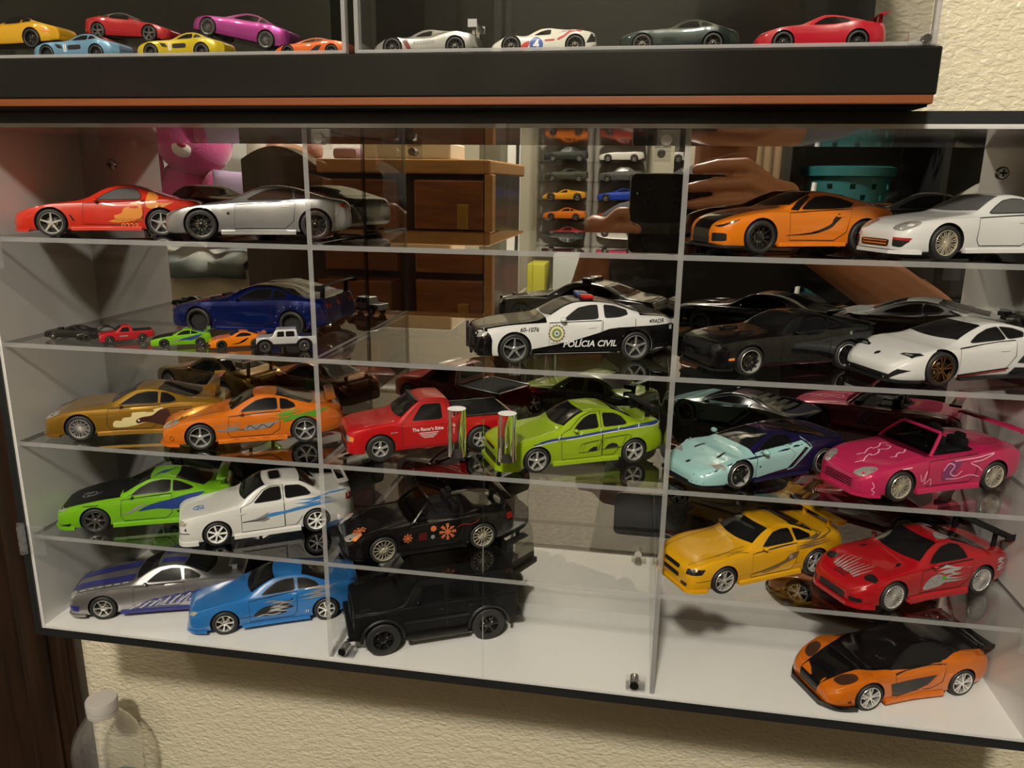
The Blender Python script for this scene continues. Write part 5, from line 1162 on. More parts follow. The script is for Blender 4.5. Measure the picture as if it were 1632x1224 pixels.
splitter(c, M_RR, -.45, .10, .08, 1.04, .05); skirt(c, M_RR, .42, 2.0, .12, .25, .045); c.wing(3.08, 1.24, .86, .26, mat=M_BLKM, base=.80, pmat=M_BLKM, ends=.14, posts=.6); tail(c)
c.patch('sill_bolts', M_STEEL, 'side', [circ(.95, .20, .022, 8), circ(1.55, .20, .022, 8)], .05)

# ---- row 5 ------------------------------------------------------
M_SG = paint('silver_grey_paint', (.42, .41, .42), .8); M_IND = pm('print_indigo', '#2c2f74', .3, coat=.5)
c = mk('r34', 'silver coupe with indigo bonnet stripes and slanted indigo slashes along the side', P(5, (166, 988.5), None, 20, 1 / 32), M_SG, wheel=('6', None, .70, None))
for y0, y1 in ((-.58, -.22), (.22, .58)): c.patch('bonnet_stripe', M_IND, 'top', [(-.84, y0 * .8), (.76, y0), (.76, y1), (-.84, y1 * .8)], .010)
for y0, y1 in ((-.40, -.12), (.12, .40)): c.patch('roof_stripe', M_IND, 'top', [(1.48, y0), (2.1, y0), (2.1, y1), (1.48, y1)], .010)
sl = []
for i in range(11): x = .62 + .19 * i; sl.append([(x, .22 + .02 * i), (x + .09, .22 + .02 * i), (x + .30, .36 + .035 * i), (x + .20, .36 + .035 * i)])
for i in range(7): x = 1.0 + .30 * i; sl.append([(x, .42 + .05 * i), (x + .16, .42 + .05 * i), (x + .46, .52 + .05 * i), (x + .34, .53 + .05 * i)])
c.patch('side_slashes', M_IND, 'side', sl, .011); c.patch('side_slashes', M_DW, 'side', [p for i in range(8) for p in strip([(.66 + .26 * i, .24 + .03 * i), (.98 + .26 * i, .42 + .045 * i)], .02)], .012)
c.patch('bonnet_line', M_DW, 'top', [[(-.6 + .22 * i, -.66), (-.45 + .22 * i, -.66), (-.45 + .22 * i, -.63), (-.6 + .22 * i, -.63)] for i in range(6)], .011)
lamps(c, rnd([(-.36, .60), (.0, .62), (.06, .76), (-.30, .74)]), M_LAMP); intake(c, .46, .24, .42); intake(c, .34, .60, .68); c.patch('bumper_patch', M_IND, 'quarter', [(-.25, .28), (.2, .28), (.24, .44), (-.2, .44)], .010, mirror=True)  # lamps, intakes, and an indigo patch on each lower bumper corner
splitter(c, M_SG, -.45, .12, .06); skirt(c, M_IND, .44, 2.2, .14, .24, .03); c.wing(3.42, 1.30, .76, .26, base=.92, mat=M_SG)
for sd in (-1, 1): c.patch('taillight', M_RED, 'rear', circ(sd * .5, .76, .08), .01)

M_BE = paint('azure_paint', '#2a72b8')
c = mk('integra', 'azure blue coupe with black and silver flame print on the door and chrome wheels', P(5, (360, 1012.5), (521, 988.5)), M_BE, mirror=False, wheel=('7', None, .70, None))
c.patch('door_print', M_DK, 'side', crv([(.72, .44), (.86, .58), (1.05, .66), (1.4, .70), (1.75, .80), (1.6, .66), (1.75, .56), (1.5, .50), (1.55, .42), (1.2, .38), (.95, .40)], 3), .011)
c.patch('door_print', M_DS, 'side', flame(.95, 1.9, .44, .72, 6, 41, .04) + squiggle([(.8, .40), (1.0, .44), (1.2, .40), (1.4, .44)], .025), .013)
c.patch('side_print', M_DS, 'side', flame(1.85, 3.3, .66, .88, 6, 43, .04), .012); c.patch('side_line', M_DK, 'side', strip([(.35, .42), (.75, .44)], .012), .011)
lamps(c, rnd([(-.34, .56), (.0, .60), (.06, .68), (-.28, .65)]), M_LAMP); intake(c, .36, .22, .34); tail(c, .74, .86, .3, .64)
splitter(c, M_BE, -.45, .12, .06); skirt(c, M_BE, .42, 2.14, .14, .22, .02); c.box('boot_lip', M_BE, 3.22, 3.44, -.62, .62, 1.0, 1.05, .02)
c.patch('badge', M_DW, 'side', textpolys('11', 2.02, .34, .11, 0), .012)

c = mk('gwagon', 'boxy matt black off-roader with side steps and large black tyres', P(5, (612, 1046), (779, 1019.5)), M_BLKM, name='model_off_roader', wheel=('6', M_BRIM, .60, None), glass=pm('black_window', (.006, .006, .007), .25, spec=.3))
c.patch('windshield', MATS['black_window'], 'front', rnd([(-.70, 1.48), (.70, 1.48), (.64, 1.86), (-.64, 1.86)], .1), .012)
c.patch('rear_window', MATS['black_window'], 'rear', rnd([(-.62, 1.38), (.62, 1.38), (.58, 1.78), (-.58, 1.78)], .1), .012)
c.box('front_bumper', M_BLKM, c.x0 - .14, c.x0 + .20, -.90, .90, .52, .72, .03); c.box('rear_bumper', M_BLKM, c.x1 - .15, c.x1 + .10, -.88, .88, .56, .74, .03)
for sd in (-1, 1):
    c.box('side_step', M_TRIM, .56, 2.26, sd * .96 - .07, sd * .96 + .07, .40, .50, .03)
    c.box('door_strip', M_TRIM, .56, 2.3, sd * .945 - .015, sd * .945 + .015, .84, .92, .01)
    c.patch('headlight', M_LAMPD, 'front', circ(sd * .62, 1.02, .115, 18), .02)
    c.box('turn_signal', M_TRIM, -.55, -.30, sd * .74 - .05, sd * .74 + .05, 1.24, 1.31, .02)
    for xc in (0, c.wb):
        m = MB(); pts = [c.X((xc + .56 * math.cos(a), sd * .955, .47 + .56 * math.sin(a))) for a in [math.pi * k / 14 for k in range(15)]]
        m.tube(pts, .045 * c.S, 6); m.obj('wheel_arch_flare', M_TRIM, c.root, True)
for k in range(5): c.box('grille_bar', M_TRIM, c.x0 - .03, c.x0 + .01, -.40, .40, .84 + k * .07, .87 + k * .07, .005)
c.patch('bonnet_seam', M_TRIM, 'side', strip([(-.66, 1.15), (.5, 1.20)], .02), .012)
c.patch('door_seam', M_TRIM, 'side', strip([(1.71, 1.86), (1.71, .62), (2.34, .62), (2.50, 1.0), (2.50, 1.86)], .018), .012)
for x, z in ((1.60, 1.12), (2.40, 1.12)):
    for sd in (-1, 1): c.box('door_handle', M_TRIM, x - .12, x + .02, sd * .935 - .02, sd * .935 + .02, z, z + .05, .01)
for k in (-.72, .72): c.box('tow_shackle', M_STEEL, c.x0 - .18, c.x0 - .12, k - .03, k + .03, .42, .52, .01)

M_VO = paint('copper_orange_paint', '#cc6a14')
c = mk('veilside', 'orange and black wide-body coupe with black bonnet, roof and front lip', P(5, (1386, 1135), (1531, 1109.5)), M_VO, wheel=('5d', None, .78, None), handle=False)
pg = []
for sd in (-1, 1):
    pg.append([(x, sd * y) for x, y in ((-.90, .34), (-.6, .40), (-.1, .50), (.3, .66), (.6, .74), (1.0, .775), (1.6, .79), (2.0, .80), (2.3, .72), (2.7, .66), (3.1, .66), (3.30, .60))])
c.patch('black_top_panel', M_BLK, 'top', pg[0] + pg[1][::-1], .020, step=.035)
c.patch('nose_black', M_BLK, 'front', [(-.30, .22), (.30, .22), (.34, .44), (-.34, .44)], .010)
lamps(c, crv([(-.62, .44), (-.60, .66), (-.42, .78), (-.24, .76), (-.22, .60), (-.40, .46)], 3), pm('lamp_brown', (.05, .022, .012), .12, coat=1), 'top', off=.012)
c.patch('side_vent', M_BLK, 'side', [(.52, .58), (.60, .28), (.72, .24), (1.15, .30), (1.5, .42), (1.72, .64), (1.1, .60)], .012)
c.patch('side_vent_edge', M_VO, 'side', strip([(.60, .26), (.72, .21), (1.18, .27), (1.55, .40), (1.78, .64)], .035), .030)
splitter(c, M_BLK, -.30, .06, .10, 1.05, .08); skirt(c, M_VO, .42, 1.96, .10, .2, .035)
c.patch('front_intake', M_TRIM, 'quarter', rnd([(.34, .24), (.44, .25), (.44, .30), (.34, .29)]), .01, mirror=True); c.box('nose_badge', M_STEEL, -.78, -.74, -.04, .04, .50, .515, .004)
c.wing(3.15, 1.08, .80, .30, mat=M_BLK, base=.85, ends=.10, posts=.75); tail(c, .66, .78, .35, .7); c.patch('side_marker', M_AMB, 'side', [(2.02, .60), (2.12, .61), (2.12, .64), (2.02, .63)], .012)

# ---- tiny cars on the second shelf ------------------------------
def tiny(key, label, pl, pmat, wheel, **k):
    k.setdefault('detail', .6)
    return mk(key, label, pl, pmat, group=G_TINY, wheel=wheel, simple=True, name=k.pop('name', 'tiny_car'), **k)
M_SB = pm('tiny_black', (.014, .013, .012), .3)
c = tiny('charger70', 'tiny black muscle car with engine scoop and silver front wheels', P(2, (84, 541.5), None, 4, .0410 / 5.2), M_SB, ('5', M_STEEL, .72, None))
c.box('engine_scoop', M_SB, .1, .55, -.22, .22, .88, 1.10, .03)
c = tiny('charger70', 'tiny black car half hidden behind the tiny red pickup', P(2, (139, 544.5), None, 38, .0400 / 5.2), M_SB, ('5', M_SB, .6, None), glass=M_GLASS2)
lamps(c, circ(.12, .72, .05), M_LAMP); intake(c, .7, .4, .56)
c = tiny('f150', 'tiny red pickup with dark bed cover', P(2, (176, 548.5), (228, 544)), paint('tiny_red', '#b4202a'), ('5', M_STEEL, .68, None), name='tiny_pickup')
c.patch('bed_cover', M_BLKM, 'top', [(2.34, -.82), (4.06, -.82), (4.06, .82), (2.34, .82)], .006); lamps(c, rnd([(-.36, .66), (0, .66), (0, .82), (-.34, .84)]), M_LAMP); c.patch('door_print', M_DG, 'side', [(.9, .66), (1.7, .66), (1.7, .8), (.9, .8)], .012)
c = tiny('eclipse', 'tiny green coupe with black bonnet and blue side swoosh', P(2, (262.5, 555), (320, 552)), M_GR, ('5', M_STEEL, .76, None))
c.patch('black_bonnet', M_BLKM, 'top', hood(c, -.86, .62, .80, .86), .012); c.patch('side_swoosh', M_DB, 'side', crv([(1.05, .52), (1.35, .68), (1.8, .78), (2.3, .90), (2.7, .94), (2.3, .68), (1.9, .52), (1.5, .56)], 4), .013); c.patch('side_swoosh', M_DS, 'side', crv([(.5, .5), (.9, .50), (1.3, .68), (.95, .62)], 4), .013); c.wing(3.12, 1.25, .76, .3, base=.92)
c = tiny('gr', 'tiny orange coupe with black wheels and black door swoosh', P(2, (354, 558), (408.5, 554.5)), M_OR, ('10', M_BRIM, .72, None))
c.patch('door_swoosh', M_BLK, 'side', crv([(.7, .38), (1.3, .42), (1.72, .6), (1.95, .82), (1.70, .74), (1.5, .54)], 3), .013); intake(c, .7, .24, .42, None, .4); c.wing(3.2, 1.06, .62, .25)
c = tiny('gladiator', 'tiny white four-door off-road pickup with black fenders', P(2, (423, 562.5), (486, 560)), paint('tiny_white', (.62, .62, .62), .3), ('5', M_STEEL, .55, None), name='tiny_pickup')
for xc in (0, c.wb):
    for sd in (-1, 1):
        m = MB(); m.tube([c.X((xc + .62 * math.cos(a), sd * .93, .50 + .58 * math.sin(a))) for a in [math.pi * k / 10 for k in range(11)]], .09 * c.S, 6); m.obj('wheel_arch_flare', M_BLKM, c.root, True)
c.box('front_bumper', M_BLKM, -.95, -.65, -.8, .8, .5, .72, .04); c.box('lower_body', M_BLKM, .5, 2.7, -.90, .90, .46, .72, .03); c.patch('bed_cover', M_BLKM, 'top', [(2.8, -.7), (4.05, -.7), (4.05, .7), (2.8, .7)], .01)
# ================================================================ small cars in the clear cases on top of the display case
YU = -.030                                     # front of the upper cases
def zu(u, v): return on_y(u, v, YU).z
UZ0 = ZT + q + .0002; UZ1 = zu(1500, 72); XUR = on_y(1499, 110, YU).x; XG = on_y(559, 90, YU).x
M_UP = pm('gloss_black_plastic', (.009, .009, .008), .16, spec=.28)
M_ORS = pm('orange_strip', '#743a10', .45)
M_UBACK = pm('smoked_back', (.012, .012, .010), .12, spec=.3)
UTOP = UZ1 + .115
XU0 = -.42
ub = thing('car_display_box', 'long black-based clear car box with an orange strip on top of the display case', 'display box', ((XU0 + XUR) / 2, .04, UZ0))
def pt2(mb, name, mats, lab=None):
    o = mb.obj(name, mats, ub); o.matrix_parent_inverse = Matrix.Translation(-Vector(ub.location))
    if lab: o['label'] = lab
    return o
zo = UZ0 + .0058
pt2(MB().bbox(XU0, XUR, YU, .114, zo, UZ1, .0012), 'base', M_UP)
pt2(MB().bbox(XU0 + .001, XUR - .0012, YU + .0008, .113, UZ0 + .0012, zo + .0004, .0006), 'orange_strip', M_ORS, 'orange strip along the foot of the box')
pt2(MB().box(XU0 + .003, XUR - .003, YU + .004, .112, UZ0, UZ0 + .0014), 'foot', M_UP)
for x0, x1 in ((XU0, XG), (XG + .0006, XUR)):
    pt2(MB().box(x0 + .004, x1 - .004, .1085, .112, UZ1, UTOP), 'back_panel', M_UBACK)
    pt2(MB().box(x0 + .004, x0 + .007, -.004, .1085, UZ1, UTOP - .003), 'inner_side', M_UBACK); pt2(MB().box(x1 - .035, x1 - .032, .02, .1085, UZ1, UTOP - .003), 'inner_side', M_UBACK)
    t = .0022; a, e = x0 + .0030, x1 - .0045      # clear cover: front, two sides, top
    pt2(MB().box(a, e, YU + .002, YU + .002 + t, UZ1, UTOP), 'cover_front', M_DOOR)
    for xx in (a, e - t): pt2(MB().box(xx, xx + t, YU + .0042, .112, UZ1, UTOP), 'cover_side', M_PIECE)
    pt2(MB().box(a, e, YU + .002, .112, UTOP, UTOP + t), 'cover_top', M_DOOR)
    for xx in (a, e): pt2(MB().bbox(xx - .0014, xx + .0014, YU + .0008, YU + .006, UZ1, UTOP, .0006), 'cover_edge', M_EDGE)
    pt2(MB().bbox(a, e, YU + .0006, YU + .0058, UZ1, UZ1 + .0022, .0006), 'cover_lip', M_EDGE)
lx = on_y(1470, 62, YU).x
pt2(MB().bbox(lx - .007, lx + .011, YU - .0012, YU + .004, UZ1 + .0004, UZ1 + .0075, .001), 'latch', M_PIECE, 'clear latch'); pt2(MB().lathe([(0, -.002), (.0022, -.002), (.0022, .003), (0, .003)], (lx + .002, YU, UZ1 + .0034), 'y', 14), 'latch_pin', M_STEEL)

def place2(fw, rw, y, zfix=None, flip=False):
    def f(s):
        A = on_y(*fw, y); B = on_y(*rw, y); d = B - A; S = d.length / s['wb']
        T = max(pchip(s['plan'])(0), pchip(s['plan'])(s['wb'])) + s.get('flare', 0) - .01
        mid = (A + B) / 2
        f.pitch = -math.atan2(d.z, abs(d.x)) if zfix is None else 0
        z = mid.z if zfix is None else zfix
        return Vector((mid.x, y + T * S, z)), (math.pi if flip else 0.0), S
    return f
def small(key, label, pl, pmat, wheel, tilt=False, **k):
    c = mk(key, label, pl, pmat, group=G_SMALL, wheel=wheel, simple=True, name='small_car', detail=.7, **k)
    if tilt: c.root.rotation_euler = (0, pl.pitch, c.root.rotation_euler.z)
    return c
ZU = UZ1 + .0002
W10 = ('10', M_BRIM, .74, None); M_LIPC = pm('rim_lip', (.5, .48, .42), .2, .9)
M_HB = paint('powder_blue_paint', '#6f9cbc', .3); M_HY = paint('lemon_paint', '#c8b01c', .2); M_HP = paint('magenta_paint', '#a83c8c', .5); M_HR = paint('scarlet_paint', '#a81c24', .15); M_HO = paint('tangerine_paint', '#d8601c', .1); M_HY2 = paint('mustard_paint', '#d8a41c', .1)
M_HS = paint('race_silver_paint', (.46, .46, .44), .6); M_HW = paint('race_white_paint', (.74, .72, .64)); M_HG = paint('racing_green_paint', (.008, .022, .020), .3); M_HR2 = paint('cherry_paint', '#b4182c')
def amgprint(c):
    c.patch('side_vent', M_TRIM, 'side', [(.48, .78), (.78, .74), (.9, .56), (.62, .60)], .012); c.patch('side_stripe', M_DW, 'side', [[(.95, .42), (1.0, .42), (.98, .76), (.93, .76)], [(1.04, .42), (1.09, .42), (1.07, .76), (1.02, .76)]], .014); c.patch('door_print', M_DK, 'side', rnd([(1.15, .52), (1.85, .54), (1.85, .74), (1.15, .72)]), .013)
c = small('amg', 'powder blue small sports car beside the lemon yellow one', place2((74, 92.5), (153, 91.5), -.014, ZU), M_HB, ('10', M_BRIM, .74, None)); amgprint(c)
c = small('amg', 'lemon yellow small sports car under the tilted magenta car', place2((240, 91.5), (321, 90.5), -.014, ZU), M_HY, ('10', M_BRIM, .74, M_LIPC)); amgprint(c)
c = small('z', 'scarlet small car raised on a clear step behind the powder blue car', place2((237, 66), (156, 62), .048, None, True), M_HR, ('5', M_GUN, .74, None), True)
red_small = c
c.patch('black_roof', M_BLK, 'top', hood(c, .72, 2.95, .80, .70), .012)
c = small('z', 'magenta small car tilted nose-up on a clear step', place2((328, 57), (421, 78), .044, None), M_HP, ('multi', M_GUN, .74, M_LIPC), True)
mag_small = c
for y in (-.42, -.28): c.patch('taillight', M_RED, 'rear', circ(y, .70, .06, 10), .012)
c = small('huracan', 'tangerine small wedge car at the end of its box', place2((458, 86.5), (528, 85.7), -.014, ZU), M_HO, W10)
c.patch('side_scoop', M_TRIM, 'side', [(1.3, .36), (1.75, .66), (2.05, .68), (1.8, .34)], .012)
c = small('amg', 'mustard yellow small car raised at the far end behind the powder blue car', place2((-40, 79), (51, 76), .048, None), M_HY2, W10, True)
yel_small = c
c.patch('black_roof', M_BLK, 'top', hood(c, 1.0, 2.9, .80, .70), .012)
c.patch('lamp_print', M_AMB, 'side', rnd([(3.1, .62), (3.4, .58), (3.38, .7), (3.1, .76)]), .013)
c = small('gt40', 'silver small racing car with a big rear wing', place2((625, 85), (725, 82), -.014, ZU), M_HS, W10)
c.wing(3.35, 1.28, .80, .34, mat=M_SIL, base=.8, ends=.3, pmat=M_STEEL); c.patch('race_print', pm('print_maroon', '#6a1c1c', .4), 'side', [(.42, .62), (.62, .30), (.8, .30), (.62, .66)], .012); c.patch('race_print', M_DG, 'side', [[(.86 + .13 * i, .46 + .008 * i), (.95 + .13 * i, .46 + .008 * i), (1.0 + .13 * i, .60 + .006 * i), (.91 + .13 * i, .60 + .006 * i)] for i in range(7)], .013)
c = small('gt40', 'white small racing car with blue roundel number 4 and red stripes', place2((814, 83), (916, 80), -.014, ZU), M_HW, W10)
c.patch('roundel', pm('roundel_blue', '#2c4c9c', .4), 'side', circ(1.05, .42, .28, 24), .012); c.patch('lettering', M_DW, 'side', textpolys('4', 1.05, .25, .5, 0, 'CENTER', .03), .016, mirror=False)
M_RS = pm('print_stripe_red', '#b02a24', .4)
c.patch('red_stripe', M_RS, 'side', [crv([(.35, .2), (.5, .45), (.75, .55), (.75, .42), (.6, .2)], 3), [(1.4, .60), (1.8, .62), (1.8, .55), (1.4, .54)], [(1.9, .62), (2.2, .78), (2.4, .92), (2.9, .94), (2.9, .88), (2.45, .86), (2.2, .68), (1.95, .56)]], .013)
c.patch('black_tail', M_TRIM, 'side', [(3.1, .45), (3.3, .84), (3.46, .76), (3.46, .5)], .012)
c = small('amg', 'dark racing green small coupe between the white and the red racers', place2((1023, 75), (1136, 71.5), -.012, ZU), M_HG, W10)
c = small('gr', 'cherry red small coupe with a red rear wing at the box end', place2((1248, 70.5), (1367, 66.5), -.012, ZU), M_HR2, W10)
c.wing(3.28, 1.24, .72, .34, base=.85, thick=.07)
lamps(c, rnd([(-.42, .56), (-.1, .60), (.36, .72), (-.2, .54)]), M_LAMPD)
for cc, nm in ((red_small, 1), (mag_small, 2), (yel_small, 3)):
    R_ = cc.root; p = R_.location; h = max(.002, p.z - UZ1); th = R_.rotation_euler.y; w2 = cc.wb * cc.S / 2 + .004
    m = MB(); sgn = -1 if nm != 1 else 1
    za = p.z - UZ1 - math.sin(th) * -w2 * -1; zb_ = p.z - UZ1 + math.sin(th) * -w2 * -1
    def zz(dx): return p.z + (-math.sin(th)) * dx - UZ1
    x0, x1, y0, y1 = p.x - w2, p.x + w2, p.y - .017, p.y + .017
    m.add([(x0, y0, UZ1), (x1, y0, UZ1), (x1, y1, UZ1), (x0, y1, UZ1), (x0, y0, UZ1 + zz(-w2) - .0004), (x1, y0, UZ1 + zz(w2) - .0004), (x1, y1, UZ1 + zz(w2) - .0004), (x0, y1, UZ1 + zz(-w2) - .0004)],
          [(3, 2, 1, 0), (4, 5, 6, 7), (0, 1, 5, 4), (1, 2, 6, 5), (2, 3, 7, 6), (3, 0, 4, 7)])
    tag(m.obj('clear_riser', M_CLEAR), {1: 'clear acrylic step under the scarlet small car', 2: 'clear acrylic ramp under the magenta small car', 3: 'clear acrylic step under the mustard yellow small car'}[nm], 'riser')

# ================================================================ the room
M_WALL = pm('cream_wall_paint', (.70, .63, .46), .33, spec=.45)
nt = M_WALL.node_tree; b = nt.nodes['Principled BSDF']; tcn = nt.nodes.new('ShaderNodeTexCoord')
n1 = nt.nodes.new('ShaderNodeTexNoise'); n1.inputs['Scale'].default_value = 170; n1.inputs['Detail'].default_value = 4; n1.inputs['Roughness'].default_value = .55; n1.inputs['Distortion'].default_value = .6
n2 = nt.nodes.new('ShaderNodeTexVoronoi'); n2.inputs['Scale'].default_value = 260; n2.feature = 'SMOOTH_F1'
mpw = nt.nodes.new('ShaderNodeMapping'); mpw.inputs['Scale'].default_value = (.8, 1, 1.35); mpw.inputs['Rotation'].default_value = (0, .35, 0)
nt.links.new(tcn.outputs['Object'], mpw.inputs[0]); nt.links.new(mpw.outputs[0], n1.inputs['Vector']); nt.links.new(mpw.outputs[0], n2.inputs['Vector'])
mm = nt.nodes.new('ShaderNodeMath'); mm.operation = 'MULTIPLY_ADD'; mm.inputs[1].default_value = .35
nt.links.new(n2.outputs['Distance'], mm.inputs[0]); nt.links.new(n1.outputs['Fac'], mm.inputs[2])
rp = nt.nodes.new('ShaderNodeValToRGB'); rp.color_ramp.elements[0].position = .45; rp.color_ramp.elements[1].position = .85
nt.links.new(mm.outputs[0], rp.inputs[0])
bp = nt.nodes.new('ShaderNodeBump'); bp.inputs['Strength'].default_value = .8; bp.inputs['Distance'].default_value = .0010
nt.links.new(rp.outputs[0], bp.inputs['Height']); nt.links.new(bp.outputs[0], b.inputs['Normal'])
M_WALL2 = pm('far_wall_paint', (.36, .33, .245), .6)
M_WOODD = pm('dark_brown_wood', '#2a1a10', .35, noise=(14, '#3a2414', 6, (9, 9, .6)), coat=.25)
M_WOOD = pm('red_brown_wood', '#6a3a1e', .35, noise=(10, '#824c28', 6, (1.2, 9, 9)), coat=.3)
M_WOODK = pm('very_dark_wood', '#1a0f08', .4, noise=(14, '#2c1a0c', 6, (9, 9, .6)), coat=.2)
M_WOODL = pm('light_brown_wood', '#a0703c', .4, noise=(10, '#b08048', 5, (1.2, 9, 9)))
YW = .1300; X0, X1, Y1 = -2.2, 2.0, -2.5
struct(MB().box(X0, X1, YW, YW + .08, FLOOR, CEIL).obj('wall_back', M_WALL))
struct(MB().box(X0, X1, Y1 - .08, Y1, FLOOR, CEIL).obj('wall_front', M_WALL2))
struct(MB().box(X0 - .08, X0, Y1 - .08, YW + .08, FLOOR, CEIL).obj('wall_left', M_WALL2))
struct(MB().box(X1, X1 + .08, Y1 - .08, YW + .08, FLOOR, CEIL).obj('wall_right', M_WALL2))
struct(MB().box(X0 - .08, X1 + .08, Y1 - .08, YW + .08, FLOOR - .05, FLOOR).obj('floor', pm('carpet', (.10, .085, .07), .95, noise=(60, (.16, .14, .12), 6, (1, 1, 1)))))
struct(MB().box(X0 - .08, X1 + .08, Y1 - .08, YW + .08, CEIL, CEIL + .05).obj('ceiling', pm('ceiling_paint', (.34, .32, .27), .8)))
# dark door casing and door left of the case
xe = on_y(116, 1018, YW - .011).x
tr = MB(); tr.bbox(xe - .066, xe, YW - .011, YW + .002, FLOOR, 1.0, .002); tr.bbox(xe - .058, xe - .030, YW - .0145, YW - .009, FLOOR, 1.0, .003); tr.bbox(xe - .020, xe - .008, YW - .013, YW - .009, FLOOR, 1.0, .002)
struct(tr.obj('trim_1', M_WOODK, None, True))
d1 = struct(MB().bbox(xe - .80, xe - .070, YW - .006, YW + .002, FLOOR + .01, .98, .002).obj('door_1', M_WOODK))
MB().bbox(xe - .70, xe - .17, YW - .010, YW - .004, -.9, -.2, .004).obj('door_panel', M_WOODK, d1); MB().bbox(xe - .70, xe - .17, YW - .010, YW - .004, -.05, .85, .004).obj('door_panel', M_WOODK, d1)
# wall mounting cleat that carries the case
cl = MB().box(XL + .05, XR - .05, YB + .008, YW, ZT - .03, ZT - .005); ob = cl.obj('mounting_cleat', M_BLACKFRAME, case); ob.matrix_parent_inverse = Matrix.Translation(-Vector(case.location))

# bottle on a low cabinet
bc = on_y(161, 1113, .082); BX, BY, BZ = bc.x, .082, bc.z
ZB0 = BZ - .200
bt = thing('water_bottle', 'clear plastic water bottle with frosted white cap standing by the wall below the case', 'bottle', (BX, BY, ZB0))
prof = [(0, .002), (.026, .0), (.0315, .006), (.0325, .02)]
for i in range(9): prof += [(.0325, .028 + i * .0115), (.0305, .0335 + i * .0115)]
prof += [(.0325, .135), (.0330, .142), (.0322, .150), (.0295, .160), (.0235, .171), (.0165, .180), (.0128, .1845), (.0122, .188), (.0122, .1985), (0, .1985)]
M_PET = clear_mat('bottle_plastic', (.95, .95, .94), boost=2.6, rough=.03, haze=.06)
MB().lathe(prof, (0, 0, 0), 'z', 36).obj('shell', M_PET, bt, True, 50)
M_CAP = pm('frosted_cap', (.46, .43, .40), .4); 
cap = MB().lathe([(.0143, .1835), (.0145, .1875), (.0138, .1880), (.0147, .1885), (.0147, .1985), (.0140, .2000), (0, .2002)], (0, 0, 0), 'z', 36)
cap.obj('cap', M_CAP, bt, True, 40)
M_LBL = pm('bottle_label', '#7f98a6', .4, noise=(60, '#5a8a72', 3, (1, 1, 1)))
MB().lathe([(.0331, .020), (.0331, .092)], (0, 0, 0), 'z', 36).obj('label', M_LBL, bt, True)
lowc = thing('low_cabinet', 'low dark wooden cabinet under the display case', 'cabinet', (.05, .01, FLOOR))
def lp(mb, name, m):
    o = mb.obj(name, m, lowc); o.matrix_parent_inverse = Matrix.Translation(-Vector(lowc.location)); return o
lp(MB().bbox(-.62, .60, -.085, .118, ZB0 - .022, ZB0, .003), 'top', M_WOODD); lp(MB().box(-.60, .58, -.075, .116, FLOOR + .04, ZB0 - .022), 'body', M_WOODD)
for x in (-.59, -.19, .20): dd = lp(MB().bbox(x, x + .37, -.088, -.075, FLOOR + .06, ZB0 - .035, .003), 'door', M_WOOD); MB().ball((x + .33, -.095, ZB0 - .12), .01, .01, .01).obj('knob', M_STEEL, dd).matrix_parent_inverse = Matrix.Identity(4)

# ceiling lamps
for nm, L_ in (('round white ceiling lamp over the photographer', LAMP_MAIN), ('round white ceiling lamp over the bed', LAMP_SIDE)):
    t = thing('ceiling_lamp_offscreen', nm, 'lamp', (L_[0], L_[1], CEIL))
    MB().lathe([(0, 0), (.15, 0), (.15, -.03), (.13, -.035)], (0, 0, 0), 'z', 32).obj('base', pm('lamp_base', (.7, .7, .68), .4), t, True)
    MB().lathe([(.13, -.033), (.125, -.05), (.09, -.066), (0, -.074)], (0, 0, 0), 'z', 32).obj('shade_offscreen', pm('lamp_shade', (.9, .85, .75), .5, emit=((1.0, .85, .62), 6.0)), t, True)

# ================================================================ what the mirror shows: the room behind the photographer
def mb_at(root):
    inv = Matrix.Translation(-Vector(root.location))
    def f(mb, name, mats, smooth=False, label=None):
        o = mb.obj(name, mats, root, smooth); o.matrix_parent_inverse = inv
        if label: o['label'] = label
        return o
    return f
# --- bed
bed = thing('bed', 'bed with cream mattress in a dark brown frame', 'bed', (-1.35, -1.65, FLOOR)); bp_ = mb_at(bed)
M_MATT = pm('mattress_cloth', (.66, .58, .46), .85, bump=(40, .3, .004)); M_SHEET = pm('white_sheet', (.72, .68, .62), .8)
bp_(MB().bbox(-1.95, -.74, -2.15, -1.17, -.46, -.175, .03), 'mattress', M_MATT, True)
bp_(MB().bbox(-2.0, -.72, -2.2, -1.15, -.70, -.46, .01), 'frame', M_WOODD)
for x in (-1.95, -.79):
    for y in (-2.15, -1.22): bp_(MB().box(x, x + .05, y, y + .05, FLOOR, -.70), 'leg', M_WOODD)
fb = MB(); n = 14
pts = [(-.700 + .20 * i / n, .065 + .055 * math.sin(math.pi * min(1, .15 + .85 * i / n))) for i in range(n + 1)]
vs = [(x, -1.00, FLOOR) for x, z in pts] + [(x, -1.00, z) for x, z in pts] + [(x, -1.06, FLOOR) for x, z in pts] + [(x, -1.06, z) for x, z in pts]; N = n + 1
fs = []
for i in range(n): fs += [(i, i + 1, N + i + 1, N + i), (2 * N + i + 1, 2 * N + i, 3 * N + i, 3 * N + i + 1), (N + i, N + i + 1, 3 * N + i + 1, 3 * N + i)]
fs += [(0, N, 3 * N, 2 * N), (n, 2 * N + n, 3 * N + n, N + n)]
t = thing('chest_side', 'dark brown rounded wooden chest end beside the bed', 'furniture', (-.60, -1.03, FLOOR)); f_ = mb_at(t)
f_(MB().add(vs, fs), 'end_panel', M_WOODD); f_(MB().bbox(-.69, -.51, -1.5, -1.06, FLOOR, .05, .01), 'body', M_WOODD)
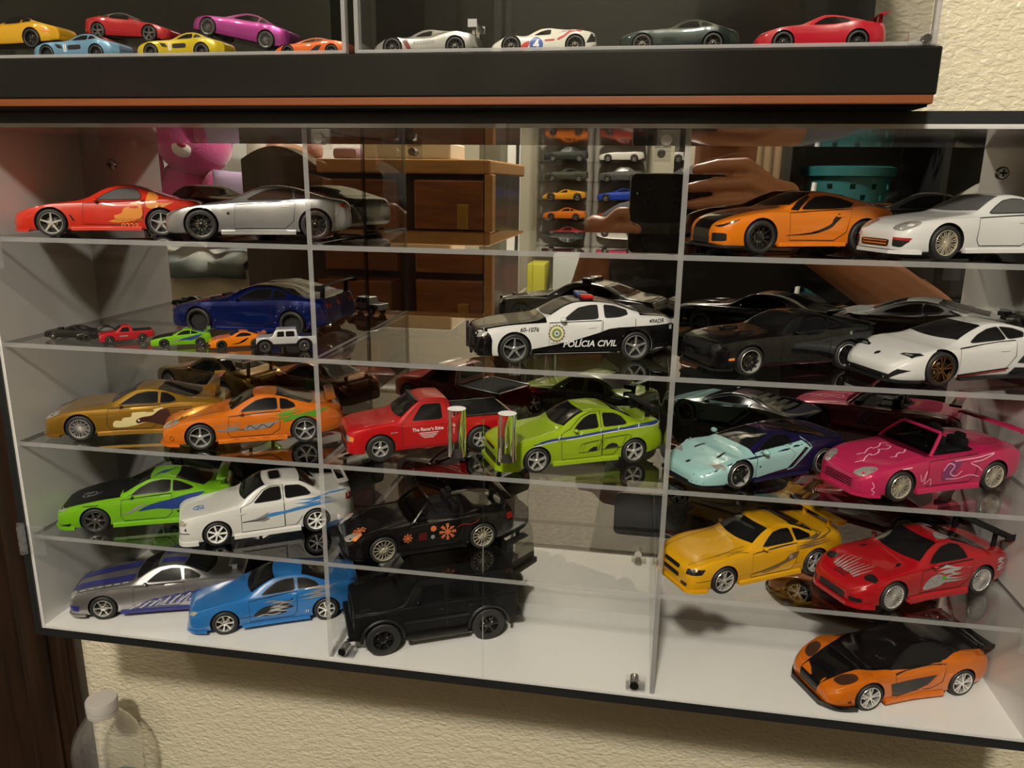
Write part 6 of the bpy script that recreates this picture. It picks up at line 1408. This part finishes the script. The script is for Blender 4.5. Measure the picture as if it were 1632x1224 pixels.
# blanket: a crumpled sheet over the mattress edge
M_BLK2 = pm('teal_grey_blanket', '#4a5c66', .9, noise=(5, '#b4b4aa', 2, (1, 1, 1)))
vs = []; fs = []; nx, ny = 44, 26; r = random.Random(3)
for j in range(ny + 1):
    for i in range(nx + 1):
        x = -1.55 + .76 * i / nx; s_ = j / ny * .525
        if s_ < .48: y = -1.66 + s_; z = -.168
        else: y = -1.166 + .008; z = -.168 - (s_ - .48) * 1.0
        a = .016 * math.sin(x * 23 + s_ * 9) + .012 * math.sin(x * 11 - s_ * 25) + .010 * math.sin(x * 41 + 2)
        vs.append((x, y + (abs(a) if s_ >= .48 else 0), z + (abs(a) + .003 if s_ < .48 else -.01 * math.sin(x * 9))))
for j in range(ny):
    for i in range(nx): fs.append((j * (nx + 1) + i, j * (nx + 1) + i + 1, (j + 1) * (nx + 1) + i + 1, (j + 1) * (nx + 1) + i))
bo = link('blanket', mesh('blanket', vs, fs, M_BLK2, True)); md = bo.modifiers.new('t', 'SOLIDIFY'); md.thickness = .008; tag(bo, 'crumpled teal and white blanket hanging over the mattress edge', 'blanket')
def plush(label, c, s_, col, col2, face=True):
    m1 = pm('plush_' + label.split()[0], col, .95, sheen=.6, bump=(260, .5, .004)); m2 = pm('plush_ear_' + label.split()[0], col2, .95, sheen=.6, bump=(260, .5, .004)); m3 = pm('plush_white', (.8, .76, .72), .95, sheen=.4)
    t = thing('plush_bear', label, 'soft toy', c); 
    MB().ball((0, 0, s_ * .95), s_ * .78, s_ * .66, s_ * .95, 20, 14).obj('body', m1, t, True)
    hd = MB().ball((0, .02, s_ * 2.35), s_ * .95, s_ * .85, s_ * .86, 20, 14).obj('head', m1, t, True)
    for sd in (-1, 1):
        MB().ball((sd * s_ * .74, 0, s_ * 2.95), s_ * .40, s_ * .20, s_ * .40, 14, 10).obj('ear', m2, hd, True)
        MB().ball((sd * s_ * .34, s_ * .80, s_ * 2.45), s_ * .08, s_ * .07, s_ * .10, 10, 8).obj('eye', M_TRIM, hd, True)
        MB().ball((sd * s_ * .78, .05, s_ * 1.25), s_ * .30, s_ * .30, s_ * .62, 14, 10).obj('arm', m1, t, True)
        MB().ball((sd * s_ * .55, s_ * .6, s_ * .32), s_ * .34, s_ * .62, s_ * .32, 14, 10).obj('foot', m1, t, True)
    MB().ball((0, s_ * .78, s_ * 2.18), s_ * .36, s_ * .28, s_ * .28, 14, 10).obj('muzzle', m3, hd, True)
    MB().ball((0, s_ * 1.04, s_ * 2.26), s_ * .12, s_ * .07, s_ * .08, 10, 8).obj('nose', pm('plush_nose', '#a83048', .8), hd, True)
    return t
t = plush('pink plush bear sitting on the bed', (-1.10, -1.36, -.100), .108, '#c8508c', '#c81c68'); t.rotation_euler = (0, .28, -.22)
t = plush('tan plush bear lying behind the pink one', (-.80, -1.50, -.135), .088, '#8a5c34', '#c88a70'); t.rotation_euler.z = .2
def pillow(name, label, c, sx, sy, sz, mat, rz=0, rx=0):
    vs = []; fs = []; n = 14
    for sgn in (1, -1):
        for j in range(n + 1):
            for i in range(n + 1):
                u = -1 + 2 * i / n; v = -1 + 2 * j / n; h = ((1 - u * u) * (1 - v * v)) ** .4; k = 1 - .08 * (u * u + v * v - 2 * u * u * v * v)
                vs.append((u * sx * k, sgn * h * sy, v * sz * k))
    N = (n + 1) ** 2
    for s_ in range(2):
        for j in range(n):
            for i in range(n):
                a = s_ * N + j * (n + 1) + i; f = (a, a + 1, a + n + 2, a + n + 1); fs.append(f if s_ else f[::-1])
    o = link(name, mesh(name, vs, fs, mat, True), None, c); o.rotation_euler = (rx, 0, rz); tag(o, label, 'pillow'); return o
pillow('pillow', 'lavender pillow leaning beside the pink plush bear', (-.82, -1.26, -.035), .13, .05, .11, pm('lavender_cloth', '#b09cc0', .9), .1, .25)
pillow('pillow', 'white pillow propped up behind the plush toys', (-.80, -1.78, .05), .34, .08, .20, M_SHEET, .05, .3)
pillow('pillow', 'grey white pillow standing at the head of the bed', (-1.35, -1.95, .05), .34, .08, .21, pm('grey_pillow_cloth', (.42, .42, .40), .9), -.1, .3)
# --- dresser
dr = thing('dresser', 'brown wooden dresser with a light top and small drawers', 'dresser', (-.32, -1.15, FLOOR)); dp_ = mb_at(dr)
dp_(MB().bbox(-.495, -.105, -1.42, -.945, .062, .092, .004), 'top', M_WOODL); dp_(MB().box(-.49, -.115, -1.40, -.97, FLOOR + .05, .062), 'body', M_WOODD)
for k, (xa, xb) in enumerate(((-.485, -.315), (-.275, -.120))):
    for j in range(5):
        z1 = .050 - j * .215; dd = dp_(MB().bbox(xa, xb, -.972, -.950 + (.05 if (k, j) == (0, 1) else 0), z1 - .20, z1, .004), 'drawer', M_WOOD)
        MB().bbox((xa + xb) / 2 + .02, (xa + xb) / 2 + .045, -.952, -.944, z1 - .13, z1 - .05, .002).obj('handle_plate', pm('brass_plate', '#a8803c', .35, .6), dd)
dp_(MB().bbox(-.118, -.100, -.98, -.944, FLOOR + .05, .062, .002), 'side_post', M_WOODL)
tag(MB().bbox(-.40, -.20, -1.12, -.98, .092, .128, .004).obj('paper_box', pm('cream_card', (.72, .66, .52), .7)), 'cream cardboard box lying on the dresser', 'box')
tag(MB().bbox(-.48, -.42, -1.10, -1.0, .092, .118, .01).obj('cloth_pouch', pm('pink_cloth', '#a88a94', .9), None, True), 'folded dusty pink pouch on the dresser', 'pouch')
tag(MB().bbox(-.315, -.285, -.955, -.70, -.36, -.33, .004).obj('dresser_rail', M_WOODD), 'dark wooden rail jutting from the dresser', 'rail')
tag(MB().bbox(-.50, -.14, -.93, -.72, -.42, -.36, .004).obj('storage_box', pm('white_card', (.72, .70, .66), .6)), 'flat white storage box in front of the dresser', 'box')
tag(MB().bbox(-.54, -.12, -.94, -.70, FLOOR, -.42, .006).obj('stool_chest', M_WOOD), 'brown wooden chest under the flat white box', 'chest')
# --- door jamb, far wall fittings
struct(MB().box(-.268, -.205, -1.72, -1.60, FLOOR, CEIL).obj('trim_3', pm('olive_paint', (.20, .19, .13), .6)))
struct(MB().bbox(-.345, -.285, -2.5, -2.47, FLOOR, CEIL, .004).obj('trim_2', pm('white_trim', (.72, .70, .64), .4)))
cb = MB().tube([(-.30 + .006 * math.sin(k * .9), -2.462, -.9 + k * .12) for k in range(18)], .006, 6)
tag(cb.obj('cable', M_TRIM, None, True), 'black cable running down the white trim', 'cable')
# --- second rack of cars on the far wall
RX0, RX1, RZ0, RZ1, RY = -.205, .215, -.175, .40, -2.44
rk = thing('car_rack', 'wall rack of clear shelves full of model cars across the room', 'display rack', ((RX0 + RX1) / 2, RY, RZ0)); rp_ = mb_at(rk)
M_RK = pm('rack_brown', (.05, .03, .028), .5)
rp_(MB().box(RX0, RX1, -2.50, -2.485, RZ0, RZ1), 'back', pm('rack_back', (.30, .28, .24), .5)); rp_(MB().box(RX0, RX1, -2.485, -2.36, RZ1 - .01, RZ1), 'top', M_RK); rp_(MB().box(RX0, RX1, -2.485, -2.36, RZ0, RZ0 + .008), 'bottom', M_RK)
for x in (RX0, .012, RX1 - .006): rp_(MB().box(x, x + .006, -2.485, -2.36, RZ0, RZ1), 'upright', M_CLEAR)
RSP = .074; RZ = [RZ0 + .008 + RSP * k for k in range(6)]
for z in RZ[1:]: rp_(MB().box(RX0, RX1, -2.485, -2.36, z - .004, z), 'shelf', M_CLEAR)
rc = [('rx7', 'crimson', '#8c1c28', 0, 0), ('r33', 'yellow', '#c8a41c', 0, 1), ('supra', 'orange', '#c86a1c', 1, 0), ('integra', 'rust red', '#8c3420', 1, 1), ('gt40', 'amber', '#c88a1c', 2, 0), ('z', 'royal blue', '#1c3c9c', 2, 1),
      ('challenger', 'olive drab', '#3a3c30', 3, 0), ('jetta', 'dark grey', '#4a4a4a', 3, 1), ('evo', 'graphite', '#2c302e', 4, 0), ('s2000', 'white', '#c8c4bc', 4, 1), ('eclipse', 'maroon', '#4a2024', 5, 0), ('supra', 'pink', '#c84a6c', 5, 1)]
for key, cn, hx, lv, cl_ in rc:
    x = RX0 + .108 if cl_ == 0 else .116
    ordn = ('lowest', 'second lowest', 'third lowest', 'third highest', 'second highest', 'top')[lv]
    s_ = SPEC[key]; L_ = s_['fo'] + s_['wb'] + s_['ro']
    mk(key, cn + ' model car on the ' + ordn + ' shelf of the far rack', (Vector((x, -2.42, RZ[lv] + .0002)), math.radians(random.uniform(-6, 6)), .172 / L_), paint('rack_' + cn.replace(' ', '_'), hx, .1), group='model cars on the far rack', wheel=('5', M_STEEL, .7, None), simple=True, detail=.45)
# --- desk clutter below the rack
ds = thing('desk', 'pale desk under the far car rack', 'desk', (.0, -2.28, FLOOR)); d_ = mb_at(ds)
d_(MB().bbox(-.26, .50, -2.48, -2.08, -.40, -.375, .003), 'top', pm('pale_desk', (.5, .46, .38), .5))
for x in (-.24, .46):
    for y in (-2.46, -2.13): d_(MB().box(x, x + .03, y, y + .03, FLOOR, -.40), 'leg', M_STEEL)
for k, (x, w_, h_, hx, lb) in enumerate(((-.22, .07, .12, '#b8b43c', 'yellow green carton standing on the pale desk'), (-.12, .10, .16, '#b8bcb8', 'pale grey storage tub on the pale desk'), (.0, .09, .10, '#8c3c34', 'rust red box on the pale desk'), (.12, .14, .13, '#c4beb0', 'cream box on the pale desk'), (.30, .10, .17, '#5c5248', 'brown box on the pale desk'), (.40, .09, .10, '#7c8484', 'blue grey box on the pale desk'))):
    tag(MB().bbox(x, x + w_, -2.42, -2.26, -.375, -.375 + h_, .006).obj('storage_box', pm('card_%d' % k, hx, .6), None, True), lb, 'box')
# --- basket and dark shelf on the right
sh = thing('shelf_unit', 'black open shelf unit holding the teal basket', 'shelf unit', (1.05, -2.3, FLOOR)); s_ = mb_at(sh); M_SH = pm('black_shelf', (.012, .012, .013), .5)
s_(MB().box(.66, 1.62, -2.48, -2.45, FLOOR, .75), 'back', M_SH)
for x in (.66, 1.14, 1.60): s_(MB().box(x, x + .02, -2.45, -2.02, FLOOR, .75), 'upright', M_SH)
for z in (-.85, -.33, .30, .73): s_(MB().box(.68, 1.60, -2.45, -2.02, z, z + .02), 'board', M_SH)
bk = thing('laundry_basket', 'teal plastic laundry basket with round holes on the black shelf', 'basket', (.89, -2.17, -.31)); M_TEAL = pm('teal_plastic', '#245c5e', .4)
R0, R1, H = .115, .140, .42; vs = []; fs = []; n = 48; m_ = 24
def bpt(a, h, off=0): r_ = R0 + (R1 - R0) * h + off; return (r_ * math.cos(a), r_ * math.sin(a), H * h)
mbk = MB()
for j in range(m_):
    for i in range(n):
        hole = 4 <= j < 21 and ((i + (2 if (j // 2) % 2 else 0)) % 4 < 2) and j % 2 == 0 and (i % 2 == 0)
        a0, a1 = 2 * math.pi * i / n, 2 * math.pi * (i + 1) / n; h0, h1 = j / m_, (j + 1) / m_
        if hole: continue
        mbk.add([bpt(a0, h0), bpt(a1, h0), bpt(a1, h1), bpt(a0, h1)], [(0, 1, 2, 3)])
o = mbk.obj('wall', M_TEAL, bk); md = o.modifiers.new('t', 'SOLIDIFY'); md.thickness = .003
MB().lathe([(R1 - .002, H - .03), (R1 + .012, H - .028), (R1 + .014, H), (R1 - .004, H + .004), (R1 - .006, H - .03)], (0, 0, 0), 'z', 48).obj('rim', M_TEAL, bk, True)
MB().lathe([(0, .0), (R0, .0), (R0, .006), (0, .006)], (0, 0, 0), 'z', 32).obj('base', M_TEAL, bk)
tag(MB().tube([(.735, -2.0, -.30), (.755, -2.0, .06)], .008, 8).obj('white_rod', pm('white_rod', (.7, .7, .68), .4), None, True), 'thin white rod standing by the basket', 'rod')
tw = MB(); tw.tube([(1.17, -2.06, -.02), (1.28, -2.07, .03), (1.40, -2.08, .075), (1.56, -2.08, .10)], [.02, .035, .035, .028], 12); tag(tw.obj('rolled_towel', pm('pale_towel', (.34, .33, .29), .9), None, True), 'pale rolled towel lying on the shelf board', 'towel')
tag(MB().bbox(1.17, 1.58, -2.30, -2.06, -.31, -.06, .02).obj('dark_bag', pm('dark_bag', (.03, .03, .028), .7), None, True), 'black fabric bag under the rolled towel', 'bag')
vine = thing('vine_garland', 'green leaf garland hanging at the top of the shelf opening', 'garland', (1.2, -2.04, .30)); M_LEAF = pm('leaf_green', '#4a8a24', .5); r = random.Random(9)
for cx in (.02, .35):
    for k in range(16):
        a = r.uniform(0, 6.28); l = r.uniform(.03, .05); c0 = Vector((cx - .14 + r.uniform(-.05, .05), r.uniform(0, .03), r.uniform(-.10, -.01))); d = Vector((math.cos(a), .3 * math.sin(a * 2), math.sin(a))) * l; w_ = Vector((-d.z, .01, d.x)) * .35
        link('leaf', mesh('leaf', [c0, c0 + d * .5 + w_ + Vector((0, .006, 0)), c0 + d, c0 + d * .5 - w_], [(0, 1, 2, 3)], M_LEAF), vine)
M_CURT = pm('tan_curtain', '#6a563c', .9); vs = []; fs = []
for i in range(41): x = 0.515 + .145 * i / 40; vs += [(x, -2.10 + .005 * math.sin(i * .7), FLOOR + .02), (x, -2.10 + .005 * math.sin(i * .7), 1.0)]
for i in range(40): fs.append((2 * i, 2 * i + 2, 2 * i + 3, 2 * i + 1))
o = link('curtain', mesh('curtain', vs, fs, M_CURT, True)); md = o.modifiers.new('t', 'SOLIDIFY'); md.thickness = .004; tag(o, 'tan curtain hanging beside the black shelf unit', 'curtain')
st = thing('folding_stand', 'dark folding stand with crossed legs by the right wall', 'stand', (1.42, -1.7, FLOOR)); f_ = mb_at(st)
for a, b_ in (((1.22, -1.7, FLOOR), (1.52, -1.7, .02)), ((1.56, -1.72, FLOOR), (1.26, -1.72, .02)), ((1.22, -1.55, FLOOR), (1.52, -1.55, .02)), ((1.56, -1.57, FLOOR), (1.26, -1.57, .02))): f_(MB().tube([a, b_], .016, 8), 'leg', M_TRIM)
f_(MB().bbox(1.20, 1.60, -1.76, -1.50, .02, .05, .005), 'top', M_TRIM)

# ================================================================ phone and photographer
PY = -.5150
ph = thing('phone', 'black phone held sideways by the photographer', 'phone', (.272, PY - .004, -.012))
pf = mb_at(ph); M_PHB = pm('phone_back', (.006, .006, .007), .22); M_PHR = pm('phone_rim', (.30, .29, .28), .2, 1.0)
body = MB(); N = 10; x0, x1, z0, z1, rr = .199, .3455, -.0125, .0625, .011
def rrect(y, ins=0):
    out = []
    for (cx, cz, a0) in ((x1 - rr, z1 - rr, 0), (x0 + rr, z1 - rr, 90), (x0 + rr, z0 + rr, 180), (x1 - rr, z0 + rr, 270)):
        for k in range(N + 1): a = math.radians(a0 + 90 * k / N); out.append((cx + (rr - ins) * math.cos(a), y, cz + (rr - ins) * math.sin(a)))
    return out
L_ = [rrect(PY, .0012), rrect(PY - .0012), rrect(PY - .0068), rrect(PY - .008, .0012)]; k = len(L_[0]); vs = [v for l in L_ for v in l]; fs = []; mi = []
for a in range(3):
    for i in range(k): fs.append((a * k + i, a * k + (i + 1) % k, (a + 1) * k + (i + 1) % k, (a + 1) * k + i)); mi.append(1)
fs.append(tuple(range(k))[::-1]); mi.append(0); fs.append(tuple(3 * k + i for i in range(k))); mi.append(0)
body.v = [Vector(v) for v in vs]; body.f = [list(f) for f in fs]; body.m = mi
bm = bmesh.new(); me_ = body.me('case', [M_PHB, M_PHR]); bm.from_mesh(me_); bmesh.ops.recalc_face_normals(bm, faces=bm.faces); bm.to_mesh(me_); bm.free()
o = link('case', me_, ph); o.matrix_parent_inverse = Matrix.Translation(-Vector(ph.location))
pf(MB().lathe([(.0055, .0), (.0068, .0), (.0068, .0012), (.0055, .0012)], (CAM.x, PY, CAM.z), 'y', 20), 'lens_ring', M_TRIM); pf(MB().lathe([(.0055, .0), (.0068, .0), (.0068, .0012), (.0055, .0012)], (CAM.x, PY, CAM.z - .026), 'y', 20), 'lens_ring', M_TRIM)
pf(MB().ball((.2105, PY, .032), .0012, .0008, .0012, 8, 6), 'flash', M_LAMP)

def remesh(mb, name, mat, vox, parent, smooth=4):
    me = mb.me(name, mat); o = link(name, me); md = o.modifiers.new('r', 'REMESH'); md.mode = 'VOXEL'; md.voxel_size = vox; md.use_smooth_shade = True
    ms = o.modifiers.new('s', 'SMOOTH'); ms.factor = .5; ms.iterations = smooth
    dg = bpy.context.evaluated_depsgraph_get(); nm = bpy.data.meshes.new_from_object(o.evaluated_get(dg)); o.modifiers.clear(); o.data = nm; nm.name = name
    nm.materials.clear(); nm.materials.append(mat); nm.polygons.foreach_set('use_smooth', [True] * len(nm.polygons)); nm.polygons.foreach_set('material_index', [0] * len(nm.polygons))
    o.parent = parent; o.matrix_parent_inverse = Matrix.Translation(-Vector(parent.location)); return o
person = thing('person', 'person in a black shirt sitting and holding a phone up in both hands', 'person', (.36, -.92, FLOOR))
M_SKIN = pm('skin', '#a06a4c', .45, bump=(500, .08, .001)); M_SKIN.node_tree.nodes['Principled BSDF'].inputs['Subsurface Weight'].default_value = .1; M_SKIN.node_tree.nodes['Principled BSDF'].inputs['Subsurface Radius'].default_value = (.01, .004, .002)
B_ = MB()
def limb(pts, rs, n=14, k=6):                   # rounded tapering limb
    P_ = [Vector(p) for p in pts]; out = []; ro = []
    for i in range(len(P_) - 1):
        for j in range(k): t = j / k; out.append(P_[i].lerp(P_[i + 1], t)); ro.append(rs[i] + (rs[i + 1] - rs[i]) * t)
    out.append(P_[-1]); ro.append(rs[-1]); B_.tube(out, ro, n)
    for p, r_ in zip(P_, rs): B_.ball(p, r_, r_, r_, 12, 8)
hx, hy, hz = .362, -.735, .225
B_.ball((hx, hy - .015, hz + .02), .074, .092, .095, 20, 14); B_.ball((hx, hy + .018, hz - .052), .060, .066, .062, 18, 12); B_.ball((hx, hy + .048, hz - .090), .036, .034, .026, 14, 10)
B_.ball((hx, hy + .088, hz - .020), .013, .020, .014, 10, 8); B_.tube([(hx, hy + .078, hz + .022), (hx, hy + .098, hz - .018)], [.008, .013], 10)
B_.ball((hx, hy + .072, hz - .062), .026, .012, .006, 12, 8); B_.ball((hx, hy + .070, hz - .076), .022, .012, .008, 12, 8)
for sd in (-1, 1): B_.ball((hx + sd * .076, hy - .012, hz - .010), .010, .022, .034, 12, 8); B_.ball((hx + sd * .03, hy + .070, hz + .030), .022, .014, .010, 12, 8)
limb([(hx, hy - .03, hz - .04), (.362, -.80, .07), (.362, -.835, .0)], [.055, .056, .064])
limb([(.362, -.84, -.05), (.362, -.87, -.25), (.362, -.92, -.50)], [.12, .125, .14])
SR, SL = (.545, -.835, -.055), (.20, -.85, -.07); ER, EL = (.705, -.675, -.165), (.115, -.74, -.27); WR, WL = (.452, -.560, -.022), (.142, -.565, -.100)
for S_, E_, W_ in ((SR, ER, WR), (SL, EL, WL)): limb([(.362, -.84, -.03), S_], [.08, .062]); limb([S_, E_], [.058, .045]); limb([E_, Vector(E_).lerp(Vector(W_), .35), W_], [.043, .046, .029])
# right hand: palm behind the end of the phone, four fingers across its back
limb([WR, (.428, -.540, .012)], [.029, .027]); 
for z0_, z1_ in ((.034, .046), (.022, .033), (.012, .020), (.002, .009), (-.008, -.002)): limb([(.436, -.545, z0_), (.402, -.522, z1_)], [.019, .0135])
fr_ = [((.404, -.519, .050), (.366, -.5015, .0755), (.326, -.5030, .0735), (.296, -.5050, .0680)), ((.408, -.516, .030), (.372, -.5000, .0500), (.322, -.5010, .0460), (.288, -.5040, .0415)), ((.406, -.517, .012), (.370, -.5005, .0250), (.322, -.5015, .0205), (.290, -.5040, .0165)), ((.402, -.520, -.005), (.368, -.5025, .0015), (.330, -.5030, -.0035), (.304, -.5050, -.0065))]
for fg in fr_: limb(fg, [.0118, .0112, .0102, .0080], 12, 4)
limb([(.425, -.548, -.012), (.395, -.545, -.025), (.362, -.535, -.024), (.340, -.530, -.018)], [.017, .0125, .0105, .008], 12, 4)
# left hand: fingers under the low corner, thumb pressing the phone's side
limb([WL, (.150, -.548, -.055)], [.028, .024])
for i in range(3): limb([(.146, -.540, -.052 + .016 * i), (.168, -.5275, -.046 + .014 * i)], [.018, .0125])
for i, fg in enumerate((((.170, -.526, -.012), (.184, -.5225, .002), (.194, -.5195, .0035), (.1965, -.519, -.006)), ((.172, -.526, -.030), (.192, -.5225, -.0215), (.212, -.5215, -.0225)), ((.172, -.528, -.044), (.196, -.5245, -.041), (.216, -.5240, -.0415)), ((.168, -.530, -.058), (.188, -.5270, -.060), (.204, -.5270, -.060)))): limb(fg, [.0105, .0095, .0085, .0070][:len(fg)], 12, 4)
limb([(.150, -.556, -.030), (.176, -.550, -.012), (.198, -.540, -.018)], [.015, .0115, .009], 12, 4)
KR, KL = (.47, -.50, -.56), (.24, -.50, -.56)
for kn, x in ((KR, .45), (KL, .27)): limb([(x, -.90, -.54), kn], [.085, .062]); limb([kn, (kn[0], -.52, -.80), (kn[0], -.50, -1.03)], [.058, .055, .038]); limb([(kn[0], -.52, -1.055), (kn[0], -.36, -1.075)], [.040, .022])
remesh(B_, 'body', M_SKIN, .0036, person, 3)
B_ = MB(); limb([(.362, -.815, .015), (.362, -.845, -.05), (.362, -.875, -.25), (.362, -.92, -.52)], [.066, .145, .148, .165])
for S_, E_ in ((SR, ER), (SL, EL)): limb([(.362, -.84, -.035), S_], [.10, .085]); limb([S_, Vector(S_).lerp(Vector(E_), .60)], [.082, .076])
remesh(B_, 'shirt', pm('black_shirt', (.010, .010, .011), .85), .009, person, 4)
B_ = MB()
for kn, x in ((KR, .45), (KL, .27)): limb([(x, -.92, -.56), kn], [.105, .080]); limb([kn, (kn[0], -.51, -1.00)], [.078, .062])
remesh(B_, 'trousers', pm('dark_trousers', (.02, .022, .028), .9), .010, person, 4)
for kn in (KR, KL): o = MB().bbox(kn[0] - .05, kn[0] + .05, -.56, -.31, FLOOR, FLOOR + .085, .03).obj('shoe', pm('shoe_black', (.02, .02, .02), .6), person, True); o.matrix_parent_inverse = Matrix.Translation(-Vector(person.location))
B_ = MB(); B_.ball((hx, hy - .028, hz + .045), .083, .096, .088, 20, 14); o = B_.obj('hair', pm('dark_hair', (.02, .014, .010), .6, bump=(220, .5, .003)), person, True); o.matrix_parent_inverse = Matrix.Translation(-Vector(person.location))
for sd in (-1, 1): o = MB().ball((hx + sd * .03, hy + .077, hz + .014), .011, .008, .007, 10, 8).obj('eye', pm('eye', (.35, .33, .30), .2), person, True); o.matrix_parent_inverse = Matrix.Translation(-Vector(person.location))
stl = thing('stool', 'round dark stool under the sitting person', 'stool', (.36, -.95, FLOOR)); f_ = mb_at(stl)
f_(MB().lathe([(0, -.735), (.17, -.735), (.19, -.72), (.19, -.69), (.17, -.675), (0, -.675)], (.36, -.95, 0), 'z', 32), 'seat', M_TRIM, True)
for a in range(4): f_(MB().tube([(.36 + .12 * math.cos(a * 1.571 + .78), -.95 + .12 * math.sin(a * 1.571 + .78), -.73), (.36 + .19 * math.cos(a * 1.571 + .78), -.95 + .19 * math.sin(a * 1.571 + .78), FLOOR)], .014, 8), 'leg', M_STEEL)
